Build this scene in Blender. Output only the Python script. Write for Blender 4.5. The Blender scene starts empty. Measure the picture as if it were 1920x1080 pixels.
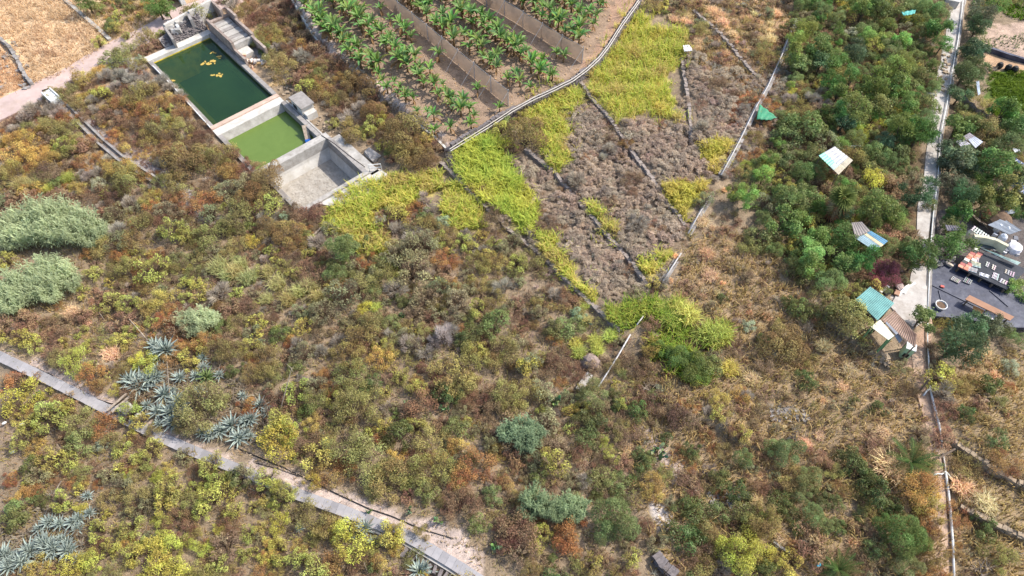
import bpy, math, random
import numpy as np
from mathutils import Vector, Matrix
R = math.radians
random.seed(7); RNG = np.random.default_rng(11)
scene = bpy.context.scene
COL = scene.collection

# ------------------------------------------------------------------ camera, sky, sun, exposure
PITCH = R(55); CAM_H = 45.0; FOC = 1280.0
cam_d = bpy.data.cameras.new('camera'); cam = bpy.data.objects.new('camera', cam_d); COL.objects.link(cam)
cam.location = (0, 0, CAM_H); cam.rotation_euler = (R(90) - PITCH, 0, 0)
cam_d.sensor_width = 36; cam_d.lens = 36 * FOC / 1920; cam_d.clip_start = 0.5; cam_d.clip_end = 3000
scene.camera = cam
SUN_AZ = R(16); SUN_EL = R(47)          # azimuth measured from +x towards +y
w = bpy.data.worlds.new('World'); scene.world = w; w.use_nodes = True
nt = w.node_tree; nt.nodes.clear()
sky = nt.nodes.new('ShaderNodeTexSky'); sky.sky_type = 'NISHITA'; sky.sun_disc = False
sky.sun_elevation = SUN_EL; sky.sun_rotation = R(90) - SUN_AZ
sky.dust_density = 2.0
bg = nt.nodes.new('ShaderNodeBackground'); bg.inputs['Strength'].default_value = 0.15
wo = nt.nodes.new('ShaderNodeOutputWorld')
nt.links.new(sky.outputs[0], bg.inputs[0]); nt.links.new(bg.outputs[0], wo.inputs[0])
sd = bpy.data.lights.new('sun', 'SUN'); sd.energy = 2.85; sd.angle = R(0.6); sd.color = (1, .95, .87)
so = bpy.data.objects.new('sun', sd); COL.objects.link(so)
sv = Vector((math.cos(SUN_EL) * math.cos(SUN_AZ), math.cos(SUN_EL) * math.sin(SUN_AZ), math.sin(SUN_EL)))
so.rotation_euler = sv.to_track_quat('Z', 'Y').to_euler(); so.location = sv * 120
scene.view_settings.view_transform = 'Standard'; scene.view_settings.look = 'None'
scene.view_settings.exposure = 1.02; scene.view_settings.gamma = 1; scene.view_settings.use_curve_mapping = False

# ------------------------------------------------------------------ helpers
def lin(c):
    c = np.asarray(c, float) / 255
    return np.where(c <= .04045, c / 12.92, ((c + .055) / 1.055) ** 2.4)
def flat_at(u, v, z):
    dx = (u - 960) / FOC; dy = -(v - 540) / FOC
    dz = -math.sin(PITCH) + dy * math.cos(PITCH); yy = math.cos(PITCH) + dy * math.sin(PITCH)
    t = (z - CAM_H) / dz
    return dx * t, yy * t
def proj(x, y, z):
    z = z - CAM_H
    d = y * math.cos(PITCH) - z * math.sin(PITCH); up = y * math.sin(PITCH) + z * math.cos(PITCH)
    return 960 + FOC * x / d, 540 - FOC * up / d
def ppm(v):                                  # photo pixels per metre at picture row v (on the ground)
    dy = -(v - 540) / FOC
    return FOC * (math.sin(PITCH) - dy * math.cos(PITCH)) / CAM_H
def inpoly(px, py, poly):
    px = np.asarray(px, float); py = np.asarray(py, float)
    inside = np.zeros(px.shape, bool); n = len(poly); j = n - 1
    for i in range(n):
        xi, yi = poly[i]; xj, yj = poly[j]
        c = ((yi > py) != (yj > py)) & (px < (xj - xi) * (py - yi) / ((yj - yi) if yj != yi else 1e-9) + xi)
        inside ^= c; j = i
    return inside
def sdist(px, py, line):                     # signed distance to a polyline (+ on its left) and the arc position
    px = np.asarray(px, float); py = np.asarray(py, float)
    best = np.full(px.shape, 1e9); sg = np.zeros(px.shape); ar = np.zeros(px.shape); s0 = 0
    n = len(line)
    for i in range(n - 1):
        ax, ay = line[i]; bx, by = line[i + 1]
        L = math.hypot(bx - ax, by - ay); ux, uy = (bx - ax) / L, (by - ay) / L
        t = (px - ax) * ux + (py - ay) * uy
        lo = -1e3 if i == 0 else 0; hi = 1e3 if i == n - 2 else L
        tc = np.clip(t, lo, hi)
        d = np.hypot(px - ax - ux * tc, py - ay - uy * tc)
        s = ux * (py - ay) - uy * (px - ax)
        m = d < best
        best = np.where(m, d, best); sg = np.where(m, np.sign(s), sg); ar = np.where(m, s0 + t, ar); s0 += L
    return best * sg, ar, s0
def sm(e0, e1, x):
    t = np.clip((x - e0) / (e1 - e0), 0, 1); return t * t * (3 - 2 * t)
_ph = np.random.default_rng(5).uniform(0, 6.28, (24, 2)); _an = np.random.default_rng(6).uniform(0, 6.28, 24)
def fnoise(x, y, scale, k=0):                # cheap smooth noise, about -1..1
    r = 0
    for i in range(6):
        a = _an[(i + k * 5) % 24]; f = (1 + .47 * i) / scale
        r = r + np.sin((x * math.cos(a) + y * math.sin(a)) * f + _ph[(i + k * 3) % 24, 0]
                       + 1.7 * np.sin((x * math.sin(a * 2) - y * math.cos(a * 2)) * f * .6 + _ph[(i + k) % 24, 1]))
    return r / 3.2
def fl(pts, z=0): return [flat_at(u, v, z) for u, v in pts]

# ------------------------------------------------------------------ the lie of the land
WALLS = [  # dry-stone terrace walls, picture pixels, uphill on the left
    ([(826, 306), (905, 385), (1010, 475), (1090, 556), (1160, 618)], .38),
    ([(985, 282), (1042, 327), (1085, 380), (1135, 440), (1175, 482), (1216, 540)], .38),
    ([(1088, 152), (1120, 200), (1172, 268), (1200, 310), (1247, 377), (1284, 424)], .38),
    ([(1278, 112), (1292, 200), (1294, 270), (1326, 316)], .3),
    ([(1300, 20), (1357, 74), (1422, 152)], .35)]
WALK_PX = [(-160, 590), (0, 668), (100, 716), (160, 746), (225, 780), (300, 819), (400, 861), (500, 901), (560, 927), (640, 956),
           (700, 979), (760, 1003), (800, 1026), (850, 1056), (900, 1089), (980, 1140), (1080, 1210)]
BAN1 = fl([(842, 281), (915, 236), (960, 207), (1000, 185), (1040, 167), (1075, 149), (1100, 130), (1122, 110), (1140, 87), (1165, 47), (1198, 0), (1260, -110)], .6)
BAN2 = fl([(480, -110), (548, 0), (587, 66), (630, 112), (700, 172), (770, 222), (838, 281)], .6)
STEPS = [(fl(p), h, 6.0) for p, h in WALLS]
WALK = fl(WALK_PX, .5)
PATH_R = fl([(1745, 720), (1742, 600), (1743, 470), (1757, 340), (1763, 250), (1784, 135), (1796, 72), (1806, 0), (1820, -110)], 0)
BANK = [(fl([(1500, 575), (1600, 645), (1722, 735)]), 1.0, 5), (fl([(1225, 760), (1330, 800), (1420, 850)]), .6, 4),
        (fl([(1785, 835), (1850, 880), (1950, 925)]), .7, 4), (fl([(1790, 950), (1860, 985), (1950, 1030)]), .7, 4)]
RA = R(-48); AX = (math.cos(RA), math.sin(RA)); BX = (-AX[1], AX[0])
def ab(a, b): return a * AX[0] + b * BX[0], a * AX[1] + b * BX[1]
def to_ab(x, y): return x * AX[0] + y * AX[1], x * BX[0] + y * BX[1]
def terrain(x, y):
    x = np.asarray(x, float); y = np.asarray(y, float)
    h = .16 * fnoise(x, y, 3.1) + .3 * fnoise(x, y, 9, 2)
    for line, st, fo in STEPS + BANK:
        d, s, L = sdist(x, y, line)
        e = sm(-.6, .8, s) * sm(L + .6, L - .8, s)
        h = h + st * e * sm(-.18, .18, d) * np.exp(-np.maximum(d, 0) / fo)
    d, s, L = sdist(x, y, WALK)
    h = h * sm(0, 2.2, np.abs(d)) + .36 * sm(-.75, -.3, d) * np.exp(-np.maximum(d - 2, 0) / 5)
    d1, _, _ = sdist(x, y, BAN1); d2, _, _ = sdist(x, y, BAN2)
    f = sm(-.2, .2, d1) * sm(-.2, .2, d2)
    h = h * (1 - f) + f * (1.0 + .06 * fnoise(x, y, 1.3, 4))
    a, b = to_ab(x, y)                       # level ground round the reservoirs
    q = np.maximum(np.maximum(-72 - a, a + 40.6), np.maximum(11.2 - b, b - 20.6))
    h = h * sm(0, 2.5, q)
    d, s, L = sdist(x, y, PATH_R)
    up = np.exp(-np.maximum(np.abs(d) - 2, 0) / 3) * sm(-2, 1, s)
    h = h * (1 - up) - .8 * sm(-.2, -.6, d) * sm(-1, 3, s) * (x < 90)
    return h
def axis(lo, hi, cell, far):
    mid = np.arange(lo, hi + cell / 2, cell); g = cell * np.cumsum(1.35 ** np.arange(1, 60)); g = g[g < far]
    return np.concatenate([lo - g[::-1], mid, hi + g])
CELL = .34; GX0, GX1, GY0, GY1 = -72, 72, 2, 84
gx = axis(GX0, GX1, CELL, 900); gy = axis(GY0, GY1, CELL, 900)
X, Y = np.meshgrid(gx, gy); Zt = terrain(X, Y)
Zt = Zt * (1 - sm(95, 160, np.hypot(X, Y - 40)))
_i0 = int(np.searchsorted(gx, GX0 - 1e-6)); _j0 = int(np.searchsorted(gy, GY0 - 1e-6)); _ni = int(round((GX1 - GX0) / CELL)); _nj = int(round((GY1 - GY0) / CELL))
_ZL = Zt.tolist()
def ground_at_xy(x, y):                      # height of the ground sheet itself (bilinear)
    fx = (x - GX0) / CELL; fy = (y - GY0) / CELL
    if not (0 <= fx < _ni - 1 and 0 <= fy < _nj - 1): return float(terrain(np.array([x]), np.array([y]))[0])
    i = int(fx); j = int(fy); fx -= i; fy -= j; i += _i0; j += _j0; r0 = _ZL[j]; r1 = _ZL[j + 1]
    return (r0[i] * (1 - fx) + r0[i + 1] * fx) * (1 - fy) + (r1[i] * (1 - fx) + r1[i + 1] * fx) * fy
def at(u, v, dz=0.0):                        # ground point (plus dz) seen at a picture pixel
    z = 0.0
    for i in range(14):
        x, y = flat_at(u, v, z + dz); z2 = ground_at_xy(x, y); z = z * .4 + z2 * .6
    return x, y, z2
def pz(u, v, z):                             # point seen at a pixel on the level z
    x, y = flat_at(u, v, z); return (x, y, z)

# ------------------------------------------------------------------ mesh helpers
class MB:
    def __init__(s): s.v = []; s.f = []
    def quad(s, *p):
        n = len(s.v); s.v += [tuple(q) for q in p]; s.f.append(tuple(range(n, n + len(p)))); return s
    def hexa(s, lo, hi):                     # lo, hi: four corners each, counter-clockwise
        n = len(s.v); s.v += [tuple(q) for q in lo] + [tuple(q) for q in hi]; k = len(lo)
        s.f.append(tuple(range(n + k - 1, n - 1, -1))); s.f.append(tuple(range(n + k, n + 2 * k)))
        for i in range(k):
            j = (i + 1) % k; s.f.append((n + i, n + j, n + k + j, n + k + i))
        return s
    def box(s, cx, cy, cz, lx, ly, lz, rz=0, tilt=0, jit=0):
        M = Matrix.Translation((cx, cy, cz)) @ Matrix.Rotation(rz, 4, 'Z') @ Matrix.Rotation(tilt, 4, 'X')
        P = []
        for z in (-1, 1):
            for x, y in ((-1, -1), (1, -1), (1, 1), (-1, 1)):
                p = Vector((x * lx / 2, y * ly / 2, z * lz / 2))
                if jit: p += Vector((random.uniform(-jit, jit), random.uniform(-jit, jit), random.uniform(-jit, jit)))
                P.append(M @ p)
        return s.hexa(P[:4], P[4:])
    def beam(s, p, q, wd, ht, up=(0, 0, 1)):
        p = Vector(p); q = Vector(q); d = (q - p).normalized(); sdv = d.cross(Vector(up))
        if sdv.length < 1e-4: sdv = d.cross(Vector((0, 1, 0)))
        sdv.normalize(); u = sdv.cross(d)
        a = sdv * wd / 2; b = u * ht / 2
        return s.hexa([p - a - b, p - a + b, p + a + b, p + a - b], [q - a - b, q - a + b, q + a + b, q + a - b])
    def prism(s, poly, z0, z1):
        return s.hexa([(x, y, z0) for x, y in poly], [(x, y, z1) for x, y in poly])
    def tube(s, pts, r, n=6, r2=None):
        pts = [Vector(p) for p in pts]; m = len(pts); base = len(s.v); r2 = r if r2 is None else r2
        for i, p in enumerate(pts):
            d = (pts[min(i + 1, m - 1)] - pts[max(i - 1, 0)]).normalized()
            a = d.cross(Vector((0, 0, 1)))
            if a.length < 1e-3: a = d.cross(Vector((0, 1, 0)))
            a.normalize(); b = a.cross(d); rr = r + (r2 - r) * i / max(m - 1, 1)
            for k in range(n):
                t = 6.2832 * k / n; s.v.append(tuple(p + a * rr * math.cos(t) + b * rr * math.sin(t)))
        for i in range(m - 1):
            for k in range(n):
                j = (k + 1) % n; s.f.append((base + i * n + k, base + i * n + j, base + (i + 1) * n + j, base + (i + 1) * n + k))
        s.f.append(tuple(base + k for k in range(n - 1, -1, -1))); s.f.append(tuple(base + (m - 1) * n + k for k in range(n)))
        return s
    def disc(s, c, rx, ry, h, n=14, rz=0):
        P = [(c[0] + rx * math.cos(t) * math.cos(rz) - ry * math.sin(t) * math.sin(rz),
              c[1] + rx * math.cos(t) * math.sin(rz) + ry * math.sin(t) * math.cos(rz)) for t in [6.2832 * i / n for i in range(n)]]
        return s.prism(P, c[2], c[2] + h)
    def lathe(s, c, prof, n=14):
        base = len(s.v)
        for r, z in prof:
            for k in range(n):
                t = 6.2832 * k / n; s.v.append((c[0] + r * math.cos(t), c[1] + r * math.sin(t), c[2] + z))
        for i in range(len(prof) - 1):
            for k in range(n):
                j = (k + 1) % n; s.f.append((base + i * n + k, base + i * n + j, base + (i + 1) * n + j, base + (i + 1) * n + k))
        return s
    def grid(s, A, B, C, D, nu, nv, fn=None):   # corners A-B along u, A-D along v; fn(u,v) -> lift in z
        A, B, C, D = map(Vector, (A, B, C, D)); base = len(s.v)
        for j in range(nv + 1):
            for i in range(nu + 1):
                u, v = i / nu, j / nv
                p = A * (1 - u) * (1 - v) + B * u * (1 - v) + C * u * v + D * (1 - u) * v
                if fn: p = p + Vector((0, 0, fn(u, v)))
                s.v.append(tuple(p))
        for j in range(nv):
            for i in range(nu):
                a = base + j * (nu + 1) + i; s.f.append((a, a + 1, a + nu + 2, a + nu + 1))
        return s
    def mesh(s, name, mat, origin=(0, 0, 0), smooth=False):
        me = bpy.data.meshes.new(name)
        o = Vector(origin)
        me.from_pydata([tuple(Vector(p) - o) for p in s.v], [], s.f); me.update()
        if mat: me.materials.append(mat)
        if smooth: me.polygons.foreach_set('use_smooth', [True] * len(me.polygons))
        return me
    def build(s, name, mat, parent=None, smooth=False, loc=None):
        o3 = loc if loc is not None else ((0, 0, 0) if parent is None else parent['_o'])
        me = s.mesh(name, mat, o3, smooth)
        return link(name, me, parent, loc)
def link(name, me, parent=None, loc=None):
    o = bpy.data.objects.new(name, me); COL.objects.link(o)
    if parent is not None:
        o.parent = parent
        if loc is not None: o.location = Vector(loc) - Vector(parent['_o'])
        if loc is not None: o['_o'] = tuple(loc)
        else: o['_o'] = tuple(parent['_o'])
    elif loc is not None: o.location = loc; o['_o'] = tuple(loc)
    else: o['_o'] = (0, 0, 0)
    return o
def tag(o, label, cat, group=None, kind=None):
    if label: o['label'] = label
    if cat: o['category'] = cat
    if group: o['group'] = group
    if kind: o['kind'] = kind
    return o
def thing(name, loc, label, cat, group=None):
    o = bpy.data.objects.new(name, None); COL.objects.link(o); o.location = loc; o['_o'] = tuple(loc)
    o.empty_display_size = .2
    return tag(o, label, cat, group)

# ------------------------------------------------------------------ materials
MATS = {}
def new_mat(name):
    m = bpy.data.materials.new(name); m.use_nodes = True; n = m.node_tree; n.nodes.clear()
    out = n.nodes.new('ShaderNodeOutputMaterial'); return m, n, out
def N(n, t, **kw):
    x = n.nodes.new(t)
    for k, v in kw.items():
        if k in x.inputs: x.inputs[k].default_value = v
        else: setattr(x, k, v)
    return x
def L(n, a, b): n.links.new(a, b)
def mat(name, c1, c2=None, scale=3.0, rough=.85, bump=.0, spec=.3, metal=0, dirt=None, dscale=.8, damt=.5, objcol=False):
    """two noise-mixed base colours (sRGB 0-255), optional stains of a third colour"""
    if name in MATS: return MATS[name]
    m, n, out = new_mat(name)
    b = N(n, 'ShaderNodeBsdfPrincipled', Roughness=rough, Metallic=metal); b.inputs['Specular IOR Level'].default_value = spec
    tc = N(n, 'ShaderNodeTexCoord')
    no = N(n, 'ShaderNodeTexNoise', Scale=scale, Detail=6.0, Roughness=.65); L(n, tc.outputs['Object'], no.inputs['Vector'])
    rp = N(n, 'ShaderNodeValToRGB'); rp.color_ramp.elements[0].position = .32; rp.color_ramp.elements[1].position = .68
    c2 = c2 or tuple(.75 * x for x in c1)
    rp.color_ramp.elements[0].color = (*lin(c2), 1); rp.color_ramp.elements[1].color = (*lin(c1), 1)
    L(n, no.outputs['Fac'], rp.inputs[0]); col = rp.outputs[0]
    if dirt:
        n2 = N(n, 'ShaderNodeTexNoise', Scale=dscale, Detail=8.0, Roughness=.7); L(n, tc.outputs['Object'], n2.inputs['Vector'])
        r2 = N(n, 'ShaderNodeValToRGB'); r2.color_ramp.elements[0].position = .48; r2.color_ramp.elements[1].position = .68
        r2.color_ramp.elements[1].color = (damt, damt, damt, 1); r2.color_ramp.elements[0].color = (0, 0, 0, 1)
        L(n, n2.outputs['Fac'], r2.inputs[0])
        mx = N(n, 'ShaderNodeMixRGB'); mx.inputs[2].default_value = (*lin(dirt), 1)
        L(n, r2.outputs[0], mx.inputs[0]); L(n, col, mx.inputs[1]); col = mx.outputs[0]
    if objcol:
        oi = N(n, 'ShaderNodeObjectInfo'); mm = N(n, 'ShaderNodeMixRGB', blend_type='MULTIPLY'); mm.inputs[0].default_value = 1
        L(n, col, mm.inputs[1]); L(n, oi.outputs['Color'], mm.inputs[2]); col = mm.outputs[0]
    L(n, col, b.inputs['Base Color'])
    if bump:
        bp = N(n, 'ShaderNodeBump', Strength=bump, Distance=.05)
        n3 = N(n, 'ShaderNodeTexNoise', Scale=scale * 4, Detail=6.0); L(n, tc.outputs['Object'], n3.inputs['Vector'])
        L(n, n3.outputs['Fac'], bp.inputs['Height']); L(n, bp.outputs[0], b.inputs['Normal'])
    L(n, b.outputs[0], out.inputs[0]); MATS[name] = m; return m

def leaf_mat(name, translucency=.42, twig=(122, 104, 88), gloss=.0, tint_attr=False, hue=.03):
    """foliage: the colour is the object's own colour, varied leaf by leaf (attribute Var: r leaf, g clump, b twig)"""
    m, n, out = new_mat(name)
    at_ = N(n, 'ShaderNodeAttribute', attribute_name='Var')
    sp = N(n, 'ShaderNodeSeparateColor'); L(n, at_.outputs['Color'], sp.inputs[0])
    if tint_attr:
        oi = N(n, 'ShaderNodeAttribute', attribute_name='Tint')
    else: oi = N(n, 'ShaderNodeObjectInfo')
    hs = N(n, 'ShaderNodeHueSaturation')
    h = N(n, 'ShaderNodeMapRange'); h.inputs['To Min'].default_value = .5 - hue; h.inputs['To Max'].default_value = .5 + hue
    v = N(n, 'ShaderNodeMapRange'); v.inputs['To Min'].default_value = .84; v.inputs['To Max'].default_value = 1.18
    L(n, sp.outputs[1], h.inputs[0]); L(n, sp.outputs[0], v.inputs[0])
    v2 = N(n, 'ShaderNodeMapRange'); v2.inputs['To Min'].default_value = .64; v2.inputs['To Max'].default_value = 1.28
    L(n, sp.outputs[1], v2.inputs[0])
    vm = N(n, 'ShaderNodeMath', operation='MULTIPLY'); L(n, v.outputs[0], vm.inputs[0]); L(n, v2.outputs[0], vm.inputs[1])
    L(n, h.outputs[0], hs.inputs['Hue']); L(n, vm.outputs[0], hs.inputs['Value']); L(n, oi.outputs['Color'], hs.inputs['Color'])
    mx = N(n, 'ShaderNodeMixRGB'); mx.inputs[2].default_value = (*lin(twig), 1)
    L(n, sp.outputs[2], mx.inputs[0]); L(n, hs.outputs[0], mx.inputs[1])
    d = N(n, 'ShaderNodeBsdfDiffuse'); t = N(n, 'ShaderNodeBsdfTranslucent')
    L(n, mx.outputs[0], d.inputs[0]); L(n, mx.outputs[0], t.inputs[0])
    ms = N(n, 'ShaderNodeMixShader'); ms.inputs[0].default_value = translucency
    L(n, d.outputs[0], ms.inputs[1]); L(n, t.outputs[0], ms.inputs[2]); res = ms.outputs[0]
    if gloss:
        g = N(n, 'ShaderNodeBsdfGlossy', Roughness=.45); g.inputs[0].default_value = (1, 1, 1, 1)
        m2 = N(n, 'ShaderNodeMixShader'); m2.inputs[0].default_value = gloss
        L(n, res, m2.inputs[1]); L(n, g.outputs[0], m2.inputs[2]); res = m2.outputs[0]
    L(n, res, out.inputs[0]); MATS[name] = m; return m
LEAF = leaf_mat('foliage'); LEAFG = leaf_mat('glossy_foliage', .33, gloss=.012); TWIGM = leaf_mat('dry_twigs', .3, hue=.012, twig=(128, 112, 98))
LITTER = leaf_mat('undergrowth_foliage', .42, tint_attr=True)
PLAIN = mat('painted', (255, 255, 255), (225, 225, 225), 6, .6, objcol=True)
BARK = mat('bark', (120, 104, 88), (84, 70, 58), 6, .95, .3)
CONC = mat('pale_concrete', (180, 175, 167), (150, 145, 137), 2.2, .9, .15, dirt=(118, 110, 100), dscale=.9, damt=.6)
CONCW = mat('white_concrete', (200, 196, 188), (176, 171, 163), 1.4, .9, .1, dirt=(150, 140, 122), dscale=.8, damt=.55)
CONCG = mat('grey_concrete', (158, 152, 146), (126, 120, 114), 2.0, .92, .2, dirt=(92, 84, 76), dscale=1.1, damt=.6)
STONE = mat('field_stone', (156, 144, 134), (126, 114, 106), 5, .95, .3, dirt=(150, 140, 128), dscale=2, damt=.5)
STONED = mat('dark_field_stone', (124, 116, 114), (86, 80, 80), 6, .95, .3, dirt=(128, 120, 114), dscale=2, damt=.5)
PIPE = mat('pale_pipe', (190, 182, 172), (158, 150, 140), 4, .6)
PIPEG = mat('grey_pipe', (190, 186, 184), (150, 146, 142), 4, .6)
HOSE = mat('black_hose', (44, 42, 42), (30, 28, 28), 4, .7)
WOOD = mat('weathered_wood', (176, 160, 140), (130, 114, 98), 5, .9)
WHITE = mat('white_paint', (216, 216, 212), (190, 190, 186), 3, .6)
# ------------------------------------------------------------------ ground colours by area (picture-pixel outlines of real patches of soil)
Z = lambda s: [tuple(float(c) for c in p.split(',')) for p in s.split()]
BANANA = Z('480,-110 548,0 587,66 630,112 700,172 770,222 838,281 915,236 960,207 1000,185 1040,167 1075,149 1100,130 1122,110 1140,87 1165,47 1198,0 1260,-110')
ROAD_L = [(-160, 268), (0, 206), (60, 178), (120, 148), (170, 120), (210, 98), (260, 74), (300, 52), (335, 30), (385, 12), (440, -4), (560, -60)]
THATCH = [Z(s) for s in ('1175,25 1210,15 1225,55 1290,60 1285,110 1275,130 1255,135 1250,170 1265,195 1280,232 1255,222 1225,215 1190,220 1160,235 1140,215 1115,175 1100,155 1115,125 1160,80', '1020,180 1060,158 1092,168 1065,215 1060,240 1068,312 1045,328 1010,285 1020,255 1000,230 970,236 985,210', '845,290 890,268 930,250 950,280 960,325 1005,385 1010,425 985,442 950,412 905,372 870,335', '830,348 870,342 905,388 915,432 850,432 830,402', '615,390 670,350 740,330 830,325 825,352 800,372 775,397 720,388 700,397 700,432 735,462 735,487 700,482 650,452 615,432', '1000,438 1045,433 1060,492 1095,532 1120,562 1105,572 1060,532 1020,482', '1090,378 1115,378 1140,412 1165,462 1140,442', '1195,498 1250,463 1260,478 1215,528', '1240,353 1330,343 1320,368 1290,388 1290,418 1245,378', '1300,278 1370,263 1365,288 1335,328', '1135,573 1200,562 1290,577 1300,612 1290,642 1250,642 1210,602 1185,622 1140,602')]
GROUNDZ = [  # (outline, colour)
    (Z('-300,-200 480,-200 480,140 300,120 160,190 -300,330'), (174, 146, 116)),
    (Z('-300,-200 130,-200 205,75 120,150 -300,310'), (208, 180, 144)),
    (Z('-300,40 0,75 30,100 62,150 40,170 -300,310'), (196, 164, 128)),
    (Z('500,130 480,100 500,95 520,125 530,150 515,160'), (208, 176, 130)),
    (Z('205,118 262,108 262,142 235,142 200,130'), (178, 172, 166)),
    (BANANA, (146, 124, 104)),
    (Z('548,0 587,66 630,112 700,172 770,222 838,281 850,274 790,224 720,168 640,98 600,50 580,0'), (190, 170, 156)),
    (Z('1090,125 1130,70 1150,0 1198,0 1165,47 1140,87 1100,130'), (160, 130, 108)),
    (Z('850,300 1085,155 1290,100 1420,150 1380,270 1290,440 1215,540 1150,600 1000,470'), (128, 112, 94)),
    (Z('1250,0 1480,0 1470,100 1410,190 1290,100'), (164, 136, 108)),
    (Z('1300,450 1480,480 1540,600 1720,720 1770,1080 1250,1080 1200,700'), (146, 126, 100)),
    (Z('1780,700 2300,640 2300,1300 1790,1300'), (150, 130, 102)),
    (Z('1385,150 1420,150 1405,220 1360,310 1350,290'), (150, 100, 72)),
    (Z('0,655 100,690 160,720 250,765 330,815 470,870 560,905 700,955 800,985 890,1030 900,1090 880,1080 800,1030 640,958 500,902 400,862 300,820 160,746 0,668'), (174, 156, 144)),
    (Z('470,860 560,890 720,950 850,990 910,1040 900,1085 760,1000 600,940 480,895'), (180, 162, 150)),
    (Z('1810,60 1920,40 1920,20 2200,0 2200,130 1840,95'), (176, 152, 134)),
    (Z('1830,95 2000,130 2000,170 1850,140'), (180, 148, 118)),
    (Z('1855,130 2000,140 2000,250 1850,225'), (88, 104, 48)),
    (Z('1745,400 2000,400 2000,600 1870,622 1742,590'), (104, 96, 92)),
    (Z('1670,560 1735,470 1738,600 1700,600'), (196, 188, 180)),
    (Z('1690,650 1740,600 1745,720 1765,850 1785,1080 1765,1080 1745,850 1718,730'), (176, 146, 124)),
    (Z('1212,938 1240,940 1256,975 1248,1000 1222,990'), (196, 186, 178)),
    (Z('1190,780 1260,840 1320,930 1300,935 1230,860'), (170, 152, 140)),
    (Z('290,300 235,270 130,200 120,215 230,305 350,380 420,440 440,430'), (160, 150, 146)),
    (Z('0,345 60,360 70,395 0,400'), (150, 122, 104)),
    (Z('170,540 330,600 290,680 200,600'), (126, 112, 98)),
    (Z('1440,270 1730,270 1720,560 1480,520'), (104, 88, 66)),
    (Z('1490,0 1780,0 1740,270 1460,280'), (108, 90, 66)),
] + [(t_, (168, 154, 96)) for t_ in THATCH] + [
    (Z('-200,700 120,760 60,860 -200,840'), (138, 120, 102)),
]
def ground_colour(x, y, z):
    u, v = proj(x, y, z)
    u = u + 9 * fnoise(x, y, .9, 1); v = v + 7 * fnoise(y, x, .8, 3)
    c = np.zeros(x.shape + (3,)); c[:] = lin((138, 121, 100))
    o_ = sm(-.2, .5, fnoise(x, y, 2.3, 2) + .5 * fnoise(y, x, .8, 5)) * sm(30, 130, np.maximum(np.maximum(-u, u - 1920), np.maximum(-v, v - 1080)))
    c = c * (1 - o_[:, None]) + lin((96, 94, 54)) * o_[:, None]
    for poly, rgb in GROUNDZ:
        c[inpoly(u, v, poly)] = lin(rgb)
    return c
nx, ny = len(gx), len(gy)
idx = np.arange(nx * ny).reshape(ny, nx)
quads = np.stack([idx[:-1, :-1], idx[:-1, 1:], idx[1:, 1:], idx[1:, :-1]], -1).reshape(-1, 4)
va, vb = to_ab(X.ravel(), Y.ravel())
# openings in the sheet for the three basins: inner rectangles in (a,b)
B1 = (-69.9, -56.5, 12.4, 18.9); B2 = (-55.0, -48.5, 12.4, 18.9); B3 = (-47.7, -41.7, 12.9, 19.4)
hole = np.zeros(nx * ny, bool)
for a0, a1, b0, b1 in (B1, B2, B3):
    hole |= (va > a0 - .05) & (va < a1 + .05) & (vb > b0 - .05) & (vb < b1 + .05)
quads = quads[~hole[quads].any(1)]
def np_mesh(name, verts, faces, mt, n=4, attrs=None, smooth=False):
    me = bpy.data.meshes.new(name); nv, nf = len(verts), len(faces)
    me.vertices.add(nv); me.vertices.foreach_set('co', np.asarray(verts, np.float32).ravel())
    me.loops.add(nf * n); me.loops.foreach_set('vertex_index', np.asarray(faces, np.int32).ravel())
    me.polygons.add(nf); me.polygons.foreach_set('loop_start', np.arange(0, nf * n, n, dtype=np.int32))
    if smooth: me.polygons.foreach_set('use_smooth', np.ones(nf, bool))
    me.update(calc_edges=True)
    for k, a in (attrs or {}).items():
        at_ = me.attributes.new(k, 'FLOAT_COLOR', 'POINT')
        a4 = np.ones((nv, 4), np.float32); a4[:, :3] = a; at_.data.foreach_set('color', a4.ravel())
    me.materials.append(mt); return me
m, n, out = new_mat('soil')
bs = N(n, 'ShaderNodeBsdfPrincipled', Roughness=.95); bs.inputs['Specular IOR Level'].default_value = .15
ga = N(n, 'ShaderNodeAttribute', attribute_name='Soil'); tc = N(n, 'ShaderNodeTexCoord')
n1 = N(n, 'ShaderNodeTexNoise', Scale=1.1, Detail=9.0, Roughness=.72); L(n, tc.outputs['Object'], n1.inputs['Vector'])
n2 = N(n, 'ShaderNodeTexNoise', Scale=9.0, Detail=6.0, Roughness=.75); L(n, tc.outputs['Object'], n2.inputs['Vector'])
mr = N(n, 'ShaderNodeMapRange'); mr.inputs['From Min'].default_value = .3; mr.inputs['From Max'].default_value = .7
mr.inputs['To Min'].default_value = .62; mr.inputs['To Max'].default_value = 1.3; L(n, n1.outputs['Fac'], mr.inputs[0])
mr2 = N(n, 'ShaderNodeMapRange'); mr2.inputs['From Min'].default_value = .3; mr2.inputs['From Max'].default_value = .7
mr2.inputs['To Min'].default_value = .6; mr2.inputs['To Max'].default_value = 1.35; L(n, n2.outputs['Fac'], mr2.inputs[0])
mm = N(n, 'ShaderNodeMath', operation='MULTIPLY'); L(n, mr.outputs[0], mm.inputs[0]); L(n, mr2.outputs[0], mm.inputs[1])
hs = N(n, 'ShaderNodeHueSaturation'); L(n, ga.outputs['Color'], hs.inputs['Color']); L(n, mm.outputs[0], hs.inputs['Value'])
L(n, hs.outputs[0], bs.inputs['Base Color'])
bp = N(n, 'ShaderNodeBump', Strength=.6, Distance=.12); L(n, n2.outputs['Fac'], bp.inputs['Height']); L(n, bp.outputs[0], bs.inputs['Normal'])
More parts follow.
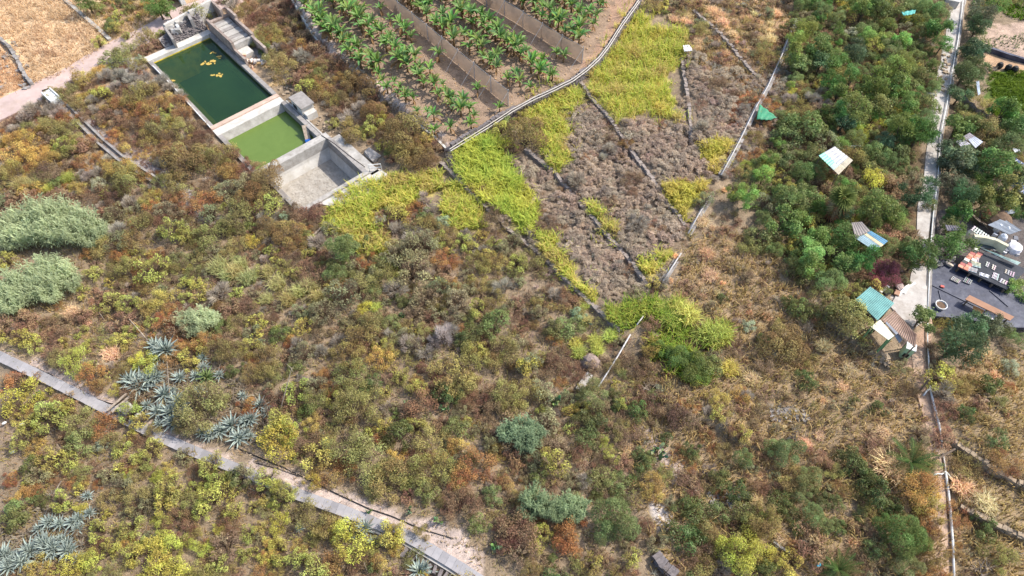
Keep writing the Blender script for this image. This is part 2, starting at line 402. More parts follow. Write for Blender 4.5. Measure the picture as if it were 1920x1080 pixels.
L(n, bs.outputs[0], out.inputs[0])
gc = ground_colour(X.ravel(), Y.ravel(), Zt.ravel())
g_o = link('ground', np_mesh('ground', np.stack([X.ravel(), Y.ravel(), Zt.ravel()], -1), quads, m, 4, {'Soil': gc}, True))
tag(g_o, None, None, kind='structure')

# ------------------------------------------------------------------ road, paths
def strip(name, px, w0, lift, mt, dz=0, seg=1.2, wj=0, prof=None, w_list=None):
    pts = [Vector(at(u, v)) for u, v in px]; P = []; W = []
    for i in range(len(pts) - 1):
        n = max(1, int((pts[i + 1] - pts[i]).length / seg))
        for k in range(n):
            P.append(pts[i].lerp(pts[i + 1], k / n)); W.append(w0 if not w_list else w_list[i] + (w_list[i + 1] - w_list[i]) * k / n)
    P.append(pts[-1]); W.append(w0 if not w_list else w_list[-1])
    b = MB(); rows = []
    for i, p in enumerate(P):
        d = (P[min(i + 1, len(P) - 1)] - P[max(i - 1, 0)]); d.z = 0; d.normalize(); s = Vector((-d.y, d.x, 0))
        row = []
        for t in (-1, -.5, 0, .5, 1):
            q = p + s * (t * W[i] / 2 + (random.uniform(-wj, wj) if abs(t) == 1 else 0))
            zs = max(ground_at_xy(q.x, q.y), p.z - .25); row.append((q.x, q.y, min(zs, p.z + .3)))
        rows.append(row)
    for r in rows:
        zz = sum(c[2] for c in r) / 5
        for c in r: b.v.append((c[0], c[1], .25 * c[2] + .75 * zz + lift))
        for c in (r[-1], r[0]): b.v.append((c[0], c[1], zz - .5))
    k = 7
    for i in range(len(rows) - 1):
        a = i * k
        for j in range(4): b.f.append((a + j, a + k + j, a + k + j + 1, a + j + 1))
        b.f.append((a + 4, a + k + 4, a + k + 5, a + 5)); b.f.append((a, a + 6, a + k + 6, a + k))
    return b.build(name, mt)
ROADM = mat('pink_concrete', (188, 166, 157), (168, 147, 139), 1.2, .92, .12, dirt=(160, 140, 124), dscale=.5, damt=.7)
road = strip('road', ROAD_L, 3.1, .10, ROADM, wj=.06); tag(road, None, None, kind='structure')
PATHM = mat('worn_path_concrete', (190, 184, 176), (160, 153, 146), 1.3, .92, .15, dirt=(140, 128, 116), dscale=.9, damt=.7)
PATH_C = [(1800, -60), (1796, 0), (1791, 40), (1787, 75), (1779, 110), (1772, 150), (1764, 196), (1752, 250), (1749, 290), (1742, 335), (1736, 390), (1731, 440), (1729, 500), (1722, 545), (1712, 590)]
path = strip('path', PATH_C, 1.3, .07, PATHM, wj=.12, w_list=[1.6, 1.6, 1.45, 1.35, 1.5, 1.6, 1.55, 1.3, 1.25, 1.1, 1.2, .95, 1.1, 1.5, 2.0])
tag(path, None, None, kind='structure')
yard = MB(); yp = [at(u, v) for u, v in Z('1683,548 1700,535 1722,520 1736,540 1735,600 1712,618 1690,600 1668,575')]
zy = max(p[2] for p in yp) + .085
yard.hexa([(p[0], p[1], zy - .5) for p in yp[::-1]], [(p[0], p[1], zy) for p in yp[::-1]])
tag(yard.build('yard_pavement', PATHM), None, None, kind='structure')
apron = MB(); ap = [at(u, v) for u, v in Z('204,119 262,106 264,140 240,143')]; za = max(p[2] for p in ap) + .03
apron.hexa([(p[0], p[1], za - .4) for p in ap[::-1]], [(p[0], p[1], za) for p in ap[::-1]])
tag(apron.build('pavement', CONC), None, None, kind='structure')
DIRTM = mat('trodden_earth', (186, 160, 138), (150, 124, 104), 2.2, .95, .3)
dp = strip('dirt_path', [(1716, 655), (1722, 700), (1733, 740), (1745, 790), (1752, 840), (1760, 900), (1766, 960), (1773, 1020), (1780, 1090), (1795, 1180)], .75, .03, DIRTM, wj=.15)
tag(dp, None, None, kind='structure')

# road kerb stones along the upper side
# ------------------------------------------------------------------ the three irrigation basins
def rect_ab(b, a0, a1, b0, b1, z0, z1):
    b.prism([ab(a0, b0), ab(a1, b0), ab(a1, b1), ab(a0, b1)], z0, z1)
RIM = .38
POOL = [('irrigation_basin', B1, -2.4, 'large concrete irrigation basin filled with dark green water'),
        ('irrigation_basin', B2, -2.4, 'middle concrete basin filled with opaque bright green water'),
        ('irrigation_basin', B3, -2.05, 'emptied concrete basin with cracked grey mud on its floor')]
BG = 'concrete irrigation basins in a row'
T = .42
roots = []
for nm, (a0, a1, b0, b1), zf, lab in POOL:
    c = ab((a0 + a1) / 2, (b0 + b1) / 2); roots.append(thing(nm, (c[0], c[1], 0), lab, 'basin', BG))
r1, r2, r3 = roots
def wall(root, name, a0, a1, b0, b1, z1, mt, z0=-2.6):
    b = MB(); rect_ab(b, a0, a1, b0, b1, z0, z1); return b.build(name, mt, root)
# first basin
wall(r1, 'wall', B1[0] - .9, B1[0], B1[2] - T, B1[3] + T, RIM, CONCW)
wall(r1, 'wall', B1[0], B1[1], B1[3], B1[3] + T, RIM + .05, CONCG)
wall(r1, 'wall', B1[0], B1[1], B1[2] - T, B1[2], RIM - .04, CONCG)
wall(r1, 'wall', B1[1], B1[1] + .5, B1[2] - T, B1[3] + T, RIM + .02, mat('pink_render', (196, 170, 152), (170, 146, 130), 2, .9, .1, dirt=(140, 120, 104)))
b = MB(); rect_ab(b, B1[0], B1[1], B1[2], B1[3], -2.6, zf := -2.4); b.build('floor', mat('dark_silt', (52, 58, 40), (36, 42, 30), 1, .95), r1)
ALG = mat('yellow_algae', (176, 150, 40), (120, 112, 36), 1.3, .95, .1, dirt=(70, 80, 36), dscale=1.2, damt=.9)
b = MB()                                     # algae-covered sloping footings under the water
P = lambda a, bb, z: (*ab(a, bb), z)
b.hexa([P(B1[0], B1[2], -2.3), P(B1[0] + 1.5, B1[2], -2.3), P(B1[0] + 1.5, B1[3], -2.3), P(B1[0], B1[3], -2.3)],
       [P(B1[0] + .003, B1[2], .02), P(B1[0] + .35, B1[2], -.2), P(B1[0] + .35, B1[3], -.2), P(B1[0] + .003, B1[3], .02)])
b.hexa([P(B1[0], B1[2], -2.35), P(B1[1], B1[2], -2.35), P(B1[1], B1[2] + 1.2, -2.35), P(B1[0], B1[2] + 1.2, -2.35)],
       [P(B1[0], B1[2] + .003, .02), P(B1[1], B1[2] + .003, .02), P(B1[1], B1[2] + .25, -.2), P(B1[0], B1[2] + .25, -.2)])
b.build('footing', ALG, r1)
m, n, out = new_mat('dark_green_water')
d = N(n, 'ShaderNodeBsdfDiffuse'); d.inputs[0].default_value = (*lin((44, 74, 44)), 1)
tcw = N(n, 'ShaderNodeTexCoord'); nw = N(n, 'ShaderNodeTexNoise', Scale=.35, Detail=4.0); L(n, tcw.outputs['Object'], nw.inputs['Vector'])
rw = N(n, 'ShaderNodeValToRGB'); rw.color_ramp.elements[0].color = (*lin((28, 56, 36)), 1); rw.color_ramp.elements[1].color = (*lin((50, 82, 48)), 1)
L(n, nw.outputs['Fac'], rw.inputs[0]); L(n, rw.outputs[0], d.inputs[0])
tr = N(n, 'ShaderNodeBsdfTransparent'); tr.inputs[0].default_value = (.62, .68, .32, 1)
m1 = N(n, 'ShaderNodeMixShader'); m1.inputs[0].default_value = .42; L(n, d.outputs[0], m1.inputs[1]); L(n, tr.outputs[0], m1.inputs[2])
gl = N(n, 'ShaderNodeBsdfGlossy', Roughness=.06); fr = N(n, 'ShaderNodeFresnel', IOR=1.33)
bw = N(n, 'ShaderNodeBump', Strength=.08, Distance=.02); nb = N(n, 'ShaderNodeTexNoise', Scale=5.0, Detail=3.0); L(n, tcw.outputs['Object'], nb.inputs['Vector'])
L(n, nb.outputs['Fac'], bw.inputs['Height']); L(n, bw.outputs[0], gl.inputs['Normal'])
m2 = N(n, 'ShaderNodeMixShader'); L(n, fr.outputs[0], m2.inputs[0]); L(n, m1.outputs[0], m2.inputs[1]); L(n, gl.outputs[0], m2.inputs[2])
L(n, m2.outputs[0], out.inputs[0])
b = MB(); b.quad(P(B1[0], B1[2], -.04), P(B1[1], B1[2], -.04), P(B1[1], B1[3], -.04), P(B1[0], B1[3], -.04))
tag(b.build('water', m), None, None, kind='structure')
# second basin: two-stepped bank towards the first
wall(r2, 'wall', B1[1] + .503, B2[0], B2[2] - T, B2[3] + T, RIM - .10, CONCW)
b = MB(); b.hexa([P(B2[0], B2[2], -2.5), P(B2[0] + .9, B2[2], -2.5), P(B2[0] + .9, B2[3], -2.5), P(B2[0], B2[3], -2.5)],
                 [P(B2[0] + .003, B2[2] + .002, RIM - .16), P(B2[0] + .34, B2[2] + .002, -.6), P(B2[0] + .34, B2[3] - .002, -.6), P(B2[0] + .003, B2[3] - .002, RIM - .16)])
b.build('footing', CONC, r2)
wall(r2, 'wall', B2[0], B2[1], B2[3], B2[3] + T, RIM + .04, CONCG)
wall(r2, 'wall', B2[0], B2[1], B2[2] - T, B2[2], RIM - .12, CONCG)
wall(r2, 'wall', B2[1], B3[0], B2[2] - T, B3[3] + T, RIM, CONC)
b = MB(); rect_ab(b, *[B2[0], B2[1], B2[2], B2[3]], -2.6, -2.4); b.build('floor', MATS['dark_silt'], r2)
m, n, out = new_mat('algae_green_water')
bs = N(n, 'ShaderNodeBsdfPrincipled', Roughness=.25); bs.inputs['Specular IOR Level'].default_value = .35
tcw = N(n, 'ShaderNodeTexCoord'); nw = N(n, 'ShaderNodeTexNoise', Scale=.7, Detail=9.0, Roughness=.7, Distortion=1.2); L(n, tcw.outputs['Object'], nw.inputs['Vector'])
rw = N(n, 'ShaderNodeValToRGB'); rw.color_ramp.elements[0].color = (*lin((84, 104, 44)), 1); rw.color_ramp.elements[1].color = (*lin((102, 122, 58)), 1)
L(n, nw.outputs['Fac'], rw.inputs[0]); L(n, rw.outputs[0], bs.inputs['Base Color']); L(n, bs.outputs[0], out.inputs[0])
b = MB(); b.quad(P(B2[0], B2[2], -.5), P(B2[1], B2[2], -.5), P(B2[1], B2[3], -.5), P(B2[0], B2[3], -.5))
tag(b.build('water', m), None, None, kind='structure')
STAIN = mat('waterline_stain', (96, 92, 62), (66, 66, 44), 2, .9, dirt=(120, 112, 84))
b = MB(); rect_ab(b, B2[0] + .36, B2[1] - .005, B2[3] - .006, B2[3] + .05, -.52, -.3); b.build('waterline_stain', STAIN, r2)
b = MB(); rect_ab(b, B1[0] + .3, B1[1] - .005, B1[3] - .006, B1[3] + .05, -.06, .1); b.build('waterline_stain', STAIN, r1)
# third basin, drained
wall(r3, 'wall', B3[0], B3[1], B3[3], B3[3] + T, RIM + .02, CONCG)
wall(r3, 'wall', B3[0], B3[1] + T, B3[2] - T, B3[2], RIM - .1, CONCG)
wall(r3, 'wall', B3[1], B3[1] + T, B3[2], B3[3] + T, RIM + .06, CONC)
b = MB(); b.hexa([P(B3[0], B3[2], -2.2), P(B3[0] + .6, B3[2], -2.2), P(B3[0] + .6, B3[3], -2.2), P(B3[0], B3[3], -2.2)],
                 [P(B3[0] + .003, B3[2] + .002, -.7), P(B3[0] + .06, B3[2] + .002, -1.0), P(B3[0] + .06, B3[3] - .002, -1.0), P(B3[0] + .003, B3[3] - .002, -.7)])
b.hexa([P(B3[0], B3[3] - .5, -2.2), P(B3[1], B3[3] - .5, -2.2), P(B3[1], B3[3], -2.2), P(B3[0], B3[3], -2.2)],
       [P(B3[0], B3[3] - .05, -1.0), P(B3[1], B3[3] - .05, -1.0), P(B3[1], B3[3] - .002, -.7), P(B3[0], B3[3] - .002, -.7)])
b.build('footing', CONCW, r3)
b = MB(); rect_ab(b, *[B3[0], B3[1], B3[2], B3[3]], -2.4, -1.78)
b.build('floor', mat('cracked_mud', (176, 168, 156), (138, 130, 118), 3, .95, .3, dirt=(120, 104, 84), dscale=.6), r3)
# curled flakes of dried mud on the floor
fv, ff = [], []; rg = np.random.default_rng(3)
for i in range(5200):
    a = rg.uniform(B3[0] + .3, B3[1] - .05); bb = rg.uniform(B3[2] + .05, B3[3] - .4); x, y = ab(a, bb); s = rg.uniform(.05, .13); t = rg.uniform(0, 6.28)
    e = [rg.uniform(.0, .045) for _ in range(4)]
    k = len(fv)
    for q in range(4):
        fv.append((x + s * math.cos(t + q * 1.571) * rg.uniform(.7, 1.2), y + s * math.sin(t + q * 1.571) * rg.uniform(.7, 1.2), -1.775 + e[q]))
    ff.append((k, k + 1, k + 2, k + 3))
fo = link('mud_flakes', np_mesh('mud_flakes', fv, ff, mat('mud_flake', (178, 171, 160), (150, 142, 130), 1.2, .95)))
tag(fo, 'curled flakes of pale dried mud across the drained basin floor', 'mud', kind='stuff')
# ------------------------------------------------------------------ plant shapes (unit radius; foliage colour comes from each object's own colour)
def nrm(a): return a / np.maximum(np.linalg.norm(a, axis=-1, keepdims=True), 1e-9)
def leaf_quads(pos, nor, ln, wd, rg, along=None, bend=.0):
    """diamond leaves: one quad each"""
    n = len(pos); r = rg.normal(size=(n, 3)) if along is None else along + rg.normal(size=(n, 3)) * .35
    t = nrm(r - nor * (r * nor).sum(-1, keepdims=True)); s = np.cross(nor, t)
    ln = np.broadcast_to(ln, (n,))[:, None]; wd = np.broadcast_to(wd, (n,))[:, None]
    v = np.stack([pos - t * ln * .5, pos + s * wd * .5 + nor * bend * ln, pos + t * ln * .5, pos - s * wd * .5 + nor * bend * ln], 1)
    return v
def blob_points(n, C, Rr, rg, thick=.25, zmin=0.02):
    """points near the outer skin of a union of ellipsoid clumps"""
    out_p, out_n, out_k = [], [], []; need = n
    wgt = Rr ** 2; wgt = wgt / wgt.sum()
    for _ in range(12):
        m = int(need * 2.2) + 50
        k = rg.choice(len(C), m, p=wgt); d = nrm(rg.normal(size=(m, 3))); d[:, 2] = np.where(d[:, 2] < -.35, -d[:, 2], d[:, 2])
        p = C[k] + d * (Rr[k] * (1 - thick * rg.random(m) ** 1.6))[:, None]
        dist = np.linalg.norm(p[:, None, :] - C[None], axis=-1) / Rr[None]
        dist[np.arange(m), k] = 9
        ok = (dist.min(1) > .86) & (p[:, 2] > zmin)
        out_p.append(p[ok]); out_n.append(d[ok]); out_k.append(k[ok]); need -= ok.sum()
        if need <= 0: break
    return np.concatenate(out_p)[:n], np.concatenate(out_n)[:n], np.concatenate(out_k)[:n]
def dome_clumps(K, rg, flat=1.0, rlo=.26, rhi=.44, spread=.68):
    a = rg.uniform(0, 6.28, K); q = np.sqrt(rg.random(K)) * spread
    C = np.stack([q * np.cos(a), q * np.sin(a), (np.sqrt(np.maximum(1 - q ** 2, 0)) * rg.uniform(.35, .92, K)) * flat], -1)
    return C, rg.uniform(rlo, rhi, K)
def twig_tris(P0, P1, w, rg):
    d = P1 - P0; s = nrm(np.cross(d, rg.normal(size=d.shape))) * np.asarray(w).reshape(-1, 1)
    return np.stack([P0 - s, P0 + s, P1 + s * .25, P1 - s * .25], 1)
def pack(name, parts, mt):                   # parts: (verts[n,4,3], leafvar[n], clumpvar[n], twig 0/1)
    V = np.concatenate([p[0] for p in parts]).reshape(-1, 3)
    A = np.concatenate([np.stack([np.broadcast_to(p[1], len(p[0])), np.broadcast_to(p[2], len(p[0])), np.full(len(p[0]), float(p[3]))], -1) for p in parts])
    F = np.arange(len(V)).reshape(-1, 4)
    me = np_mesh(name, V, F, mt, 4, {'Var': np.repeat(A, 4, 0)}); RAW[me.name] = (V.reshape(-1, 4, 3), A); return me
RAW = {}
def shrub_mesh(name, seed, n=1700, leaf=.085, wd=.5, K=11, flat=1.0, twigs=60, rlo=.26, rhi=.44, spread=.68, up=.35, mt=None, thick=.3, zmin=.02):
    rg = np.random.default_rng(seed); C, Rr = dome_clumps(K, rg, flat, rlo, rhi, spread)
    p, d, k = blob_points(n, C, Rr, rg, thick, zmin); m = len(p)
    nor = nrm(d * .7 + rg.normal(size=(m, 3)) * .55 + np.array([0, 0, up]))
    ln = leaf * rg.uniform(.7, 1.4, m)
    q = leaf_quads(p, nor, ln, ln * wd, rg, bend=.06)
    cl = rg.random(K)
    parts = [(q, rg.random(m), np.clip(cl[k] * .75 + .25 * rg.random(m), 0, 1), 0)]
    if twigs:
        i = rg.choice(m, twigs); b0 = rg.normal(size=(twigs, 3)) * .08; b0[:, 2] = 0
        parts.append((twig_tris(b0, p[i] * 1.04, .012, rg), rg.random(twigs), rg.random(twigs), 1))
    return pack(name, parts, mt or LEAF)
def airy_mesh(name, seed, n=1000, leaf=.10, wd=.38, K=16):
    rg = np.random.default_rng(seed); C, Rr = dome_clumps(K, rg, 1.05, .16, .34, .82)
    p, d, k = blob_points(n, C, Rr, rg, .6); m = len(p)
    nor = nrm(d * .4 + rg.normal(size=(m, 3)) * .8 + np.array([0, 0, .3])); ln = leaf * rg.uniform(.6, 1.5, m)
    cl = rg.random(K); parts = [(leaf_quads(p, nor, ln, ln * wd, rg, along=d * .6 + np.array([0, 0, .5]), bend=.05), rg.random(m), np.clip(cl[k] * .7 + .3 * rg.random(m), 0, 1), 0)]
    t = 260; i = rg.choice(m, t); b0 = rg.normal(size=(t, 3)) * .07; b0[:, 2] = 0
    mid = p[i] * rg.uniform(.3, .6, (t, 1)) + np.array([0, 0, .08])
    parts.append((twig_tris(b0[:90], mid[:90], .016, rg), rg.random(90), rg.random(90), 1))
    parts.append((twig_tris(mid, p[i] * 1.03, .011, rg), rg.random(t), rg.random(t), 1))
    return pack(name, parts, LEAF)
def twig_mesh(name, seed, n=900, K=10):
    rg = np.random.default_rng(seed); C, Rr = dome_clumps(K, rg, .95, .25, .42, .66)
    p, d, k = blob_points(n, C, Rr, rg, .45); m = len(p); cl = rg.random(K)
    P0 = C[k] * .75 + (p - C[k]) * rg.uniform(.1, .75, (m, 1)); P1 = p + rg.normal(size=(m, 3)) * .05
    q = twig_tris(P0, P1, .014, rg); b0 = rg.normal(size=(70, 3)) * .06; b0[:, 2] = 0
    i = rg.choice(m, 70)
    return pack(name, [(q, rg.random(m), np.clip(.7 * cl[k] + .3 * rg.random(m), 0, 1), 0), (twig_tris(b0, P0[i], .018, rg), rg.random(70), rg.random(70), 1)], TWIGM)
def cauli_mesh(name, seed, K=24, per=66):    # dry succulent shrub: many tight knobs of short sticks
    rg = np.random.default_rng(seed); C, Rr = dome_clumps(K, rg, .8, .14, .26, .9)
    p, d, k = blob_points(K * per, C, Rr, rg, .5); m = len(p); cl = rg.random(K)
    P0 = C[k] + (p - C[k]) * .35; q = twig_tris(P0, p + d * rg.uniform(.02, .13, (m, 1)), .016, rg)
    nor = nrm(d * .6 + rg.normal(size=(m, 3)) * .6 + np.array([0, 0, .4])); ln = .09 * rg.uniform(.5, 1.3, m)
    q2 = leaf_quads(p + d * .03, nor, ln, ln * .5, rg)
    cv = np.clip(.7 * cl[k] + .3 * rg.random(m), 0, 1)
    return pack(name, [(q, rg.random(m), cv, 0), (q2, rg.random(m), cv, 0)], TWIGM)
def blades(base, h, w, lean, rg, seg=2):
    """tapering bent grass blades -> quads"""
    n = len(base); a = rg.uniform(0, 6.28, n); dirv = np.stack([np.cos(a), np.sin(a), np.zeros(n)], -1)
    l = lean[:, None] if np.ndim(lean) == 1 else lean
    dd = nrm(dirv + 1e-6); s = np.stack([-dirv[:, 1], dirv[:, 0], np.zeros(n)], -1) * w[:, None]
    h = h[:, None]; up = np.array([0, 0, 1.])
    m = base + dd * l * h * .3 + up * h * .62; t = base + dd * l * h * .95 + up * h * (1.02 - .35 * l)
    q1 = np.stack([base - s, base + s, m + s * .75, m - s * .75], 1); q2 = np.stack([m - s * .75, m + s * .75, t + s * .1, t - s * .1], 1)
    return q1, q2
def tuft_mesh(name, seed, n=420, hh=1.0, w=.022):
    rg = np.random.default_rng(seed); a = rg.uniform(0, 6.28, n); r = np.sqrt(rg.random(n)) * .62
    base = np.stack([r * np.cos(a), r * np.sin(a), np.zeros(n)], -1)
    h = hh * rg.uniform(.55, 1.1, n) * (1.1 - .5 * r); q1, q2 = blades(base, h, w * rg.uniform(.6, 1.4, n), rg.uniform(.15, .9, n), rg)
    v = rg.random(n); g = rg.random(n); return pack(name, [(q1, v, g, 0), (q2, v, g, 0)], LEAF)
def feather_mesh(name, seed, n=2600):        # feathery crown of fine drooping sprays
    rg = np.random.default_rng(seed); C, Rr = dome_clumps(14, rg, 1.0, .25, .42, .72)
    p, d, k = blob_points(n, C, Rr, rg, .4); m = len(p); cl = rg.random(14)
    al = nrm(d + np.array([0, 0, .25])); nor = nrm(rg.normal(size=(m, 3)))
    ln = .15 * rg.uniform(.6, 1.4, m); q = leaf_quads(p, nor, ln, ln * .16, rg, along=al)
    return pack(name, [(q, rg.random(m), np.clip(.7 * cl[k] + .3 * rg.random(m), 0, 1), 0)], LEAF)
def crown_mesh(name, seed, n=2600, leaf=.12, wd=.45, K=15, zc=1.12, mt=None, style=0):
    """tree crown: ragged clumps of uneven size round a centre at height zc"""
    rg = np.random.default_rng(seed); a = rg.uniform(0, 6.28, K); z = rg.uniform(-.45, .75, K); q = np.sqrt(rg.random(K)) * .88 * np.sqrt(np.maximum(1 - z ** 2, .1))
    C = np.stack([q * np.cos(a) * rg.uniform(.75, 1.1), q * np.sin(a), z * rg.uniform(.8, 1.1) + zc], -1); Rr = rg.uniform(.14, .44, K)
    p, d, k = blob_points(n, C, Rr, rg, .75); m = len(p); e = rg.random(m) < .16
    p = p + d * (e * rg.uniform(0, .2, m))[:, None]
    ln = leaf * rg.uniform(.55, 1.45, m); cl = rg.random(K)
    if style == 0: nor = nrm(d * .5 + rg.normal(size=(m, 3)) * .65 + np.array([0, 0, .35])); q_ = leaf_quads(p, nor, ln, ln * wd, rg, bend=.08)
    else: nor = nrm(rg.normal(size=(m, 3))); q_ = leaf_quads(p, nor, ln * 1.5, ln * .3, rg, along=d * .7 + np.array([0, 0, -.25 if style == 2 else .4]))
    return pack(name, [(q_, rg.random(m), np.clip(.75 * cl[k] + .25 * rg.random(m), 0, 1), 0)], mt or LEAFG), C
def trunk_mesh(name, seed, C, zc=1.12):
    rg = random.Random(seed); b = MB(); top = Vector((rg.uniform(-.08, .08), rg.uniform(-.08, .08), zc - .55))
    b.tube([(0, 0, -.1), (top.x * .4, top.y * .4, (zc - .55) * .5), top], .085, 6, .06)
    for c in C[:7]:
        e = Vector(c); mdl = top.lerp(e, .5) + Vector((0, 0, -.06)); b.tube([top, mdl, e], .045, 4, .012)
    return b.mesh(name, BARK)

def fine_mesh(name, seed, n=2500):           # loose low shrub: ragged clumps, stray sprays and pale twigs
    rg = np.random.default_rng(seed); K = int(rg.integers(11, 20)); C, Rr = dome_clumps(K, rg, rg.uniform(.75, 1.05), .15, .42, .9)
    p, d, k = blob_points(n, C, Rr, rg, .75); m = len(p); e = rg.random(m) < .2
    p = p + d * (e * rg.uniform(0, .16, m))[:, None] + np.array([0, 0, 1.]) * (e * rg.uniform(0, .1, m))[:, None]
    nor = nrm(d * .45 + rg.normal(size=(m, 3)) * .75 + np.array([0, 0, .35])); ln = .07 * rg.uniform(.5, 1.6, m)
    cl = rg.random(K); t = 150; i = rg.choice(m, t); b0 = rg.normal(size=(t, 3)) * .1; b0[:, 2] = 0; mid = p[i] * .55
    return pack(name, [(leaf_quads(p, nor, ln, ln * .42, rg, along=d * .5 + np.array([0, 0, .6]), bend=.05), rg.random(m), np.clip(.7 * cl[k] + .3 * rg.random(m), 0, 1), 0),
                       (twig_tris(mid, p[i] + d[i] * rg.uniform(.02, .12, (t, 1)), .011, rg), rg.random(t), rg.random(t), 1)], LEAF)
FINE = [fine_mesh('fine_foliage', 100 + i) for i in range(9)]
BIG = [shrub_mesh('dense_foliage', 140 + i, n=3000, leaf=.062, K=15, rlo=.24, rhi=.4, spread=.74) for i in range(4)]
AIRY = [airy_mesh('open_foliage', 200 + i) for i in range(8)]
LEAFY = [shrub_mesh('broad_foliage', 300 + i, n=1500, leaf=.105, wd=.42, K=16, twigs=60, mt=LEAFG, thick=.7, rlo=.16, rhi=.42, spread=.85) for i in range(7)]
TWIG = [twig_mesh('dry_twigs', 400 + i) for i in range(5)]
CAULI = [cauli_mesh('knobby_twigs', 500 + i) for i in range(6)]
TUFT = [tuft_mesh('grass_blades', 600 + i) for i in range(4)]
FEATH = [feather_mesh('feathery_foliage', 700 + i) for i in range(3)]
CROWN = []; TRUNK = []
for i in range(12):
    cm, C_ = crown_mesh('crown', 800 + i, n=3000 if i % 3 else 2300, leaf=(.15, .11, .095)[i % 3], wd=(.42, .45, .5)[i % 3], K=(13, 18, 24)[(i // 2) % 3], style=(0, 0, 1, 0, 2)[i % 5]); CROWN.append(cm); TRUNK.append(trunk_mesh('trunk', 800 + i, C_))

# kinds: mesh family, base colour, height factor, words for the label, category, group
KIND = {
 'ol': (FINE, (150, 138, 78), 1.08, 'olive rounded shrub', 'shrub', 'olive_shrub'),
 'oy': (FINE, (180, 150, 76), 1.0, 'golden yellow shrub', 'shrub', 'golden_shrub'),
 'or': (FINE, (164, 120, 70), .9, 'orange leaved shrub', 'shrub', 'orange_shrub'),
 'ru': (FINE, (134, 104, 80), .85, 'rust brown shrub', 'shrub', 'rust_shrub'),
 'br': (AIRY, (154, 124, 94), .8, 'dry brown shrub', 'shrub', 'brown_shrub'),
 'bo': (BIG, (134, 114, 68), 1.0, 'brownish olive bush', 'bush', 'dense_bush'),
 'yg': (AIRY, (176, 170, 76), 1.1, 'open yellowish shrub', 'shrub', 'open_shrub'),
 'yl': (FINE, (178, 172, 62), 1.1, 'bright yellowish bush', 'bush', 'bright_bush'),
 'li': (TUFT, (176, 176, 74), .9, 'lime green tussock', 'grass tussock', 'grass_tussock'),
 'lt': (TUFT, (166, 158, 96), 1.0, 'tall pale tussock', 'grass tussock', 'tall_grass_tussock'),
 'gg': (AIRY, (146, 140, 100), 1.05, 'greyish wispy shrub', 'shrub', 'wispy_shrub'),
 'gr': (LEAFY, (116, 122, 62), 1.0, 'green leafy bush', 'bush', 'leafy_bush'),
 'dg': (LEAFY, (90, 98, 48), 1.0, 'dark leafy bush', 'bush', 'dark_bush'),
 'pa': (LEAFY, (154, 162, 126), .9, 'pale bluish bush', 'bush', 'pale_bush'),
 'gy': (TWIG, (160, 148, 132), .85, 'leafless grey shrub', 'shrub', 'twiggy_shrub'),
 'si': (TWIG, (158, 150, 142), .95, 'silvery dead shrub', 'shrub', 'dead_shrub'),
 'gb': (CAULI, (172, 153, 131), .72, 'dry knobby shrub', 'shrub', 'knobby_shrub'),
 'tn': (TUFT, (202, 172, 130), .7, 'straw coloured tussock', 'grass tussock', 'straw_tussock'),
 'tf': (FEATH, (114, 130, 64), 1.05, 'bright feathery bush', 'bush', 'feathery_bush'),
 'fg': (FEATH, (128, 140, 84), 1.05, 'greyish feathery bush', 'bush', 'soft_bush'),
 'bg': (FINE, (150, 88, 98), 1.0, 'pink bougainvillea bush', 'bush', 'bougainvillea'),
 'tr': (CROWN, (100, 122, 54), 1, 'broadleaf green tree', 'tree', 'broadleaf_tree'),
 'td': (CROWN, (94, 110, 72), 1, 'dark bluish tree', 'tree', 'dark_tree'),
 'tl': (CROWN, (120, 144, 60), 1, 'bright green tree', 'tree', 'bright_tree'),
 'to': (CROWN, (124, 124, 66), 1, 'olive leaved tree', 'tree', 'olive_leaved_tree'),
}
PLANTS = []                                  # every plant placed: object, kind, picture place, size -> labels are given at the end
GAIN = 1.36
def jit_col(rgb, k=.12):
    c = lin(rgb) * GAIN; c = c * .86 + .14 * float(c @ np.array([.3, .6, .1])); f = 1 + random.uniform(-k, k) * 1.3
    return (c[0] * f * (1 + random.uniform(-k, k)), c[1] * f * (1 + random.uniform(-k * .5, k * .5)), c[2] * f * (1 + random.uniform(-k, k) * .5), 1)
OCC = []                                     # (x, y, r) taken by plants already placed
def plant(u, v, rp, kind, col=None, hz=None, xyz=None):
    fam, rgb, hf, words, cat, nm = KIND[kind]
    tree = fam is CROWN
    if xyz is None:
        r = rp / ppm(v) * (1.08 if tree else 1.04 if kind in ('dg', 'fg', 'gr', 'tf') else 1.26)
        x, y, z = at(u, v, (1.05 if tree else .45 * hf) * r)
    else: x, y, z = xyz; r = rp
    i = random.randrange(len(fam)); hz = (hf if hz is None else hz) * random.uniform(.9, 1.12)
    sc = (r * random.uniform(.93, 1.1), r * random.uniform(.93, 1.1), r * hz)
    rot = random.uniform(0, 6.28); c = jit_col(col or rgb, .2 if tree else .05 if kind in ('gb', 'gy', 'si') else .12)
    nm = KIND[kind][5]
    if tree:
        o = thing(nm, (x, y, z), None, cat); o.rotation_euler.z = rot; o.scale = sc
        cr = bpy.data.objects.new('crown', fam[i]); COL.objects.link(cr); cr.parent = o; cr.color = c
        tk = bpy.data.objects.new('trunk', TRUNK[i]); COL.objects.link(tk); tk.parent = o
    else:
        o = bpy.data.objects.new(nm, fam[i]); COL.objects.link(o); o.location = (x, y, z - .03); sc = (sc[0], sc[1], sc[2] * (1.22 if xyz is None else 1)); o.rotation_euler.z = rot; o.scale = sc; o.color = c
        o['category'] = cat
    uu, vv = proj(x, y, z + (1.05 if tree else .45) * r)
    PLANTS.append([o, kind, uu, vv, r, x, y]); OCC.append((x, y, r))
    return o
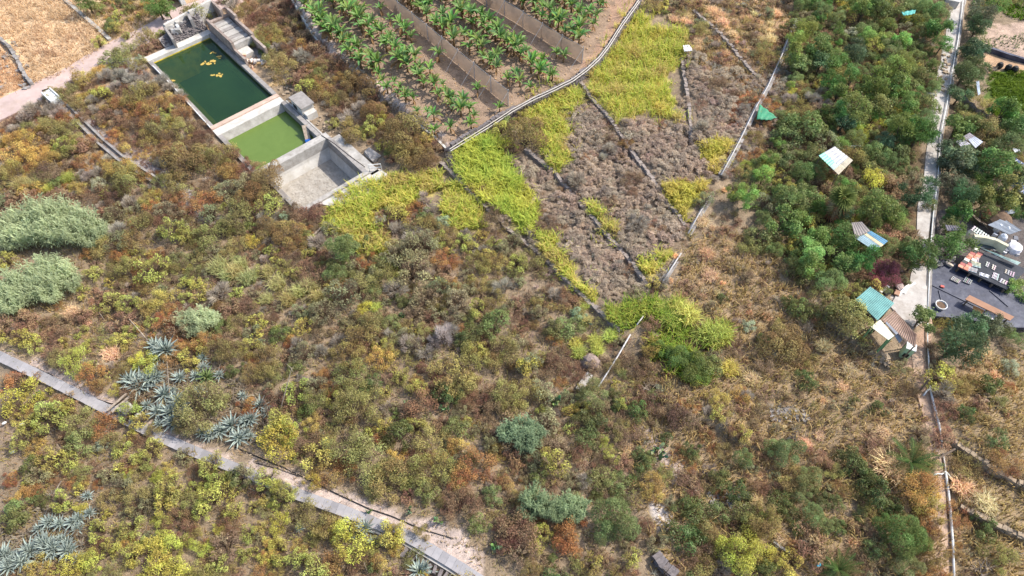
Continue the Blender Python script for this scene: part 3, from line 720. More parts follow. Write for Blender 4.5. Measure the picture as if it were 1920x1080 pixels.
# ------------------------------------------------------------------ plants one can pick out in the photograph: kind -> "u,v,radius" in picture pixels
HAND = {
'tr': '295,12,24 315,20,16 165,8,18 1620,15,26 1650,18,22 1760,60,22 1570,60,14 1765,85,18 1530,97,24 1560,112,24 1555,157,22 1598,150,22 1570,178,20 1635,172,22 1600,207,28 1565,212,20 1750,132,14 1730,246,16 1880,213,28 1868,322,32 1640,405,32 1675,395,22 1580,452,24 1536,446,20 1616,482,28 1580,500,22 1485,372,28 1795,405,24 1785,462,34 1500,330,20 1640,465,20 1795,245,30 1828,238,20 1470,365,18 1895,255,26 1905,400,18 1540,215,18',
'td': '1835,30,26 1830,56,20 1825,100,24 1808,140,28 1832,133,20 1800,178,20 1800,300,28 1782,312,22 1790,342,26 1802,368,24 1580,402,18 1830,612,28 1866,612,24 1795,645,42 1716,366,28 1540,120,20 1600,102,24 1580,232,18 1660,265,18 1775,282,18 1815,320,18',
'tl': '1487,107,22 1575,118,16 1670,142,26 1680,162,24 1650,75,18 1690,78,18 1510,62,20 1490,78,18 1690,242,30 1680,420,18 1470,420,28 1495,412,18 1530,480,30 1518,503,22 1905,545,24 1445,300,18 1870,8,20 1405,372,22 1380,365,18 1700,205,18 1640,215,16 1850,375,20 1432,330,18 1840,350,22',
'to': '1588,602,36 1562,574,22 1727,600,25 1875,370,30 1900,330,24 1850,252,26 1880,285,26 1650,205,22 1785,425,20 640,470,28 1500,120,20 1850,400,18',
'gr': '225,6,18 242,18,14 187,18,15 210,42,12 207,54,12 600,140,14 105,342,14 470,425,14 152,832,28 40,952,26 30,972,24 450,895,24 700,545,18 555,690,18 1330,692,26 1600,748,12 1130,900,28 1160,912,20 1205,850,20 1215,862,18 1340,960,24 1395,968,26 1570,990,18 1870,826,22 1640,42,24 1690,27,26 1720,67,20 1725,207,28 1745,200,20 1500,245,40 1475,258,28 1530,257,28 1640,290,26 1680,292,24 1700,322,20 1590,372,18 1500,510,26 1500,585,24 1530,590,22 1440,350,16 1840,990,28 925,930,22 800,922,24 900,980,24 1650,145,18 1520,140,18 1740,150,24 1480,482,20 1740,380,16 660,482,22 620,500,18 1620,310,22 1650,330,20 1690,110,18 1715,90,16 1100,822,24 1440,1060,22 1300,860,14 415,612,18',
'dg': '525,627,22 500,97,15 890,628,26 870,642,22 700,722,20 680,735,16 745,567,18 750,820,34 575,776,20 840,737,28 80,940,15 75,925,12 60,872,22 1250,825,15 1295,842,20 1100,790,26 1120,795,22 1150,742,16 1195,775,22 1290,962,32 1350,905,24 1385,922,26 1280,1005,32 1430,1062,20 1510,712,22 1645,767,16 1865,730,28 1460,940,24 1590,872,32 1615,890,26 1650,930,38 1670,955,28 1430,636,14 1815,775,20 700,1060,16 440,692,20 1155,760,16 1310,1000,22 1480,960,20 1600,850,16 1635,905,24 1355,560,12 1480,570,18 1720,1000,22',
'tf': '1690,1008,46 1660,990,28 1715,1020,28 1300,692,32 1268,670,26 1240,655,22 1310,710,20',
'fg': '1740,25,24 1735,45,20 1690,262,22 1725,232,26 1150,970,42 1170,990,28 1130,1000,24 1475,850,32 1450,842,22 1515,900,26 1500,930,22 1520,970,26 1545,985,20 1110,745,32 1700,1060,28 630,515,24 1660,300,22 1630,285,20 1600,265,20 1905,640,20 1885,625,18 1540,25,20 1570,37,18 1745,170,16 1390,860,20 1760,30,18 1450,470,18 1696,462,20',
'pa': '265,112,9 185,348,14 715,415,12 830,415,12 1895,690,16 190,836,12 1085,590,13 1600,62,14 530,405,10 1405,610,12 1240,730,9',
'bg': '1655,512,22 1642,522,16 1668,502,16',
'bo': '760,255,36 985,255,32 765,290,28 790,303,24 350,303,34 320,293,24 385,303,26 690,170,22 662,152,20 700,215,20 500,345,28 505,325,22 540,440,26 560,458,18 500,432,22 1465,645,36 1480,655,24 590,185,14 640,185,14 230,697,16 725,245,18 790,275,20',
'ol': '290,806,13 522,912,12 375,28,22 390,20,16 128,175,18 150,195,16 250,185,20 275,175,18 300,240,18 340,245,18 275,262,16 100,235,20 130,240,18 150,264,14 515,60,16 490,80,14 535,122,20 515,110,16 455,22,14 622,190,14 652,238,16 670,256,18 130,290,16 250,345,24 235,325,20 330,340,16 300,345,14 440,405,28 400,440,26 265,425,22 200,465,18 245,500,20 340,490,16 450,460,16 410,660,22 440,662,20 380,770,38 362,790,24 410,760,18 320,930,20 250,930,24 205,940,18 650,840,34 690,870,34 720,890,24 730,905,32 765,885,26 585,970,26 615,990,22 680,615,28 700,608,20 650,670,26 660,702,26 500,670,22 500,710,20 590,750,22 670,770,32 700,760,24 850,700,32 870,722,20 940,660,26 935,685,20 950,740,24 720,520,22 690,535,20 795,425,20 840,440,18 895,495,18 930,490,20 985,732,26 965,760,22 1395,1030,24 1430,975,28 1415,990,20 1870,1040,26 1750,1040,22 1300,960,16 1150,690,14 850,905,18 880,870,16 115,675,16 150,790,24 1560,885,16 1320,1000,22 470,700,16 520,700,16 790,1000,14',
'oy': '162,148,18 85,245,12 30,265,18 10,265,14 55,262,18 25,290,20 60,290,20 100,302,18 20,312,16 138,350,12 225,318,24 280,375,16 525,75,14 655,150,12 270,205,12 310,560,22 290,580,18 275,655,0 715,670,20 735,660,14 745,858,16 862,830,18 935,850,14 590,790,16 1220,905,18 1225,925,16 1218,650,18 1340,745,20 1725,930,34 1742,958,24 1510,1010,0 740,1030,14 720,1055,18 505,1030,14 70,840,16 315,872,10 70,1060,18 35,930,14 1390,740,14 1725,905,22 820,860,14',
'or': '230,195,16 255,207,18 285,207,18 330,200,18 345,220,18 280,235,18 165,265,12 150,300,14 185,296,12 60,312,12 230,352,12 270,330,14 285,390,14 420,332,22 440,325,14 560,87,16 640,145,12 595,157,16 610,170,12 575,430,12 225,480,14 165,475,12 265,507,14 175,700,22 190,717,18 345,655,16 370,645,14 385,640,20 320,680,18 335,640,16 320,575,14 465,760,20 15,720,18 600,700,12 620,730,14 830,485,18 850,490,14 890,880,32 868,900,22 165,905,12 135,905,10 185,910,10 490,1075,18 640,1062,26 1075,1000,28 1060,1008,20 1295,605,0 1040,640,12 1175,268,12 1530,390,0 1690,995,0 1740,985,18 20,895,14',
'ru': '165,163,12 137,158,9 215,180,12 250,240,18 370,240,16 386,262,16 320,260,18 360,268,16 70,218,10 67,247,9 25,225,12 480,15,16 500,30,18 480,45,18 545,10,16 622,117,20 642,127,16 555,102,14 180,365,16 215,372,16 320,375,16 445,295,16 550,410,20 600,400,16 578,402,16 530,475,14 555,490,14 600,482,14 385,890,18 365,887,14 330,980,20 350,1000,18 140,1000,12 430,985,18 865,950,28 858,930,20 975,1000,34 985,970,20 670,655,18 600,625,18 900,732,22 880,750,18 1050,670,20 1030,690,24 1070,700,22 1060,560,16 1225,605,18 1190,680,22 1220,700,20 1290,780,28 1230,760,20 1260,775,20 1215,985,14 1205,1000,14 1310,1040,24 1095,860,20 1130,865,16 945,1000,20 950,1022,18 1415,905,18 1380,650,18 1745,1000,18 1450,920,14 1380,180,12 1700,740,18 725,410,16 800,690,14 1535,860,20 25,772,16 1690,850,18 90,605,14',
'br': '290,85,14 272,97,14 200,220,16 225,225,16 520,15,16 562,30,14 530,45,16 552,62,16 575,70,16 592,97,16 575,135,14 560,152,16 630,212,16 655,195,14 30,372,22 60,375,18 335,395,16 490,400,16 190,560,16 40,610,22 60,600,20 150,600,20 230,610,22 840,510,18 975,620,14 1285,900,22 1300,915,18 440,785,16 540,760,16 1470,745,14 900,770,16 1840,760,16 1700,460,22 1720,482,18 1712,445,18 1590,335,16 1655,345,22 1690,352,20 1670,370,18 1660,560,0 1110,690,16 660,790,14',
'yg': '262,792,15 546,922,13 240,786,10 218,55,11 237,70,8 185,82,12 310,210,14 262,200,10 800,265,14 625,235,12 700,237,16 715,222,12 690,250,14 325,435,24 345,445,16 10,490,18 45,637,20 5,630,14 145,680,0 260,860,16 290,845,20 275,870,14 100,865,20 130,870,18 230,835,14 40,830,18 400,870,22 320,920,24 310,940,22 365,915,12 110,945,18 245,985,22 190,995,20 245,1045,20 210,1030,18 440,960,18 460,1040,16 595,850,28 560,1050,22 740,1000,22 535,935,20 500,900,20 560,740,24 520,800,28 780,800,18 720,800,16 905,660,18 900,580,18 990,690,24 1040,870,28 1165,760,14 1145,860,14 1280,650,0 1110,1060,20 1020,1000,16 1190,1050,18 1490,1060,24 1450,1050,18 1440,970,18 865,455,16 885,467,14 350,560,12 270,570,12 245,625,14 285,600,12 130,870,0 60,795,20 100,790,30 120,775,22 245,775,20 160,620,9 120,645,10 165,645,9 205,645,12 755,705,16 640,1000,18 465,1000,16 380,960,18 1790,205,0 410,1060,18 330,1060,18',
'yl': '510,903,15 738,1000,15 742,1014,12 530,828,32 555,815,22 660,1015,30 640,1000,20 525,980,18 150,950,12 320,1030,24 350,1020,16 380,1027,16 180,1050,22 145,1060,20 280,680,22 262,676,14 145,680,22 478,455,14 1395,1030,38 1370,1045,26 1420,1045,24 690,580,14 885,655,14 215,732,9 1135,835,12 585,905,14',
'li': '125,332,14 88,352,12 1330,620,26 1350,625,24 1340,640,20 1290,590,24 1270,575,20 1145,630,14 1370,692,18 1115,640,16 1085,660,16 705,575,12 1095,570,12 1120,655,14 1150,590,16 1180,580,14 715,235,9 1080,645,14 1255,600,18 1310,630,16 1240,575,16 1200,572,16',
'lt': '410,500,20 440,510,18 465,520,18 450,495,16 425,515,16 505,510,16 520,530,18 580,535,18 560,545,16 500,560,14 540,560,18 595,555,16 1085,585,14 1100,600,12 40,345,16 60,345,14',
'gg': '430,360,22 470,345,20 395,405,20 770,470,28 740,480,24 800,460,24 770,510,30 640,560,30 610,590,26 800,560,24 860,570,24 760,630,16 570,665,22 920,835,18 1060,750,16 1010,590,16 970,650,20 990,680,22 780,650,18 700,520,18 830,540,20 1340,670,16 590,590,16 560,590,16 700,560,14 230,910,20 460,890,18 855,600,16 820,590,16',
'gy': '200,145,16 225,145,18 250,150,18 270,150,16 300,152,16 285,166,14 180,205,13 175,190,13 60,205,18 45,220,16 90,205,16 110,215,16 30,245,14 215,165,14 440,10,14 675,205,16 185,325,13 165,330,14 240,380,16 800,375,17 810,395,16 735,395,10 870,440,13 640,640,18 555,650,18 770,650,22 795,660,18 205,690,12 745,430,16 1040,555,16 1400,745,14 260,165,14 320,165,14 340,178,12 1480,190,16 1520,190,16 1540,200,16 600,660,14 1330,880,14 1090,905,16 1220,120,0 900,470,14 1350,1060,22 1040,770,12 1540,175,14',
'si': '830,635,24 845,625,18 815,645,16 905,840,10 950,850,10',
'tn': '1510,610,16 1530,600,14 1545,650,16',
}
for kd, s in HAND.items():
    for t in s.split():
        u, v, r = (float(q) for q in t.split(','))
        if r > 0: plant(u, v, r, kd)

# ------------------------------------------------------------------ the shrubs between them, area by area
NOZ = [Z('-300,150 0,168 120,118 205,68 290,35 420,-30 600,-110 480,-110 440,-20 300,64 210,114 110,168 0,226 -300,340'),  # road
       Z('275,112 392,50 470,70 530,160 625,225 740,320 690,360 600,400 515,350 400,262'), BANANA,
       Z('380,10 470,10 490,95 410,80'), Z('1700,620 1735,600 1745,720 1790,1080 1810,1200 1765,1200 1750,850 1715,740'),
       Z('1790,-100 1830,-100 1798,140 1775,250 1770,360 1755,440 1750,620 1650,700 1630,580 1715,540 1718,400 1735,250 1755,150 1768,60'),
       Z('1742,440 2000,400 2000,640 1870,622 1742,592'), Z('1840,20 2100,0 2100,260 1830,225 1835,130'),
       Z('-200,555 0,650 100,692 230,756 330,808 420,838 480,850 560,880 700,940 830,975 920,1020 1000,1100 1100,1220 980,1220 880,1100 800,1040 640,968 500,911 400,870 300,828 160,756 0,680 -200,600'),
       Z('1212,938 1240,940 1256,975 1248,1000 1222,990'), Z('-300,-200 120,-200 200,72 110,150 -300,310'), Z('-300,30 0,75 60,150 -300,300'),
       Z('1100,30 1200,15 1290,55 1285,105 1275,235 1160,230 1095,150'), Z('1020,175 1060,155 1092,165 1065,210 1065,310 1045,325 985,225'),
       Z('845,285 930,245 960,320 1010,380 1010,420 985,440 870,330'), Z('615,385 740,325 830,320 870,340 915,430 830,420 775,395 700,400 735,485 700,480 615,430'),
       Z('1000,435 1045,430 1120,560 1105,570 1060,530'), Z('1090,375 1115,375 1165,440 1165,460 1140,440'), Z('1195,495 1250,460 1260,475 1215,525'),
       Z('1240,350 1330,340 1320,365 1290,415 1265,400'), Z('1300,275 1370,260 1365,285 1335,325'), Z('1135,570 1200,560 1290,575 1300,610 1250,640 1140,605'),
       Z('0,390 180,380 210,430 170,510 150,560 30,590 0,580'), Z('230,700 370,690 500,740 500,840 400,830 260,760'), Z('0,960 180,920 190,980 150,1060 0,1080'),
       Z('40,660 85,660 120,700 60,690')]
NOZ += [Z('108,206 132,196 245,288 312,340 302,354 222,308'), Z('842,276 915,232 960,204 1040,164 1100,128 1140,85 1165,45 1198,0 1212,6 1180,52 1152,98 1112,140 1082,160 1045,180 1005,200 965,224 920,256 850,296'), Z('1628,488 1684,488 1690,545 1630,545'), Z('1690,640 1712,640 1712,690 1640,690 1640,640')]
NCLEAR = 10
AREAS = [  # outline, palette {kind: weight}, spacing factor, radius range (m)
    (None, {'ol': 5, 'gg': 4, 'yg': 3, 'ru': 2.5, 'br': 4, 'or': .7, 'gr': 1, 'gy': 1.6, 'bo': 1}, .92, (.6, 1.35)),
    (Z('-300,130 280,130 420,250 520,330 420,400 0,360 -300,380'), {'oy': 3, 'or': 3, 'ol': 4, 'ru': 3.5, 'gy': 2, 'br': 2.5, 'yg': .8}, .85, (.55, 1.2)),
    (Z('140,0 330,0 330,40 200,90'), {'tn': 5, 'oy': 2, 'br': 3, 'yg': 1.5, 'gr': .6}, 1.25, (.4, .8)),
    (Z('430,-100 560,-100 600,80 840,290 800,330 640,230 470,70'), {'ru': 4, 'br': 4, 'or': 1.5, 'ol': 2, 'gy': 1.5, 'bo': 1}, .82, (.6, 1.2)),
    (Z('640,220 720,260 760,330 700,320 600,230'), {'ol': 3, 'yg': 2, 'br': 1.5, 'gr': 1}, .9, (.4, .9)),
    (Z('-300,560 180,540 340,640 300,790 100,700 -300,640'), {'br': 4, 'ru': 2.2, 'or': 1.6, 'yg': 2, 'ol': 1, 'tn': 2.5}, .95, (.5, 1.2)),
    (Z('-300,690 0,690 250,790 640,975 900,1100 900,1300 -300,1300'), {'yg': 7, 'ol': 5, 'yl': 2.5, 'or': .7, 'ru': 1.3, 'br': 2.0, 'gg': 2, 'oy': .8}, .9, (.6, 1.4)),
    (Z('860,320 1000,300 1080,155 1290,100 1420,150 1390,260 1285,440 1215,540 1150,600 1090,570 980,470'), {'gb': 12, 'ru': .6, 'gy': .6, 'br': .5}, .86, (.8, 1.1)),
    (Z('1235,0 1480,-50 1480,70 1420,150 1280,100'), {'tn': 5, 'br': 3, 'ol': 2, 'gy': 2, 'gg': 2}, 1.05, (.45, .95)),
    (Z('1420,150 1480,90 1480,260 1350,340 1385,270'), {'ol': 2, 'gb': 2, 'or': 1.5, 'br': 2, 'gy': 1.5}, .9, (.4, .8)),
    (Z('1280,440 1350,340 1440,380 1500,540 1560,620 1720,720 1760,900 1500,850 1300,760 1180,660'), {'tn': 3, 'br': 4.5, 'ru': 1.2, 'ol': 2.0, 'gg': 1.6, 'gy': .5}, 1.55, (.45, 1.1)),
    (Z('1200,800 1500,850 1760,880 1780,1300 1000,1300 1000,1040'), {'ol': 3.5, 'br': 3, 'gr': 1.2, 'gg': 3, 'or': 1, 'ru': 1.6, 'dg': .8, 'tn': 1.6}, 1.12, (.6, 1.35)),
    (Z('1790,640 2300,600 2300,1300 1790,1300 1760,860'), {'tn': 3, 'br': 3.5, 'ol': 3, 'or': .8, 'gg': 2, 'ru': .8}, 1.4, (.35, 1.05)),
    (Z('1480,-100 1790,-100 1740,250 1725,540 1620,580 1440,480 1360,340 1440,280 1480,150'), {'tr': 1.0, 'tl': 1.2, 'gr': 4, 'ol': 3, 'gg': 2.2, 'br': 2.4, 'fg': 3.4, 'dg': .9, 'yg': 2, 'yl': 1, 'tn': .5}, .84, (.6, 1.35)),
    (Z('1765,-100 2300,-100 2300,420 1750,440'), {'gr': 3, 'dg': 2, 'ol': 2, 'fg': 1.5}, 1.0, (.6, 1.35)),
]
rngp = random.Random(21)
occ = {}                                     # hash grid of taken places
def cells(x, y, R_): return [(i, j) for i in range(int((x - R_) // 2), int((x + R_) // 2) + 1) for j in range(int((y - R_) // 2), int((y + R_) // 2) + 1)]
def take(x, y, r): occ.setdefault((int(x // 2), int(y // 2)), []).append((x, y, r))
for x, y, r in OCC: take(x, y, r)
for p_, h_ in WALLS:                          # keep the wall tops clear
    g_ = fl(p_)
    for (ax_, ay_), (bx_, by_) in zip(g_, g_[1:]):
        n_ = int(math.hypot(bx_ - ax_, by_ - ay_) / .5) + 1
        for q_ in range(n_): take(ax_ + (bx_ - ax_) * q_ / n_, ay_ + (by_ - ay_) * q_ / n_, .5)
for u_, v_, r_ in ((1556, 405, 2.0), (1552, 425, 1.2), (590, 438, 1.0), (555, 472, .7), (500, 535, 1.0), (1107, 682, 1.2), (1095, 720, .9), (1285, 103, .8), (268, 625, .7), (250, 608, .5), (535, 735, .5), (318, 712, .7), (1045, 750, 1.0), (1232, 850, 1.0), (755, 590, .7), (835, 762, .8), (930, 1030, 1.0), (762, 752, .5), (72, 738, .6), (1100, 602, .6), (690, 955, .5), (765, 955, .5), (820, 975, .6), (1150, 680, .6), (1135, 705, .6), (1197, 604, .5), (240, 770, .8), (225, 762, .6), (1312, 840, .5), (1230, 1055, .8), (1462, 1028, .8), (1480, 770, .9), (1500, 778, .9), (103, 925, .5), (1765, 852, .6), (47, 800, .5), (14, 797, .5), (29, 851, .5)):
    x_, y_, z_ = at(u_, v_); take(x_, y_, r_ * .8)
CAP = {k: sum(1 for p in PLANTS if p[1] == k) for k in KIND}
NC = 40000
cr_ = np.random.default_rng(21); cx = cr_.uniform(-64, 64, NC); cy = cr_.uniform(7, 80, NC)
ok = np.abs(cx) < (cy + 30) * .62 + 4; cx, cy = cx[ok], cy[ok]
cz = terrain(cx, cy); cu, cv = proj(cx, cy, cz); ok = (cu > -90) & (cu < 2010) & (cv > -60) & (cv < 1150); cx, cy, cz, cu, cv = cx[ok], cy[ok], cz[ok], cu[ok], cv[ok]
bad = np.zeros(len(cx), bool); area = np.zeros(len(cx), int)
for pl in NOZ: bad |= inpoly(cu, cv, pl)
for k, a in enumerate(AREAS):
    if a[0]: area[inpoly(cu, cv, a[0])] = k
kinds_list = list(KIND)
pw = ppm(cv)
for q in (0, 1, 2, 5, 8):
    for du, dv in ((.65, 0), (-.65, 0), (0, .55), (0, -.45)): bad |= inpoly(cu + du * pw, cv + dv * pw, NOZ[q])
KN = {k: np.exp(1.35 * fnoise(cx + 17 * q, cy - 11 * q, 2.4, q % 7)) for q, k in enumerate(kinds_list)}
FILL = []
for i in range(len(cx)):
    if bad[i]: continue
    poly, pal, spc, (r0, r1) = AREAS[area[i]]
    x, y = float(cx[i]), float(cy[i]); r = r0 * .8 + (r1 * 1.2 - r0 * .8) * rngp.random() ** 2.0; clash = False
    for c in cells(x, y, 2.6):
        for (ox, oy, orr) in occ.get(c, ()):
            if math.hypot(ox - x, oy - y) < spc * .51 * (orr + r): clash = True; break
        if clash: break
    if clash: continue
    kd = rngp.choices(list(pal), [wt * float(KN[k][i]) for k, wt in pal.items()])[0]
    take(x, y, r); FILL.append((r * float(ppm(cv[i])), x, y, float(cz[i]), r, kd))
FILL.sort(key=lambda t: -t[0])
LIMIT = {'gb': 200, 'tn': 90, 'br': 190, 'gg': 170, 'ol': 230}
UNDER = []
for s_, x, y, z, r, kd in FILL:
    if CAP[kd] < LIMIT.get(kd, 150): plant(0, 0, r, kd, xyz=(x, y, z)); CAP[kd] += 1
    else: UNDER.append((x, y, z, r, kd))
print('plants', len(PLANTS), 'stuff shrubs', len(UNDER), CAP)

# ------------------------------------------------------------------ the lesser shrubs and the undergrowth nobody could count
def merged(name, quads, var, tint, mt, label, cat):
    V = quads.reshape(-1, 3); F = np.arange(len(V)).reshape(-1, 4)
    o = link(name, np_mesh(name, V, F, mt, 4, {'Var': np.repeat(var, 4, 0), 'Tint': np.repeat(tint, 4, 0)}))
    return tag(o, label, cat, kind='stuff')
rg = np.random.default_rng(77)
def scatter(items, nq, name, label, cat):
    qs, vs, ts = [], [], []
    for x, y, z, r, kd in items:
        fam, rgb, hf = KIND[kd][:3]
        q, A = RAW[fam[int(rg.integers(len(fam)))].name]; n = min(nq, len(q)); s = rg.choice(len(q), n, replace=False); q = q[s]; A = A[s]
        c = q.mean(1, keepdims=True); q = c + (q - c) * (min(len(RAW and fam) and 3.0, math.sqrt(1500 / n)))
        a = rg.uniform(0, 6.28); ca, sa = math.cos(a), math.sin(a)
        w_ = np.empty_like(q); w_[..., 0] = (q[..., 0] * ca - q[..., 1] * sa) * r + x; w_[..., 1] = (q[..., 0] * sa + q[..., 1] * ca) * r + y; w_[..., 2] = q[..., 2] * r * hf + z
        qs.append(w_); vs.append(A); ts.append(np.broadcast_to(np.array(jit_col(rgb)[:3]), (n, 3)))
    return merged(name, np.concatenate(qs), np.concatenate(vs), np.concatenate(ts), LITTER, label, cat)
if UNDER: scatter(UNDER, 420, 'scrub', 'lesser shrubs filling the hillside between the larger bushes', 'scrub')
low = []
for i in range(len(cx)):
    if bad[i] or rngp.random() > .3: continue
    poly, pal, spc, (r0, r1) = AREAS[area[i]]
    kd = rngp.choices(list(pal), [wt * float(KN[k][i]) for k, wt in pal.items()])[0]
    if kd[0] == 't' and kd != 'tn': kd = 'gr'
    low.append((float(cx[i]), float(cy[i]), float(cz[i]), rngp.uniform(.22, .45), rngp.choice((kd, 'br', 'gy', kd))))
scatter(low, 40, 'undergrowth', 'low tangled undergrowth filling the gaps between shrubs on the slope', 'undergrowth')
print('undergrowth clumps', len(low))

def grass_area(name, polys, dens, hgt, w, cols, label, leanv=(.2, .8), patch=1.6, cat='grass'):
    B, Hh, T = [], [], []
    for pl in polys:
        g = np.array([at(u, v)[:2] for u, v in pl])
        x0, y0 = g.min(0); x1, y1 = g.max(0); n = int((x1 - x0) * (y1 - y0) * dens)
        x = rg.uniform(x0, x1, n); y = rg.uniform(y0, y1, n)
        s_ = np.where(rg.random(n) < .25, 1.5, .45); ok = inpoly(x + s_ * fnoise(x, y, .6, 2), y + s_ * fnoise(y, x, .6, 5), [tuple(q) for q in g]); x, y = x[ok], y[ok]
        cl = fnoise(x, y, .45, 1)            # clumps
        ok = rg.random(len(x)) < .78 + .3 * cl; x, y, cl = x[ok], y[ok], cl[ok]
        z = terrain(x, y); B.append(np.stack([x, y, z - .02], -1)); Hh.append(hgt * rg.uniform(.35, 1.15, len(x)) * (1 + .35 * cl))
        f = np.clip(.5 + .5 * fnoise(x, y, patch, 3) + rg.normal(size=len(x)) * .24, 0, .999) * (len(cols) - 1)
        c = np.array([lin(q) for q in cols]); a = f.astype(int); T.append(c[a] + (c[a + 1] - c[a]) * (f - a)[:, None])
    B = np.concatenate(B); Hh = np.concatenate(Hh); T = np.concatenate(T); n = len(B)
    q1, q2 = blades(B, Hh, w * rg.uniform(.6, 1.4, n), rg.uniform(*leanv, n), rg)
    v = np.stack([rg.random(n), np.full(n, .5), np.zeros(n)], -1)
    merged(name, np.concatenate([q1, q2]), np.concatenate([v, v]), np.concatenate([T, T]), LITTER, label, cat); print(name, n)
LIME = [(214, 196, 108), (204, 200, 98), (194, 200, 92), (166, 188, 86), (200, 198, 96), (214, 196, 114), (192, 172, 108)]
G_BIG = [Z('1175,25 1210,15 1225,55 1290,60 1285,110 1275,130 1255,135 1250,170 1265,195 1280,232 1275,240 1255,222 1225,215 1190,220 1160,235 1140,215 1115,175 1100,155 1115,125 1160,80')]
grass_area('tall_grass', G_BIG, 95, 1.0, .032, LIME, 'broad sheet of tall lime yellow grass on the upper terrace', (.25, .9))
grass_area('tall_grass', [Z('1020,180 1060,158 1092,168 1092,198 1065,215 1060,240 1060,292 1068,312 1045,328 1010,285 1020,255 1000,230 970,236 985,210')], 184, .95, .036, LIME, 'narrow band of yellow green grass below the plantation corner', (.25, .9))
grass_area('tall_grass', [Z('845,290 890,268 930,250 950,280 960,325 1005,385 1010,425 985,442 950,412 905,372 870,335')], 214, .95, .036, LIME[1:4], 'bright lime grass strip under the plantation retaining wall', (.25, .9))
grass_area('tall_grass', [Z('830,348 870,342 905,388 915,432 850,432 830,402'), Z('615,390 670,350 740,330 830,325 825,352 800,372 775,397 720,388 700,397 700,432 735,462 735,487 700,482 650,452 615,432')], 204, .85, .036, LIME, 'yellow green grass spreading beside the drained basin', (.25, .9))
grass_area('tall_grass', [Z('1000,438 1045,433 1060,492 1095,532 1120,562 1105,572 1060,532 1020,482'), Z('1090,378 1115,378 1140,412 1160,442 1165,462 1140,442'), Z('1195,498 1250,463 1260,478 1215,528')], 184, .8, .036, LIME, 'thin yellow grass strips along the foot of the terrace walls', (.25, .9))
grass_area('tall_grass', [Z('1240,353 1275,343 1330,343 1320,368 1290,388 1290,418 1265,403 1245,378'), Z('1300,278 1370,263 1365,288 1335,328')], 184, .8, .036, [(212, 192, 108), (202, 192, 96), (192, 192, 88)], 'golden grass patches near the long grey pipe', (.25, .9))
grass_area('tall_grass', [Z('1135,573 1200,562 1290,577 1300,612 1290,642 1250,642 1210,602 1185,622 1140,602'), Z('1215,640 1290,650 1340,700 1300,722 1240,692'), Z('1310,612 1365,607 1375,642 1320,657')], 175, .9, .036, [(188, 182, 86), (150, 168, 70), (122, 154, 64), (166, 174, 78)], 'fresh green grass around the fallen pipe', (.25, .9))
STRAW = [(134, 112, 78), (168, 146, 100), (208, 180, 124), (188, 158, 106), (144, 132, 80), (126, 104, 76), (180, 160, 106)]
grass_area('dry_ground_cover', [Z('-80,340 420,420 560,400 640,500 900,460 1120,640 1200,1120 940,1120 860,1000 560,890 240,750 0,650 -80,620')], 27, .42, .028, [(156, 130, 100), (182, 156, 116), (156, 148, 92), (146, 118, 92), (190, 166, 128), (150, 146, 84)], 'thin dry stems and grass between the shrubs of the middle slope', (.3, 1.2), 1.2)
grass_area('dry_ground_cover', [Z('-80,690 0,700 240,800 560,945 900,1110 880,1200 -80,1200')], 27, .42, .028, [(156, 130, 100), (180, 156, 112), (168, 158, 88), (146, 118, 92)], 'thin dry stems between the shrubs below the walkway', (.3, 1.2), 1.2)
grass_area('dry_ground_cover', [Z('-80,240 110,200 200,170 270,130 400,270 520,390 420,440 -80,380')], 18, .4, .03, [(150, 126, 104), (170, 140, 110), (140, 110, 84)], 'thin dry stems between the golden shrubs by the stone channel', (.3, 1.2), 1.2)
grass_area('dead_agave_leaves', [Z('232,700 300,650 400,680 500,740 505,835 420,832 330,810 262,765'), Z('-20,985 90,940 180,920 195,985 150,1050 -20,1085')], 46, .4, .05, [(132, 122, 108), (164, 154, 136), (146, 134, 116), (120, 106, 92)], 'grey withered leaves and litter between the agave rosettes', (.5, 1.4), 1)
grass_area('dry_grass', [Z('-60,-60 115,-60 200,72 180,100 110,146 60,160 30,100 -60,60')], 46, .6, .036, [(184, 150, 120), (208, 178, 142), (222, 196, 160), (212, 182, 144), (190, 162, 126)], 'pale straw grass bent over in the field above the road', (.4, 1.3), 2.6)
grass_area('dry_grass', [Z('-60,80 0,90 40,130 62,155 30,172 0,190 -60,210')], 46, .5, .034, [(194, 150, 112), (208, 172, 134)], 'orange tinted dry grass beside the rubble wall', (.4, 1.2), 2)
grass_area('dry_grass', [Z('480,100 505,95 525,125 545,160 520,165 500,130'), Z('140,-20 300,-20 300,40 210,85 170,50')], 38, .45, .034, STRAW, 'short dry grass near the ruined building and road verge', (.3, 1.1))
grass_area('dry_grass', [Z('1300,450 1440,430 1520,560 1640,650 1720,725 1755,850 1770,1100 1250,1100 1180,900 1180,700')], 40, .6, .034, STRAW, 'dry straw grass on the slope left of the dirt path', (.3, 1.1), 2.2)
grass_area('dry_grass', [Z('1760,690 1990,640 1990,1150 1800,1150')], 46, .6, .034, STRAW, 'dry straw grass on the slope right of the dirt path', (.3, 1.1), 2.2)
grass_area('dry_grass', [Z('1250,-20 1480,-20 1475,100 1410,190 1290,110')], 44, .5, .034, STRAW, 'dry straw grass on the topmost terrace', (.3, 1.1), 2.2)
grass_area('dry_grass', [Z('-60,560 180,550 330,640 290,700 150,660 0,600')], 16, .45, .034, STRAW, 'dry straw grass left of the agave clump', (.3, 1.1), 2.2)
grass_area('lawn_grass', [Z('1858,132 1990,136 1990,240 1862,222')], 214, .3, .036, [(84, 104, 36), (100, 124, 44), (118, 136, 52)], 'dense low green crop bed behind the drooping cloth screen', (.3, .9), 1.0, 'crop')
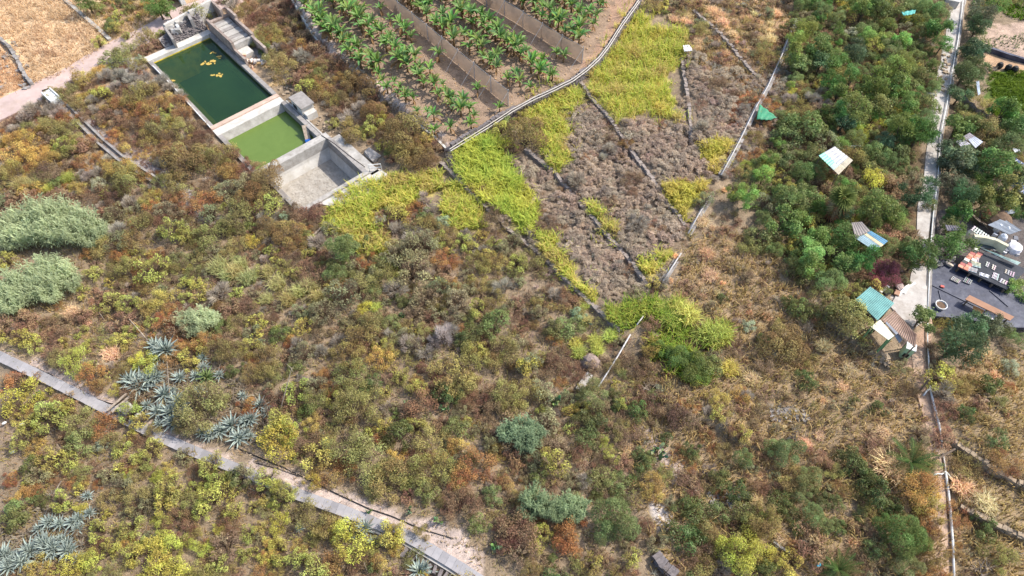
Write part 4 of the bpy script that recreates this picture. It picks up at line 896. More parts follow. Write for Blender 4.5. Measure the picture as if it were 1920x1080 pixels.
grass_area('crop_leaves', [Z('1838,72 1990,62 1990,112 1852,92')], 26, .28, .06, [(112, 116, 84), (140, 148, 112)], 'sprawling pale green vegetables along the black bed edging', (.5, 1.2), .6, 'crop')
grass_area('crop_leaves', [Z('1838,-20 1990,-20 1990,40 1920,42 1850,8')], 60, .5, .05, [(84, 112, 36), (104, 136, 48)], 'green leafy crop at the top of the garden', (.4, 1.1), .8, 'crop')
# ------------------------------------------------------------------ dry-stone walls
def stone_wall(px, hh, label, mt=STONE, below=.12, size=.36, cap=.1, group='dry-stone terrace walls', thick=.3, zfun=None):
    pts = [Vector(at(u, v)) for u, v in px]; b = MB(); rr = random.Random(int(px[0][0] * 7 + px[0][1]))
    for i in range(len(pts) - 1):
        A, B = pts[i], pts[i + 1]; d = (B - A); d.z = 0; ln = d.length; d.normalize(); s = Vector((d.y, -d.x, 0)); t = 0
        while t < ln:
            L1 = size * rr.uniform(.7, 1.4); c = A + d * (t + L1 / 2) + s * below
            up = ground_at_xy(*(c - s * .45).xy); lo = min(ground_at_xy(*(c + s * .4).xy), up - .15) if zfun is None else zfun
            top = max(up, lo + hh) + cap * rr.uniform(.3, 1.3) if cap > 0 else up + cap + rr.uniform(-.04, .04); z = lo - .1
            while z < top:
                h = size * .62 * rr.uniform(.75, 1.3); sl = (z - lo) * -.14
                q = c + s * (-sl * -1 * .6 + rr.uniform(-.04, .04))
                b.box(q.x, q.y, min(z + h / 2, top), L1 * .97, thick * rr.uniform(.85, 1.2), h * .96, math.atan2(d.y, d.x) + rr.uniform(-.12, .12), rr.uniform(-.12, .12), .03)
                z += h
            t += L1
    return tag(b.build('stone_wall', mt), label, 'wall', group)
WL = ['longest dry-stone terrace wall, lowest of the four on the brown slope', 'dry-stone terrace wall second up from the slope foot, below a lone dark bush',
      'dry-stone terrace wall in the middle of the brown knobby shrubs', 'short dry-stone terrace wall above the golden grass by the long pipe',
      'dry-stone wall curving down the topmost straw coloured terrace']
for (p, h), lab in zip(WALLS, WL): stone_wall(p, .22, lab, cap=-.02, below=.03, size=.28)
stone_wall([(1198, 3), (1165, 50), (1140, 90), (1122, 113), (1100, 133), (1075, 152), (1040, 170), (1000, 188), (960, 210), (915, 239), (845, 284)][::-1], 1.0,
           'dark stone retaining wall carrying the banana plantation', STONED, .2, .34, .02, None)
stone_wall([(1783, 832), (1815, 855), (1850, 880), (1900, 908), (1960, 935)], .5, 'pale rough stone wall running right from the dirt path beside the palm', mat('pale_field_stone', (168, 150, 126), (136, 118, 98), 4, .95, .3), .06, .28, .02, 'dry-stone terrace walls')
stone_wall([(1788, 948), (1830, 968), (1880, 995), (1960, 1032)], .4, 'low half buried stone wall at the lower right below the palm', MATS['pale_field_stone'], .06, .28, .0)
stone_wall([(2, 76), (22, 92), (38, 118), (52, 148), (62, 158)], .5, 'collapsed rubble wall between two straw fields at upper left', CONCG, .1, .4, .15, 'walls of the straw fields')
stone_wall([(-60, -60), (0, -60)], .2, 'x') if False else None
def low_wall(px, wd, h, label, mt, name='concrete_wall', sink=.8, group=None, cat='wall'):
    P = [Vector(at(u, v)) for u, v in px]; b = MB()
    for i in range(len(P) - 1): b.beam(P[i] + Vector((0, 0, h - (sink + h) / 2)), P[i + 1] + Vector((0, 0, h - (sink + h) / 2 + .002)), wd, sink + h)
    return tag(b.build(name, mt), label, cat, group)
low_wall([(116, -4), (140, 16), (165, 38), (190, 60), (207, 76)], .4, .25, 'straight grey concrete wall along the straw field at upper left', CONC)
low_wall([(548, 0), (568, 34), (587, 66), (608, 92)], .22, .15, 'white concrete kerb along the upper left edge of the plantation', CONCW, 'concrete_kerb', .5, 'kerbs along the plantation edge', 'kerb')
low_wall([(768, 220), (790, 238), (815, 258), (836, 279)], .22, .15, 'white concrete kerb ending at the lower plantation corner', CONCW, 'concrete_kerb', .5, 'kerbs along the plantation edge', 'kerb')
low_wall([(1702, 178), (1722, 179), (1750, 181)], .35, .35, 'short pale wall joining the right path between two trees', CONC)
low_wall([(1571 + 3, 281), (1610, 281)], .12, .5, 'thin white beam beside the green and white sheet roof', WHITE, 'beam', .1, None, 'beam')
# open stone channel below the white block
P = [Vector(at(u, v)) for u, v in [(124, 203), (160, 238), (190, 268), (228, 300), (262, 322), (297, 344)]]
ch = thing('stone_channel', tuple(P[0]), 'narrow grey concrete channel running down from the white block', 'water channel')
for sgn in (-1, 1):
    b = MB()
    for i in range(len(P) - 1):
        d = (P[i + 1] - P[i]).normalized(); s = Vector((-d.y, d.x, 0)) * .28 * sgn
        b.beam(P[i] + s + Vector((0, 0, .02)), P[i + 1] + s + Vector((0, 0, .022)), .2, .7)
    b.build('side_wall', CONCG, ch)
b = MB()
for i in range(len(P) - 1): b.beam(P[i] + Vector((0, 0, -.02)), P[i + 1] + Vector((0, 0, -.018)), .4, .3)
b.build('channel_bed', mat('channel_silt', (150, 140, 130), (118, 108, 100), 3, .95), ch)
# white hollow block at the end of the channel
P = at(103, 190); hb = thing('concrete_block', P, 'white hollow concrete block at the head of the channel by the road', 'block')
b = MB(); rz = R(-42); b.box(P[0], P[1], P[2] + .35, 1.9, 1.0, .9, rz); b.build('body', WHITE, hb)
for k in range(3):
    b = MB(); o = (k - 1) * .5; b.box(P[0] + o * math.cos(rz) - .18 * math.sin(rz) * (-1 if k % 2 else 1), P[1] + o * math.sin(rz) + .18 * math.cos(rz) * (-1 if k % 2 else 1), P[2] + .803, .12, .16, .01, rz)
    b.build('opening', CONCG, hb)
b = MB()
for s in (-1, 1): b.box(P[0] - s * .44 * math.sin(rz), P[1] + s * .44 * math.cos(rz), P[2] + .86, 1.9, .12, .12, rz)
b.build('rim', WHITE, hb)
# covers of the road drain
P = at(86, 170); b = MB(); b.box(P[0], P[1], P[2] + .115, .6, .22, .02, R(30)); tag(b.build('drain_cover', HOSE), 'small dark drain cover set in the pink road', 'drain cover')

# ------------------------------------------------------------------ pipes
def pipe(px, r, label, mt=PIPE, dz=.12, group=None, name='water_pipe', sag=0, cat='pipe', n=6, abs_z=None):
    P = []
    for i, (u, v) in enumerate(px):
        q = at(u, v, dz) if abs_z is None else None
        P.append((q[0], q[1], q[2] + dz))
    Q = [Vector(P[0])]
    for i in range(1, len(P)):
        a = Vector(P[i - 1]); c = Vector(P[i]); k = max(1, int((c - a).length / 1.5))
        for t in range(1, k + 1):
            p = a.lerp(c, t / k)
            if t < k: p.z = max(p.z, ground_at_xy(p.x, p.y) + dz * .6) + random.uniform(-.01, .02)
            Q.append(p)
    b = MB(); b.tube(Q, r, n); return tag(b.build(name, mt, smooth=True), label, cat, group)
BP = [(1198, 0), (1165, 46), (1155, 62), (1140, 86), (1122, 109), (1100, 129), (1075, 148), (1040, 166), (1000, 184), (960, 206), (915, 236), (850, 276), (842, 281)]
for k_, lab_ in ((0, 'upper of two parallel pale pipes along the plantation edge'), (1, 'lower of two parallel pale pipes along the plantation edge')):
    Q_ = [Vector(pz(u + 1.5 * k_, v - 1 + 4 * k_, 1.28 - .06 * k_)) for u, v in BP]; R_ = [Q_[0]]
    for q0_, q1_ in zip(Q_, Q_[1:]):
        for t_ in (1, 2, 3, 4): R_.append(q0_.lerp(q1_, t_ / 4) + Vector((0, 0, random.uniform(-.03, .02) if t_ < 4 else 0)))
    b = MB(); b.tube(R_, .055, 6); tag(b.build('water_pipe', PIPE, smooth=True), lab_, 'pipe', 'pipes along the plantation edge')
low_wall([(1493, 40), (1467, 106), (1440, 166), (1420, 201), (1405, 231), (1390, 262), (1375, 291), (1350, 332)], .5, .35, 'long thin concrete channel wall between brown terraces and green garden', CONCG, 'concrete_wall', .8)
pipe([(1493, 36), (1467, 101), (1440, 161), (1420, 196), (1405, 226), (1390, 257), (1375, 286), (1352, 328)], .06, 'long grey pipe lying on the channel wall at the garden edge', PIPEG, dz=.5)
low_wall([(1332, 372), (1310, 407), (1290, 442)], .5, .2, 'grey channel wall segment beside the golden grass', CONCG)
pipe([(1332, 367), (1310, 402), (1290, 438)], .06, 'straight grey pipe descending past the golden grass', PIPEG, dz=.45)
low_wall([(1268, 490), (1243, 528)], .5, .2, 'short channel wall below the crossing of pipe and terraces', CONCG)
pipe([(1277, 475), (1262, 498), (1243, 527)], .06, 'short grey pipe below the crossing of the terraces', PIPEG, dz=.4)
pipe([(1206, 593), (1194, 609)], .055, 'shortest grey pipe stub emerging from fresh green grass', PIPEG, dz=.5)
pipe([(1182, 627), (1160, 665), (1140, 697), (1121, 726)], .06, 'fallen grey pole slanting down beside the rubble heap', PIPEG, dz=.5)
low_wall([(1106, 703), (1096, 716), (1084, 734)], .5, .25, 'pale narrow channel end below the rubble heap', CONC)
WP = [(1806, 0), (1797, 70), (1785, 135), (1775, 197), (1764, 250), (1758, 338), (1750, 400), (1744, 470), (1742, 530), (1739, 580)]
low_wall([(u + 1, v + 2) for u, v in WP], .25, .12, 'low concrete edging wall along the right side of the path', CONCG)
pipe(WP, .055, 'white pipe running along the right edge of the pale path', WHITE, dz=.2)
pipe([(1739, 604), (1739, 640), (1741, 670), (1742, 702)], .055, 'white pipe beside the brown tin roof', WHITE, dz=.15)
pipe([(1743, 722), (1748, 745), (1753, 765), (1762, 800), (1766, 838)], .08, 'white pipe bending down the dirt path below the poles', WHITE, dz=.18)
pipe([(1773, 885), (1778, 920), (1782, 960), (1786, 1010), (1789, 1095)], .09, 'thick white pipe at the foot of the dirt path', WHITE, dz=.18)
pipe([(1768, 850), (1771, 868), (1773, 885)], .06, 'pale joint piece of pipe partly buried near the palm', PIPE, dz=.1)
pipe([(1744, 896), (1748, 891), (1758, 888), (1766, 889), (1773, 884)], .05, 'white curved hose crossing the dirt path under the palm', WHITE, dz=.15, name='hose', cat='hose')
pipe([(1774, 884), (1781, 893), (1789, 904)], .05, 'thin white hose branching right from the thick pipe', WHITE, dz=.15, name='hose', cat='hose')
pipe([(1731, 742), (1738, 733), (1745, 727)], .06, 'white bent pipe leaning on the crossbar of the path', WHITE, dz=.2)
# timber gate remains over the path
P = at(1722, 736); Q = at(1744, 720); b = MB(); b.tube([(P[0], P[1], P[2]), (P[0] + .15, P[1] + .3, P[2] + 1.5)], .07, 6); tag(b.build('post', BARK), 'dark leaning post beside the dirt path', 'post')
A = Vector(at(1727, 716)); B_ = Vector(at(1756, 716)); b = MB(); b.tube([A + Vector((0, 0, .55)), B_ + Vector((0, 0, .6))], .07, 6); tag(b.build('crossbar', BARK), 'dark pole lying across the dirt path', 'pole')
P = at(1757, 713); b = MB(); b.lathe((P[0], P[1], P[2]), [(.01, 0), (.22, .1), (.26, .3), (.2, .45), (.01, .5)], 10); tag(b.build('bucket', WHITE), 'small white bucket beside the crossing pole', 'bucket')
A = Vector(at(1750, 866)); B_ = Vector(at(1779, 850)); b = MB(); b.tube([A + Vector((0, 0, .7)), B_ + Vector((0, 0, .8))], .07, 6); tag(b.build('pole', BARK), 'grey pole reaching from the palm over the pipe', 'pole')

# ------------------------------------------------------------------ banana plantation
banana_soil = None
def leaf_strip(name, Ln, Wd, arch, seed, tip=.12, fold=.25, seg=7):
    rg_ = random.Random(seed); b = MB(); rows = []
    for i in range(seg + 1):
        t = i / seg; ang = R(84) - arch * t ** 1.3; wv = Wd * (min(1, t * 5) * .15 if t < .16 else math.sin(math.pi * (.18 + .8 * (t - .16) / .84)) ** .7)
        rows.append((t, ang, max(wv, .012)))
    x = z = 0; P = []
    for i, (t, a, wv) in enumerate(rows):
        if i: x += math.cos(a) * Ln / seg; z += math.sin(a) * Ln / seg
        n = (-math.sin(a), math.cos(a)); f = fold * wv
        P.append([(x + n[0] * f, -wv / 2 * rg_.uniform(.85, 1.05), z + n[1] * f), (x, 0, z), (x + n[0] * f, wv / 2 * rg_.uniform(.85, 1.05), z + n[1] * f)])
    for r in P: b.v += r
    for i in range(seg):
        a = i * 3; b.f += [(a, a + 1, a + 4, a + 3), (a + 1, a + 2, a + 5, a + 4)]
    return b
PLM = None
m, n, out = new_mat('plant_leaf')
oi = N(n, 'ShaderNodeObjectInfo'); tcx = N(n, 'ShaderNodeTexCoord'); nn_ = N(n, 'ShaderNodeTexNoise', Scale=3.0, Detail=4.0); L(n, tcx.outputs['Object'], nn_.inputs['Vector'])
hv = N(n, 'ShaderNodeHueSaturation'); mr = N(n, 'ShaderNodeMapRange'); mr.inputs['To Min'].default_value = .7; mr.inputs['To Max'].default_value = 1.3
L(n, nn_.outputs['Fac'], mr.inputs[0]); L(n, mr.outputs[0], hv.inputs['Value']); L(n, oi.outputs['Color'], hv.inputs['Color'])
d = N(n, 'ShaderNodeBsdfPrincipled', Roughness=.7); d.inputs['Specular IOR Level'].default_value = .15; t = N(n, 'ShaderNodeBsdfTranslucent'); L(n, hv.outputs[0], d.inputs['Base Color']); L(n, hv.outputs[0], t.inputs[0])
ms = N(n, 'ShaderNodeMixShader'); ms.inputs[0].default_value = .3; L(n, d.outputs[0], ms.inputs[1]); L(n, t.outputs[0], ms.inputs[2]); L(n, ms.outputs[0], out.inputs[0]); PLM = m
BLEAF = [leaf_strip('banana_leaf', 1.55 + .1 * k, .4, R(30 + 22 * k), k).mesh('banana_leaf', PLM) for k in range(4)]
STEM = MB().lathe((0, 0, 0), [(.15, -.1), (.13, .4), (.1, .8), (.06, 1.0)], 7).mesh('pseudostem', mat('banana_stem', (128, 104, 70), (92, 74, 50), 4, .9))
rb = random.Random(4)
def child(name, me, par, loc, rot, sc, col=None):
    o = bpy.data.objects.new(name, me); COL.objects.link(o); o.parent = par; o.location = loc; o.rotation_euler = rot
    o.scale = sc if hasattr(sc, '__len__') else (sc, sc, sc)
    if col is not None: o.color = (*col, 1) if len(col) == 3 else col
    return o
BANANAS = []
def banana(x, y, z, s):
    o = bpy.data.objects.new('banana_plant', None); COL.objects.link(o); o.location = (x, y, z); o['category'] = 'banana plant'; o.empty_display_size = .2
    o['group'] = 'banana plants in the plantation rows'; o['_o'] = (x, y, z)
    sh = s * rb.uniform(.75, 1.1)
    child('pseudostem', STEM, o, (0, 0, 0), (rb.uniform(-.08, .08), rb.uniform(-.08, .08), rb.uniform(0, 6)), (s, s, sh))
    k0 = rb.uniform(0, 6.28); nl = rb.randint(9, 12); tint = rb.uniform(-.1, .12)
    for i in range(nl):
        v = max(0, min(3, int(4 * i / nl + rb.uniform(-.8, .8))))
        c = lin((96 + 34 * rb.random(), 126 + 28 * rb.random(), 66 + 20 * rb.random())) * (1 + tint)
        if rb.random() < .12: c = lin((126, 152, 92))
        child('leaf', BLEAF[3 - v], o, (0, 0, .9 * sh), (rb.uniform(-.12, .12), rb.uniform(-.1, .22) + .05 * (i % 3), k0 + i * 2.4), s * rb.uniform(.8, 1.1), c)
    for i in range(rb.randint(1, 4)):
        child('dry_leaf', BLEAF[0], o, (0, 0, .82 * sh), (rb.uniform(-.3, .3), 1.4 + rb.uniform(0, .5), rb.uniform(0, 6.28)), s * .75, lin((150, 118, 82)))
    BANANAS.append(o)
N1a = Vector(at(700, -8)); N1b = Vector(at(953, 200)); N2a = Vector(at(880, -8)); N2b = Vector(at(1091, 119))
nd = (N1b - N1a); nd.z = 0; nd.normalize(); npn = Vector((-nd.y, nd.x, 0))
netlines = [(N1a, N1b), (N2a, N2b)]
def near_net(x, y, m=.7):
    for a, c in netlines:
        d = c - a; d.z = 0; L_ = d.length; d.normalize(); q = Vector((x, y, 0)) - Vector((a.x, a.y, 0)); t = q.dot(d)
        if t < L_ + .5 and -1.15 < d.x * q.y - d.y * q.x < m: return True
    return False
BPOLY = Z('556,-60 556,-6 598,66 640,112 705,176 770,226 830,272 905,238 960,205 1000,182 1035,165 1050,150 1040,130 1062,118 1085,108 1096,95 1130,20 1150,-40')
o0 = Vector((N1b.x, N1b.y, 0))
nb_ = 0
for row in range(-12, 15):
    off = row * 1.6 + (.35 if row % 2 else -.35)
    t = -34.0
    while t < 22:
        t += rb.uniform(.85, 1.25)
        p = o0 + nd * t + npn * (off + rb.uniform(-.35, .35))
        z = ground_at_xy(p.x, p.y); u, v = proj(p.x, p.y, z)
        if not inpoly(np.array([u]), np.array([v]), BPOLY)[0] or v < -22: continue
        if near_net(p.x, p.y): continue
        if rb.random() < .1: continue
        thin = 1.0 if v < 150 else .8
        if v > 165 and rb.random() < .25: continue
        if nb_ < 298: banana(p.x, p.y, z, rb.uniform(.55, .98) * thin); nb_ += 1
print('banana plants', nb_)

# windbreak nets on posts with stays
m, n, out = new_mat('brown_shade_net')
d = N(n, 'ShaderNodeBsdfDiffuse'); t = N(n, 'ShaderNodeBsdfTranslucent'); tp = N(n, 'ShaderNodeBsdfTransparent')
tcx = N(n, 'ShaderNodeTexCoord'); wv_ = N(n, 'ShaderNodeTexNoise', Scale=1.5, Detail=5.0); L(n, tcx.outputs['Object'], wv_.inputs['Vector'])
rp = N(n, 'ShaderNodeValToRGB'); rp.color_ramp.elements[0].color = (*lin((150, 130, 113)), 1); rp.color_ramp.elements[1].color = (*lin((172, 150, 131)), 1)
L(n, wv_.outputs['Fac'], rp.inputs[0]); L(n, rp.outputs[0], d.inputs[0]); L(n, rp.outputs[0], t.inputs[0])
ma = N(n, 'ShaderNodeMixShader'); ma.inputs[0].default_value = .3; L(n, d.outputs[0], ma.inputs[1]); L(n, t.outputs[0], ma.inputs[2])
mb_ = N(n, 'ShaderNodeMixShader'); mb_.inputs[0].default_value = .1; L(n, ma.outputs[0], mb_.inputs[1]); L(n, tp.outputs[0], mb_.inputs[2]); L(n, mb_.outputs[0], out.inputs[0])
NETM = m
for (a, c), lab in zip(netlines, ('long brown windbreak net ending nearest the retaining wall corner', 'second brown windbreak net, farther right in the plantation')):
    nt_ = thing('windbreak_net', tuple(c), lab, 'windbreak net', 'windbreak nets across the plantation'); Hn = 1.9
    K = 40; b = MB(); rowsn = []
    for i in range(K + 1):
        p = a.lerp(c, i / K); z = ground_at_xy(p.x, p.y); rowsn.append((p, z))
    for i, (p, z) in enumerate(rowsn):
        for j in range(5):
            q = p + npn * (.12 * math.sin(i * 1.1) * math.sin(math.pi * j / 4) + rb.uniform(-.02, .02)); b.v.append((q.x, q.y, z + .05 + (Hn - .05) * j / 4 - .12 * abs(math.sin(i * .5)) * (j == 4)))
    for i in range(K):
        for j in range(4): k = i * 5 + j; b.f.append((k, k + 5, k + 6, k + 1))
    b.build('net', NETM, nt_)
    ln = (c - a).length; k = int(ln / 2.6)
    for i in range(k + 1):
        p = c + (a - c) * (i / k); z = ground_at_xy(p.x, p.y); b = MB(); b.tube([(p.x, p.y, z - .1), (p.x, p.y, z + Hn + .15)], .04, 5); b.build('post', PIPEG, nt_)
        if i in (1, 2, 3, 4, 0):
            q = p - npn * 1.7; zq = ground_at_xy(q.x, q.y); b = MB(); b.tube([(p.x, p.y, z + Hn * .95), (q.x, q.y, zq)], .022, 4); b.build('stay', PIPEG, nt_)
    b = MB(); b.tube([(p.x, p.y, z + Hn) for p, z in rowsn], .02, 4); b.build('top_wire', PIPEG, nt_)
b = MB(); P = at(1092, 121)

# ------------------------------------------------------------------ agaves, prickly pears, reeds, palms
def agave_leaf(seed, Ln=1.0, W=.17, bend=.35):
    b = MB(); seg = 6; x = z = 0
    prof = [.62, .8, 1.0, .95, .72, .4, .03]
    for i in range(seg + 1):
        t = i / seg; a = R(10) * 0 + bend * (t - .3)
        if i: x += math.cos(-a * .9) * Ln / seg; z += math.sin(-a * .9) * Ln / seg
        wv = W * prof[i] / 2; f = wv * .55
        b.v += [(x, -wv, z + f), (x, 0, z), (x, wv, z + f), (x, 0, z - .02 * (1 - t) - .004)]
    for i in range(seg):
        a = i * 4; b.f += [(a, a + 4, a + 5, a + 1), (a + 1, a + 5, a + 6, a + 2), (a + 2, a + 6, a + 7, a + 3), (a + 3, a + 7, a + 4, a)]
    return b.mesh('agave_leaf', PLM)
AGL = [agave_leaf(0, 1, .15, .12), agave_leaf(1, 1, .16, .4), agave_leaf(2, 1, .17, .8)]
AG = []
def agave(u, v, rp, green=False):
    P = at(u, v, .25); r = rp / ppm(v); o = thing('agave', P, None, 'agave', 'blue grey agave rosettes'); AG.append((o, u, v))
    nl = 38
    for i in range(nl):
        t = i / (nl - 1); el = R(14) + R(70) * t + rb.uniform(-.1, .1)
        base = (172, 183, 172) if not green else (132, 150, 96)
        f_ = rb.uniform(.84, 1.08); c = lin(tuple(q * f_ for q in base))
        if i < 5 and rb.random() < .5: c = lin((150, 140, 110))
        child('leaf', AGL[0 if t > .65 else rb.choice((0, 1, 1, 2))], o, (0, 0, .12 + .15 * t), (rb.uniform(-.2, .2), -el, i * 2.39996), r * (1.08 - .3 * t) * rb.uniform(.85, 1.1), c)
for s in '264,724,38 291,707,26 313,658,34 297,772,24 322,775,32 336,757,30 327,792,28 346,778,26 338,709,20 374,733,17 382,691,17 389,708,24 436,798,28 413,809,26 449,822,26 471,787,28 489,762,24 378,812,17 455,742,14 310,740,24 300,795,20 8,1042,36 18,1064,24 42,1053,28 58,1033,28 90,1028,32 80,1014,22 103,1030,28 128,1033,24 117,1012,22 92,980,24 113,983,22 137,980,24 148,973,20 168,962,18 165,930,16 685,990,24 697,1018,18 787,1072,30 562,990,14 380,672,14'.split():
    u, v, r = map(float, s.split(',')); agave(u, v, r * rb.uniform(.8, 1.08), green=(u, v) in ((389, 708),))
    if r > 23:
        for k in range(2): agave(u + rb.uniform(-26, 26), v + rb.uniform(-12, 14), r * rb.uniform(.45, .8))
PAD = MB(); k = 12
for z in (-.035, .035):
    for i in range(k):
        t = 6.2832 * i / k; PAD.v.append((math.sin(t) * .5 * (.85 + .15 * math.cos(t)), z * .8, .5 - .5 * math.cos(t)))
PAD.v += [(0, -.06, .5), (0, .06, .5)]
for i in range(k):
    j = (i + 1) % k; PAD.f += [(i, j, k + j, k + i), (2 * k, j, i), (2 * k + 1, k + i, k + j)]
PADM = PAD.mesh('pad', PLM)
PP = []
def pear(u, v, rp, npad=26, base=(134, 154, 108)):
    P = at(u, v, .4); r = rp / ppm(v); o = thing('prickly_pear', P, None, 'prickly pear', 'prickly pear cacti among the shrubs'); PP.append((o, u, v))
    tips = [(Vector((rb.uniform(-.3, .3) * r, rb.uniform(-.3, .3) * r, 0)), Vector((rb.uniform(-.4, .4), rb.uniform(-.4, .4), 1)).normalized()) for _ in range(4)]
    for i in range(npad):
        b0, d = tips.pop(0); s = rb.uniform(.26, .42) * max(.75, r / 1.1)
        rot = d.to_track_quat('Z', 'Y').to_euler(); c = lin(tuple(q * rb.uniform(.8, 1.08) for q in base))
        ob = child('pad', PADM, o, b0, (rot.x, rot.y, rot.z + rb.uniform(0, 3.1) * 0), (s * .8, s * .9, s), c)
        ob.rotation_euler = (d.to_track_quat('Z', 'Y') @ Matrix.Rotation(rb.uniform(0, 3.14), 3, 'Z').to_quaternion()).to_euler()
        e = b0 + d * s * .93
        for _ in range(2):
            d2 = (d + Vector((rb.uniform(-.9, .9), rb.uniform(-.9, .9), rb.uniform(-.3, .4)))).normalized()
            if Vector((e.x, e.y)).length < r * .95 and e.z < r * 1.3: tips.append((e.copy(), d2))
        if not tips: tips.append((Vector((rb.uniform(-.6, .6) * r, rb.uniform(-.6, .6) * r, 0)), Vector((rb.uniform(-.6, .6), rb.uniform(-.6, .6), 1)).normalized()))
for s in '1045,750,30,30 1232,850,28,30 755,590,18,20 835,762,20,22 930,1030,26,28 762,752,14,14 72,738,16,16 1100,602,16,16 690,955,14,12 765,955,14,14 820,975,18,16 1060,735,16,14'.split():
    u, v, r, k = s.split(','); pear(float(u), float(v), float(r), int(k))
def reed_mesh(seed, nst=46):
    rg_ = np.random.default_rng(seed); parts = []
    for s in range(nst):
        a = rg_.uniform(0, 6.28); q = math.sqrt(rg_.random()) * .55; b0 = np.array([q * math.cos(a), q * math.sin(a), 0]); ln = np.array([math.cos(a), math.sin(a), 0]) * rg_.uniform(.1, .45)
        top = b0 + ln + np.array([0, 0, rg_.uniform(.75, 1.75)])
        parts.append((twig_tris(b0[None], top[None], .012, rg_), rg_.random(1), np.full(1, .45), 0))
        k = 17; t = rg_.uniform(.4, 1, k); p = b0 + (top - b0) * t[:, None]; an = rg_.uniform(0, 6.28, k)
        d = np.stack([np.cos(an), np.sin(an), rg_.uniform(.5, 1.6, k)], -1); d = nrm(d); l = rg_.uniform(.3, .6, k)[:, None]
        m_ = p + d * l * .55; e = p + d * l - np.array([0, 0, .12]) * l / .3; sd_ = nrm(np.cross(d, np.array([0, 0, 1.]))) * .024
        v = rg_.random(k); g = np.full(k, rg_.uniform(.4, .6))
        parts.append((np.stack([p - sd_ * .5, p + sd_ * .5, m_ + sd_, m_ - sd_], 1), v, g, 0)); parts.append((np.stack([m_ - sd_, m_ + sd_, e + sd_ * .1, e - sd_ * .1], 1), v, g, 0))
    return pack('reed_leaves', parts, LEAF)
REED = [reed_mesh(900 + i) for i in range(4)]
RD = []
for s in '12,440,20 38,432,24 64,424,24 92,420,26 120,422,26 148,428,24 176,434,22 192,442,16 30,456,20 60,450,22 90,448,22 120,450,22 150,452,20 178,456,16 10,560,22 36,548,22 60,530,22 84,515,20 104,508,18 126,520,18 140,536,16 110,540,20 84,550,22 58,560,22 30,574,20 8,580,16 100,560,16 355,607,16 385,603,18 372,618,15 402,602,13 952,815,18 978,808,20 1000,820,20 985,838,18 1000,940,20 1025,955,18 990,960,16 1060,945,16 1085,955,18 1075,970,14 1045,965,14'.split():
    u, v, r = map(float, s.split(',')); P = at(u, v, .5); q = r / ppm(v) * 1.28
    o = bpy.data.objects.new('reed_clump', rb.choice(REED)); COL.objects.link(o); o.location = P; o.scale = (q, q, q * rb.uniform(1.0, 1.4)); o.rotation_euler.z = rb.uniform(0, 6.28)
    base = (182, 192, 148) if u < 420 else (150, 166, 124)
    if 950 < u < 1010 and v < 850: base = (138, 156, 120)
    f_ = rb.uniform(.9, 1.08); o.color = (*lin(tuple(c * f_ for c in base)), 1); o['category'] = 'reeds'; o['group'] = 'clumps of giant reed'; RD.append((o, u, v))
def frond(seed, Ln=1.0, droop=1.0):
    b = MB(); rg_ = random.Random(seed); P = []; x = z = 0; seg = 9
    for i in range(seg + 1):
        a = R(35) - droop * i / seg
        if i: x += math.cos(a) * Ln / seg; z += math.sin(a) * Ln / seg
        P.append((x, z, a))
    for i in range(seg):
        (x0, z0, a), (x1, z1, _) = P[i], P[i + 1]
        b.quad((x0, -.012, z0), (x1, -.01, z1), (x1, .01, z1), (x0, .012, z0))
        for s in (-1, 1):
            for k in range(2):
                f = k / 2; xx = x0 + (x1 - x0) * f; zz = z0 + (z1 - z0) * f; l = .13 * math.sin(math.pi * (.12 + .85 * (i + f) / seg)) ** .6
                b.quad((xx, 0, zz), (xx + .02, 0, zz), (xx + .17 * l / .26, s * l, zz + .10 * l / .26 - .03), (xx + .14 * l / .26, s * l, zz + .09 * l / .26 - .03))
    return b.mesh('frond', PLM)
FR = [frond(0, 1, .7), frond(1, 1, 1.1), frond(2, 1, 1.6)]
def date_palm(u, v, rp, label):
    P = at(u, v, .6); r = rp / ppm(v); o = thing('date_palm', P, label, 'palm', None)
    b = MB(); b.lathe(P, [(.3, -.1), (.32, .3), (.22, .62)], 9); b.build('trunk', BARK, o)
    for i in range(26):
        t = i / 25; child('frond', FR[0 if t > .5 else 1], o, (0, 0, .6), (rb.uniform(-.25, .25), R(18) - R(50) * t + rb.uniform(-.1, .1), i * 2.4), r * rb.uniform(.8, 1.15), lin((74 * rb.uniform(.85, 1.25), 90 * rb.uniform(.9, 1.15), 46)))
date_palm(1708, 868, 50, 'low date palm with arching dark green fronds beside the dirt path')
date_palm(1572, 1068, 44, 'small date palm half cut by the bottom edge near the blue scrap')
FAN = MB(); K = 13
for i in range(K):
    a0 = R(-105) + R(210) * i / K; a1 = R(-105) + R(210) * (i + 1) / K; am = (a0 + a1) / 2
    FAN.quad((.35, 0, 0), (.35 + .42 * math.cos(a0), .42 * math.sin(a0), .02), (.35 + .8 * math.cos(am), .8 * math.sin(am), -.12), (.35 + .42 * math.cos(a1), .42 * math.sin(a1), .05))
FAN.quad((0, -.015, 0), (.36, -.012, 0), (.36, .012, 0), (0, .015, 0)); FANM = FAN.mesh('fan_leaf', PLM)
P = at(1556, 412); o = thing('fan_palm', P, 'fan palm with a shaggy skirt of dead tan leaves among the garden trees', 'palm')
b = MB(); b.lathe(P, [(.34, -.1), (.26, .8), (.22, 2.6)], 9); b.build('trunk', BARK, o)
for i in range(24):
    t = i / 23; child('leaf', FANM, o, (0, 0, 2.7), (rb.uniform(-.2, .2), R(10) - R(80) * t, i * 2.4), rb.uniform(1.0, 1.35), lin((112, 122, 64)))
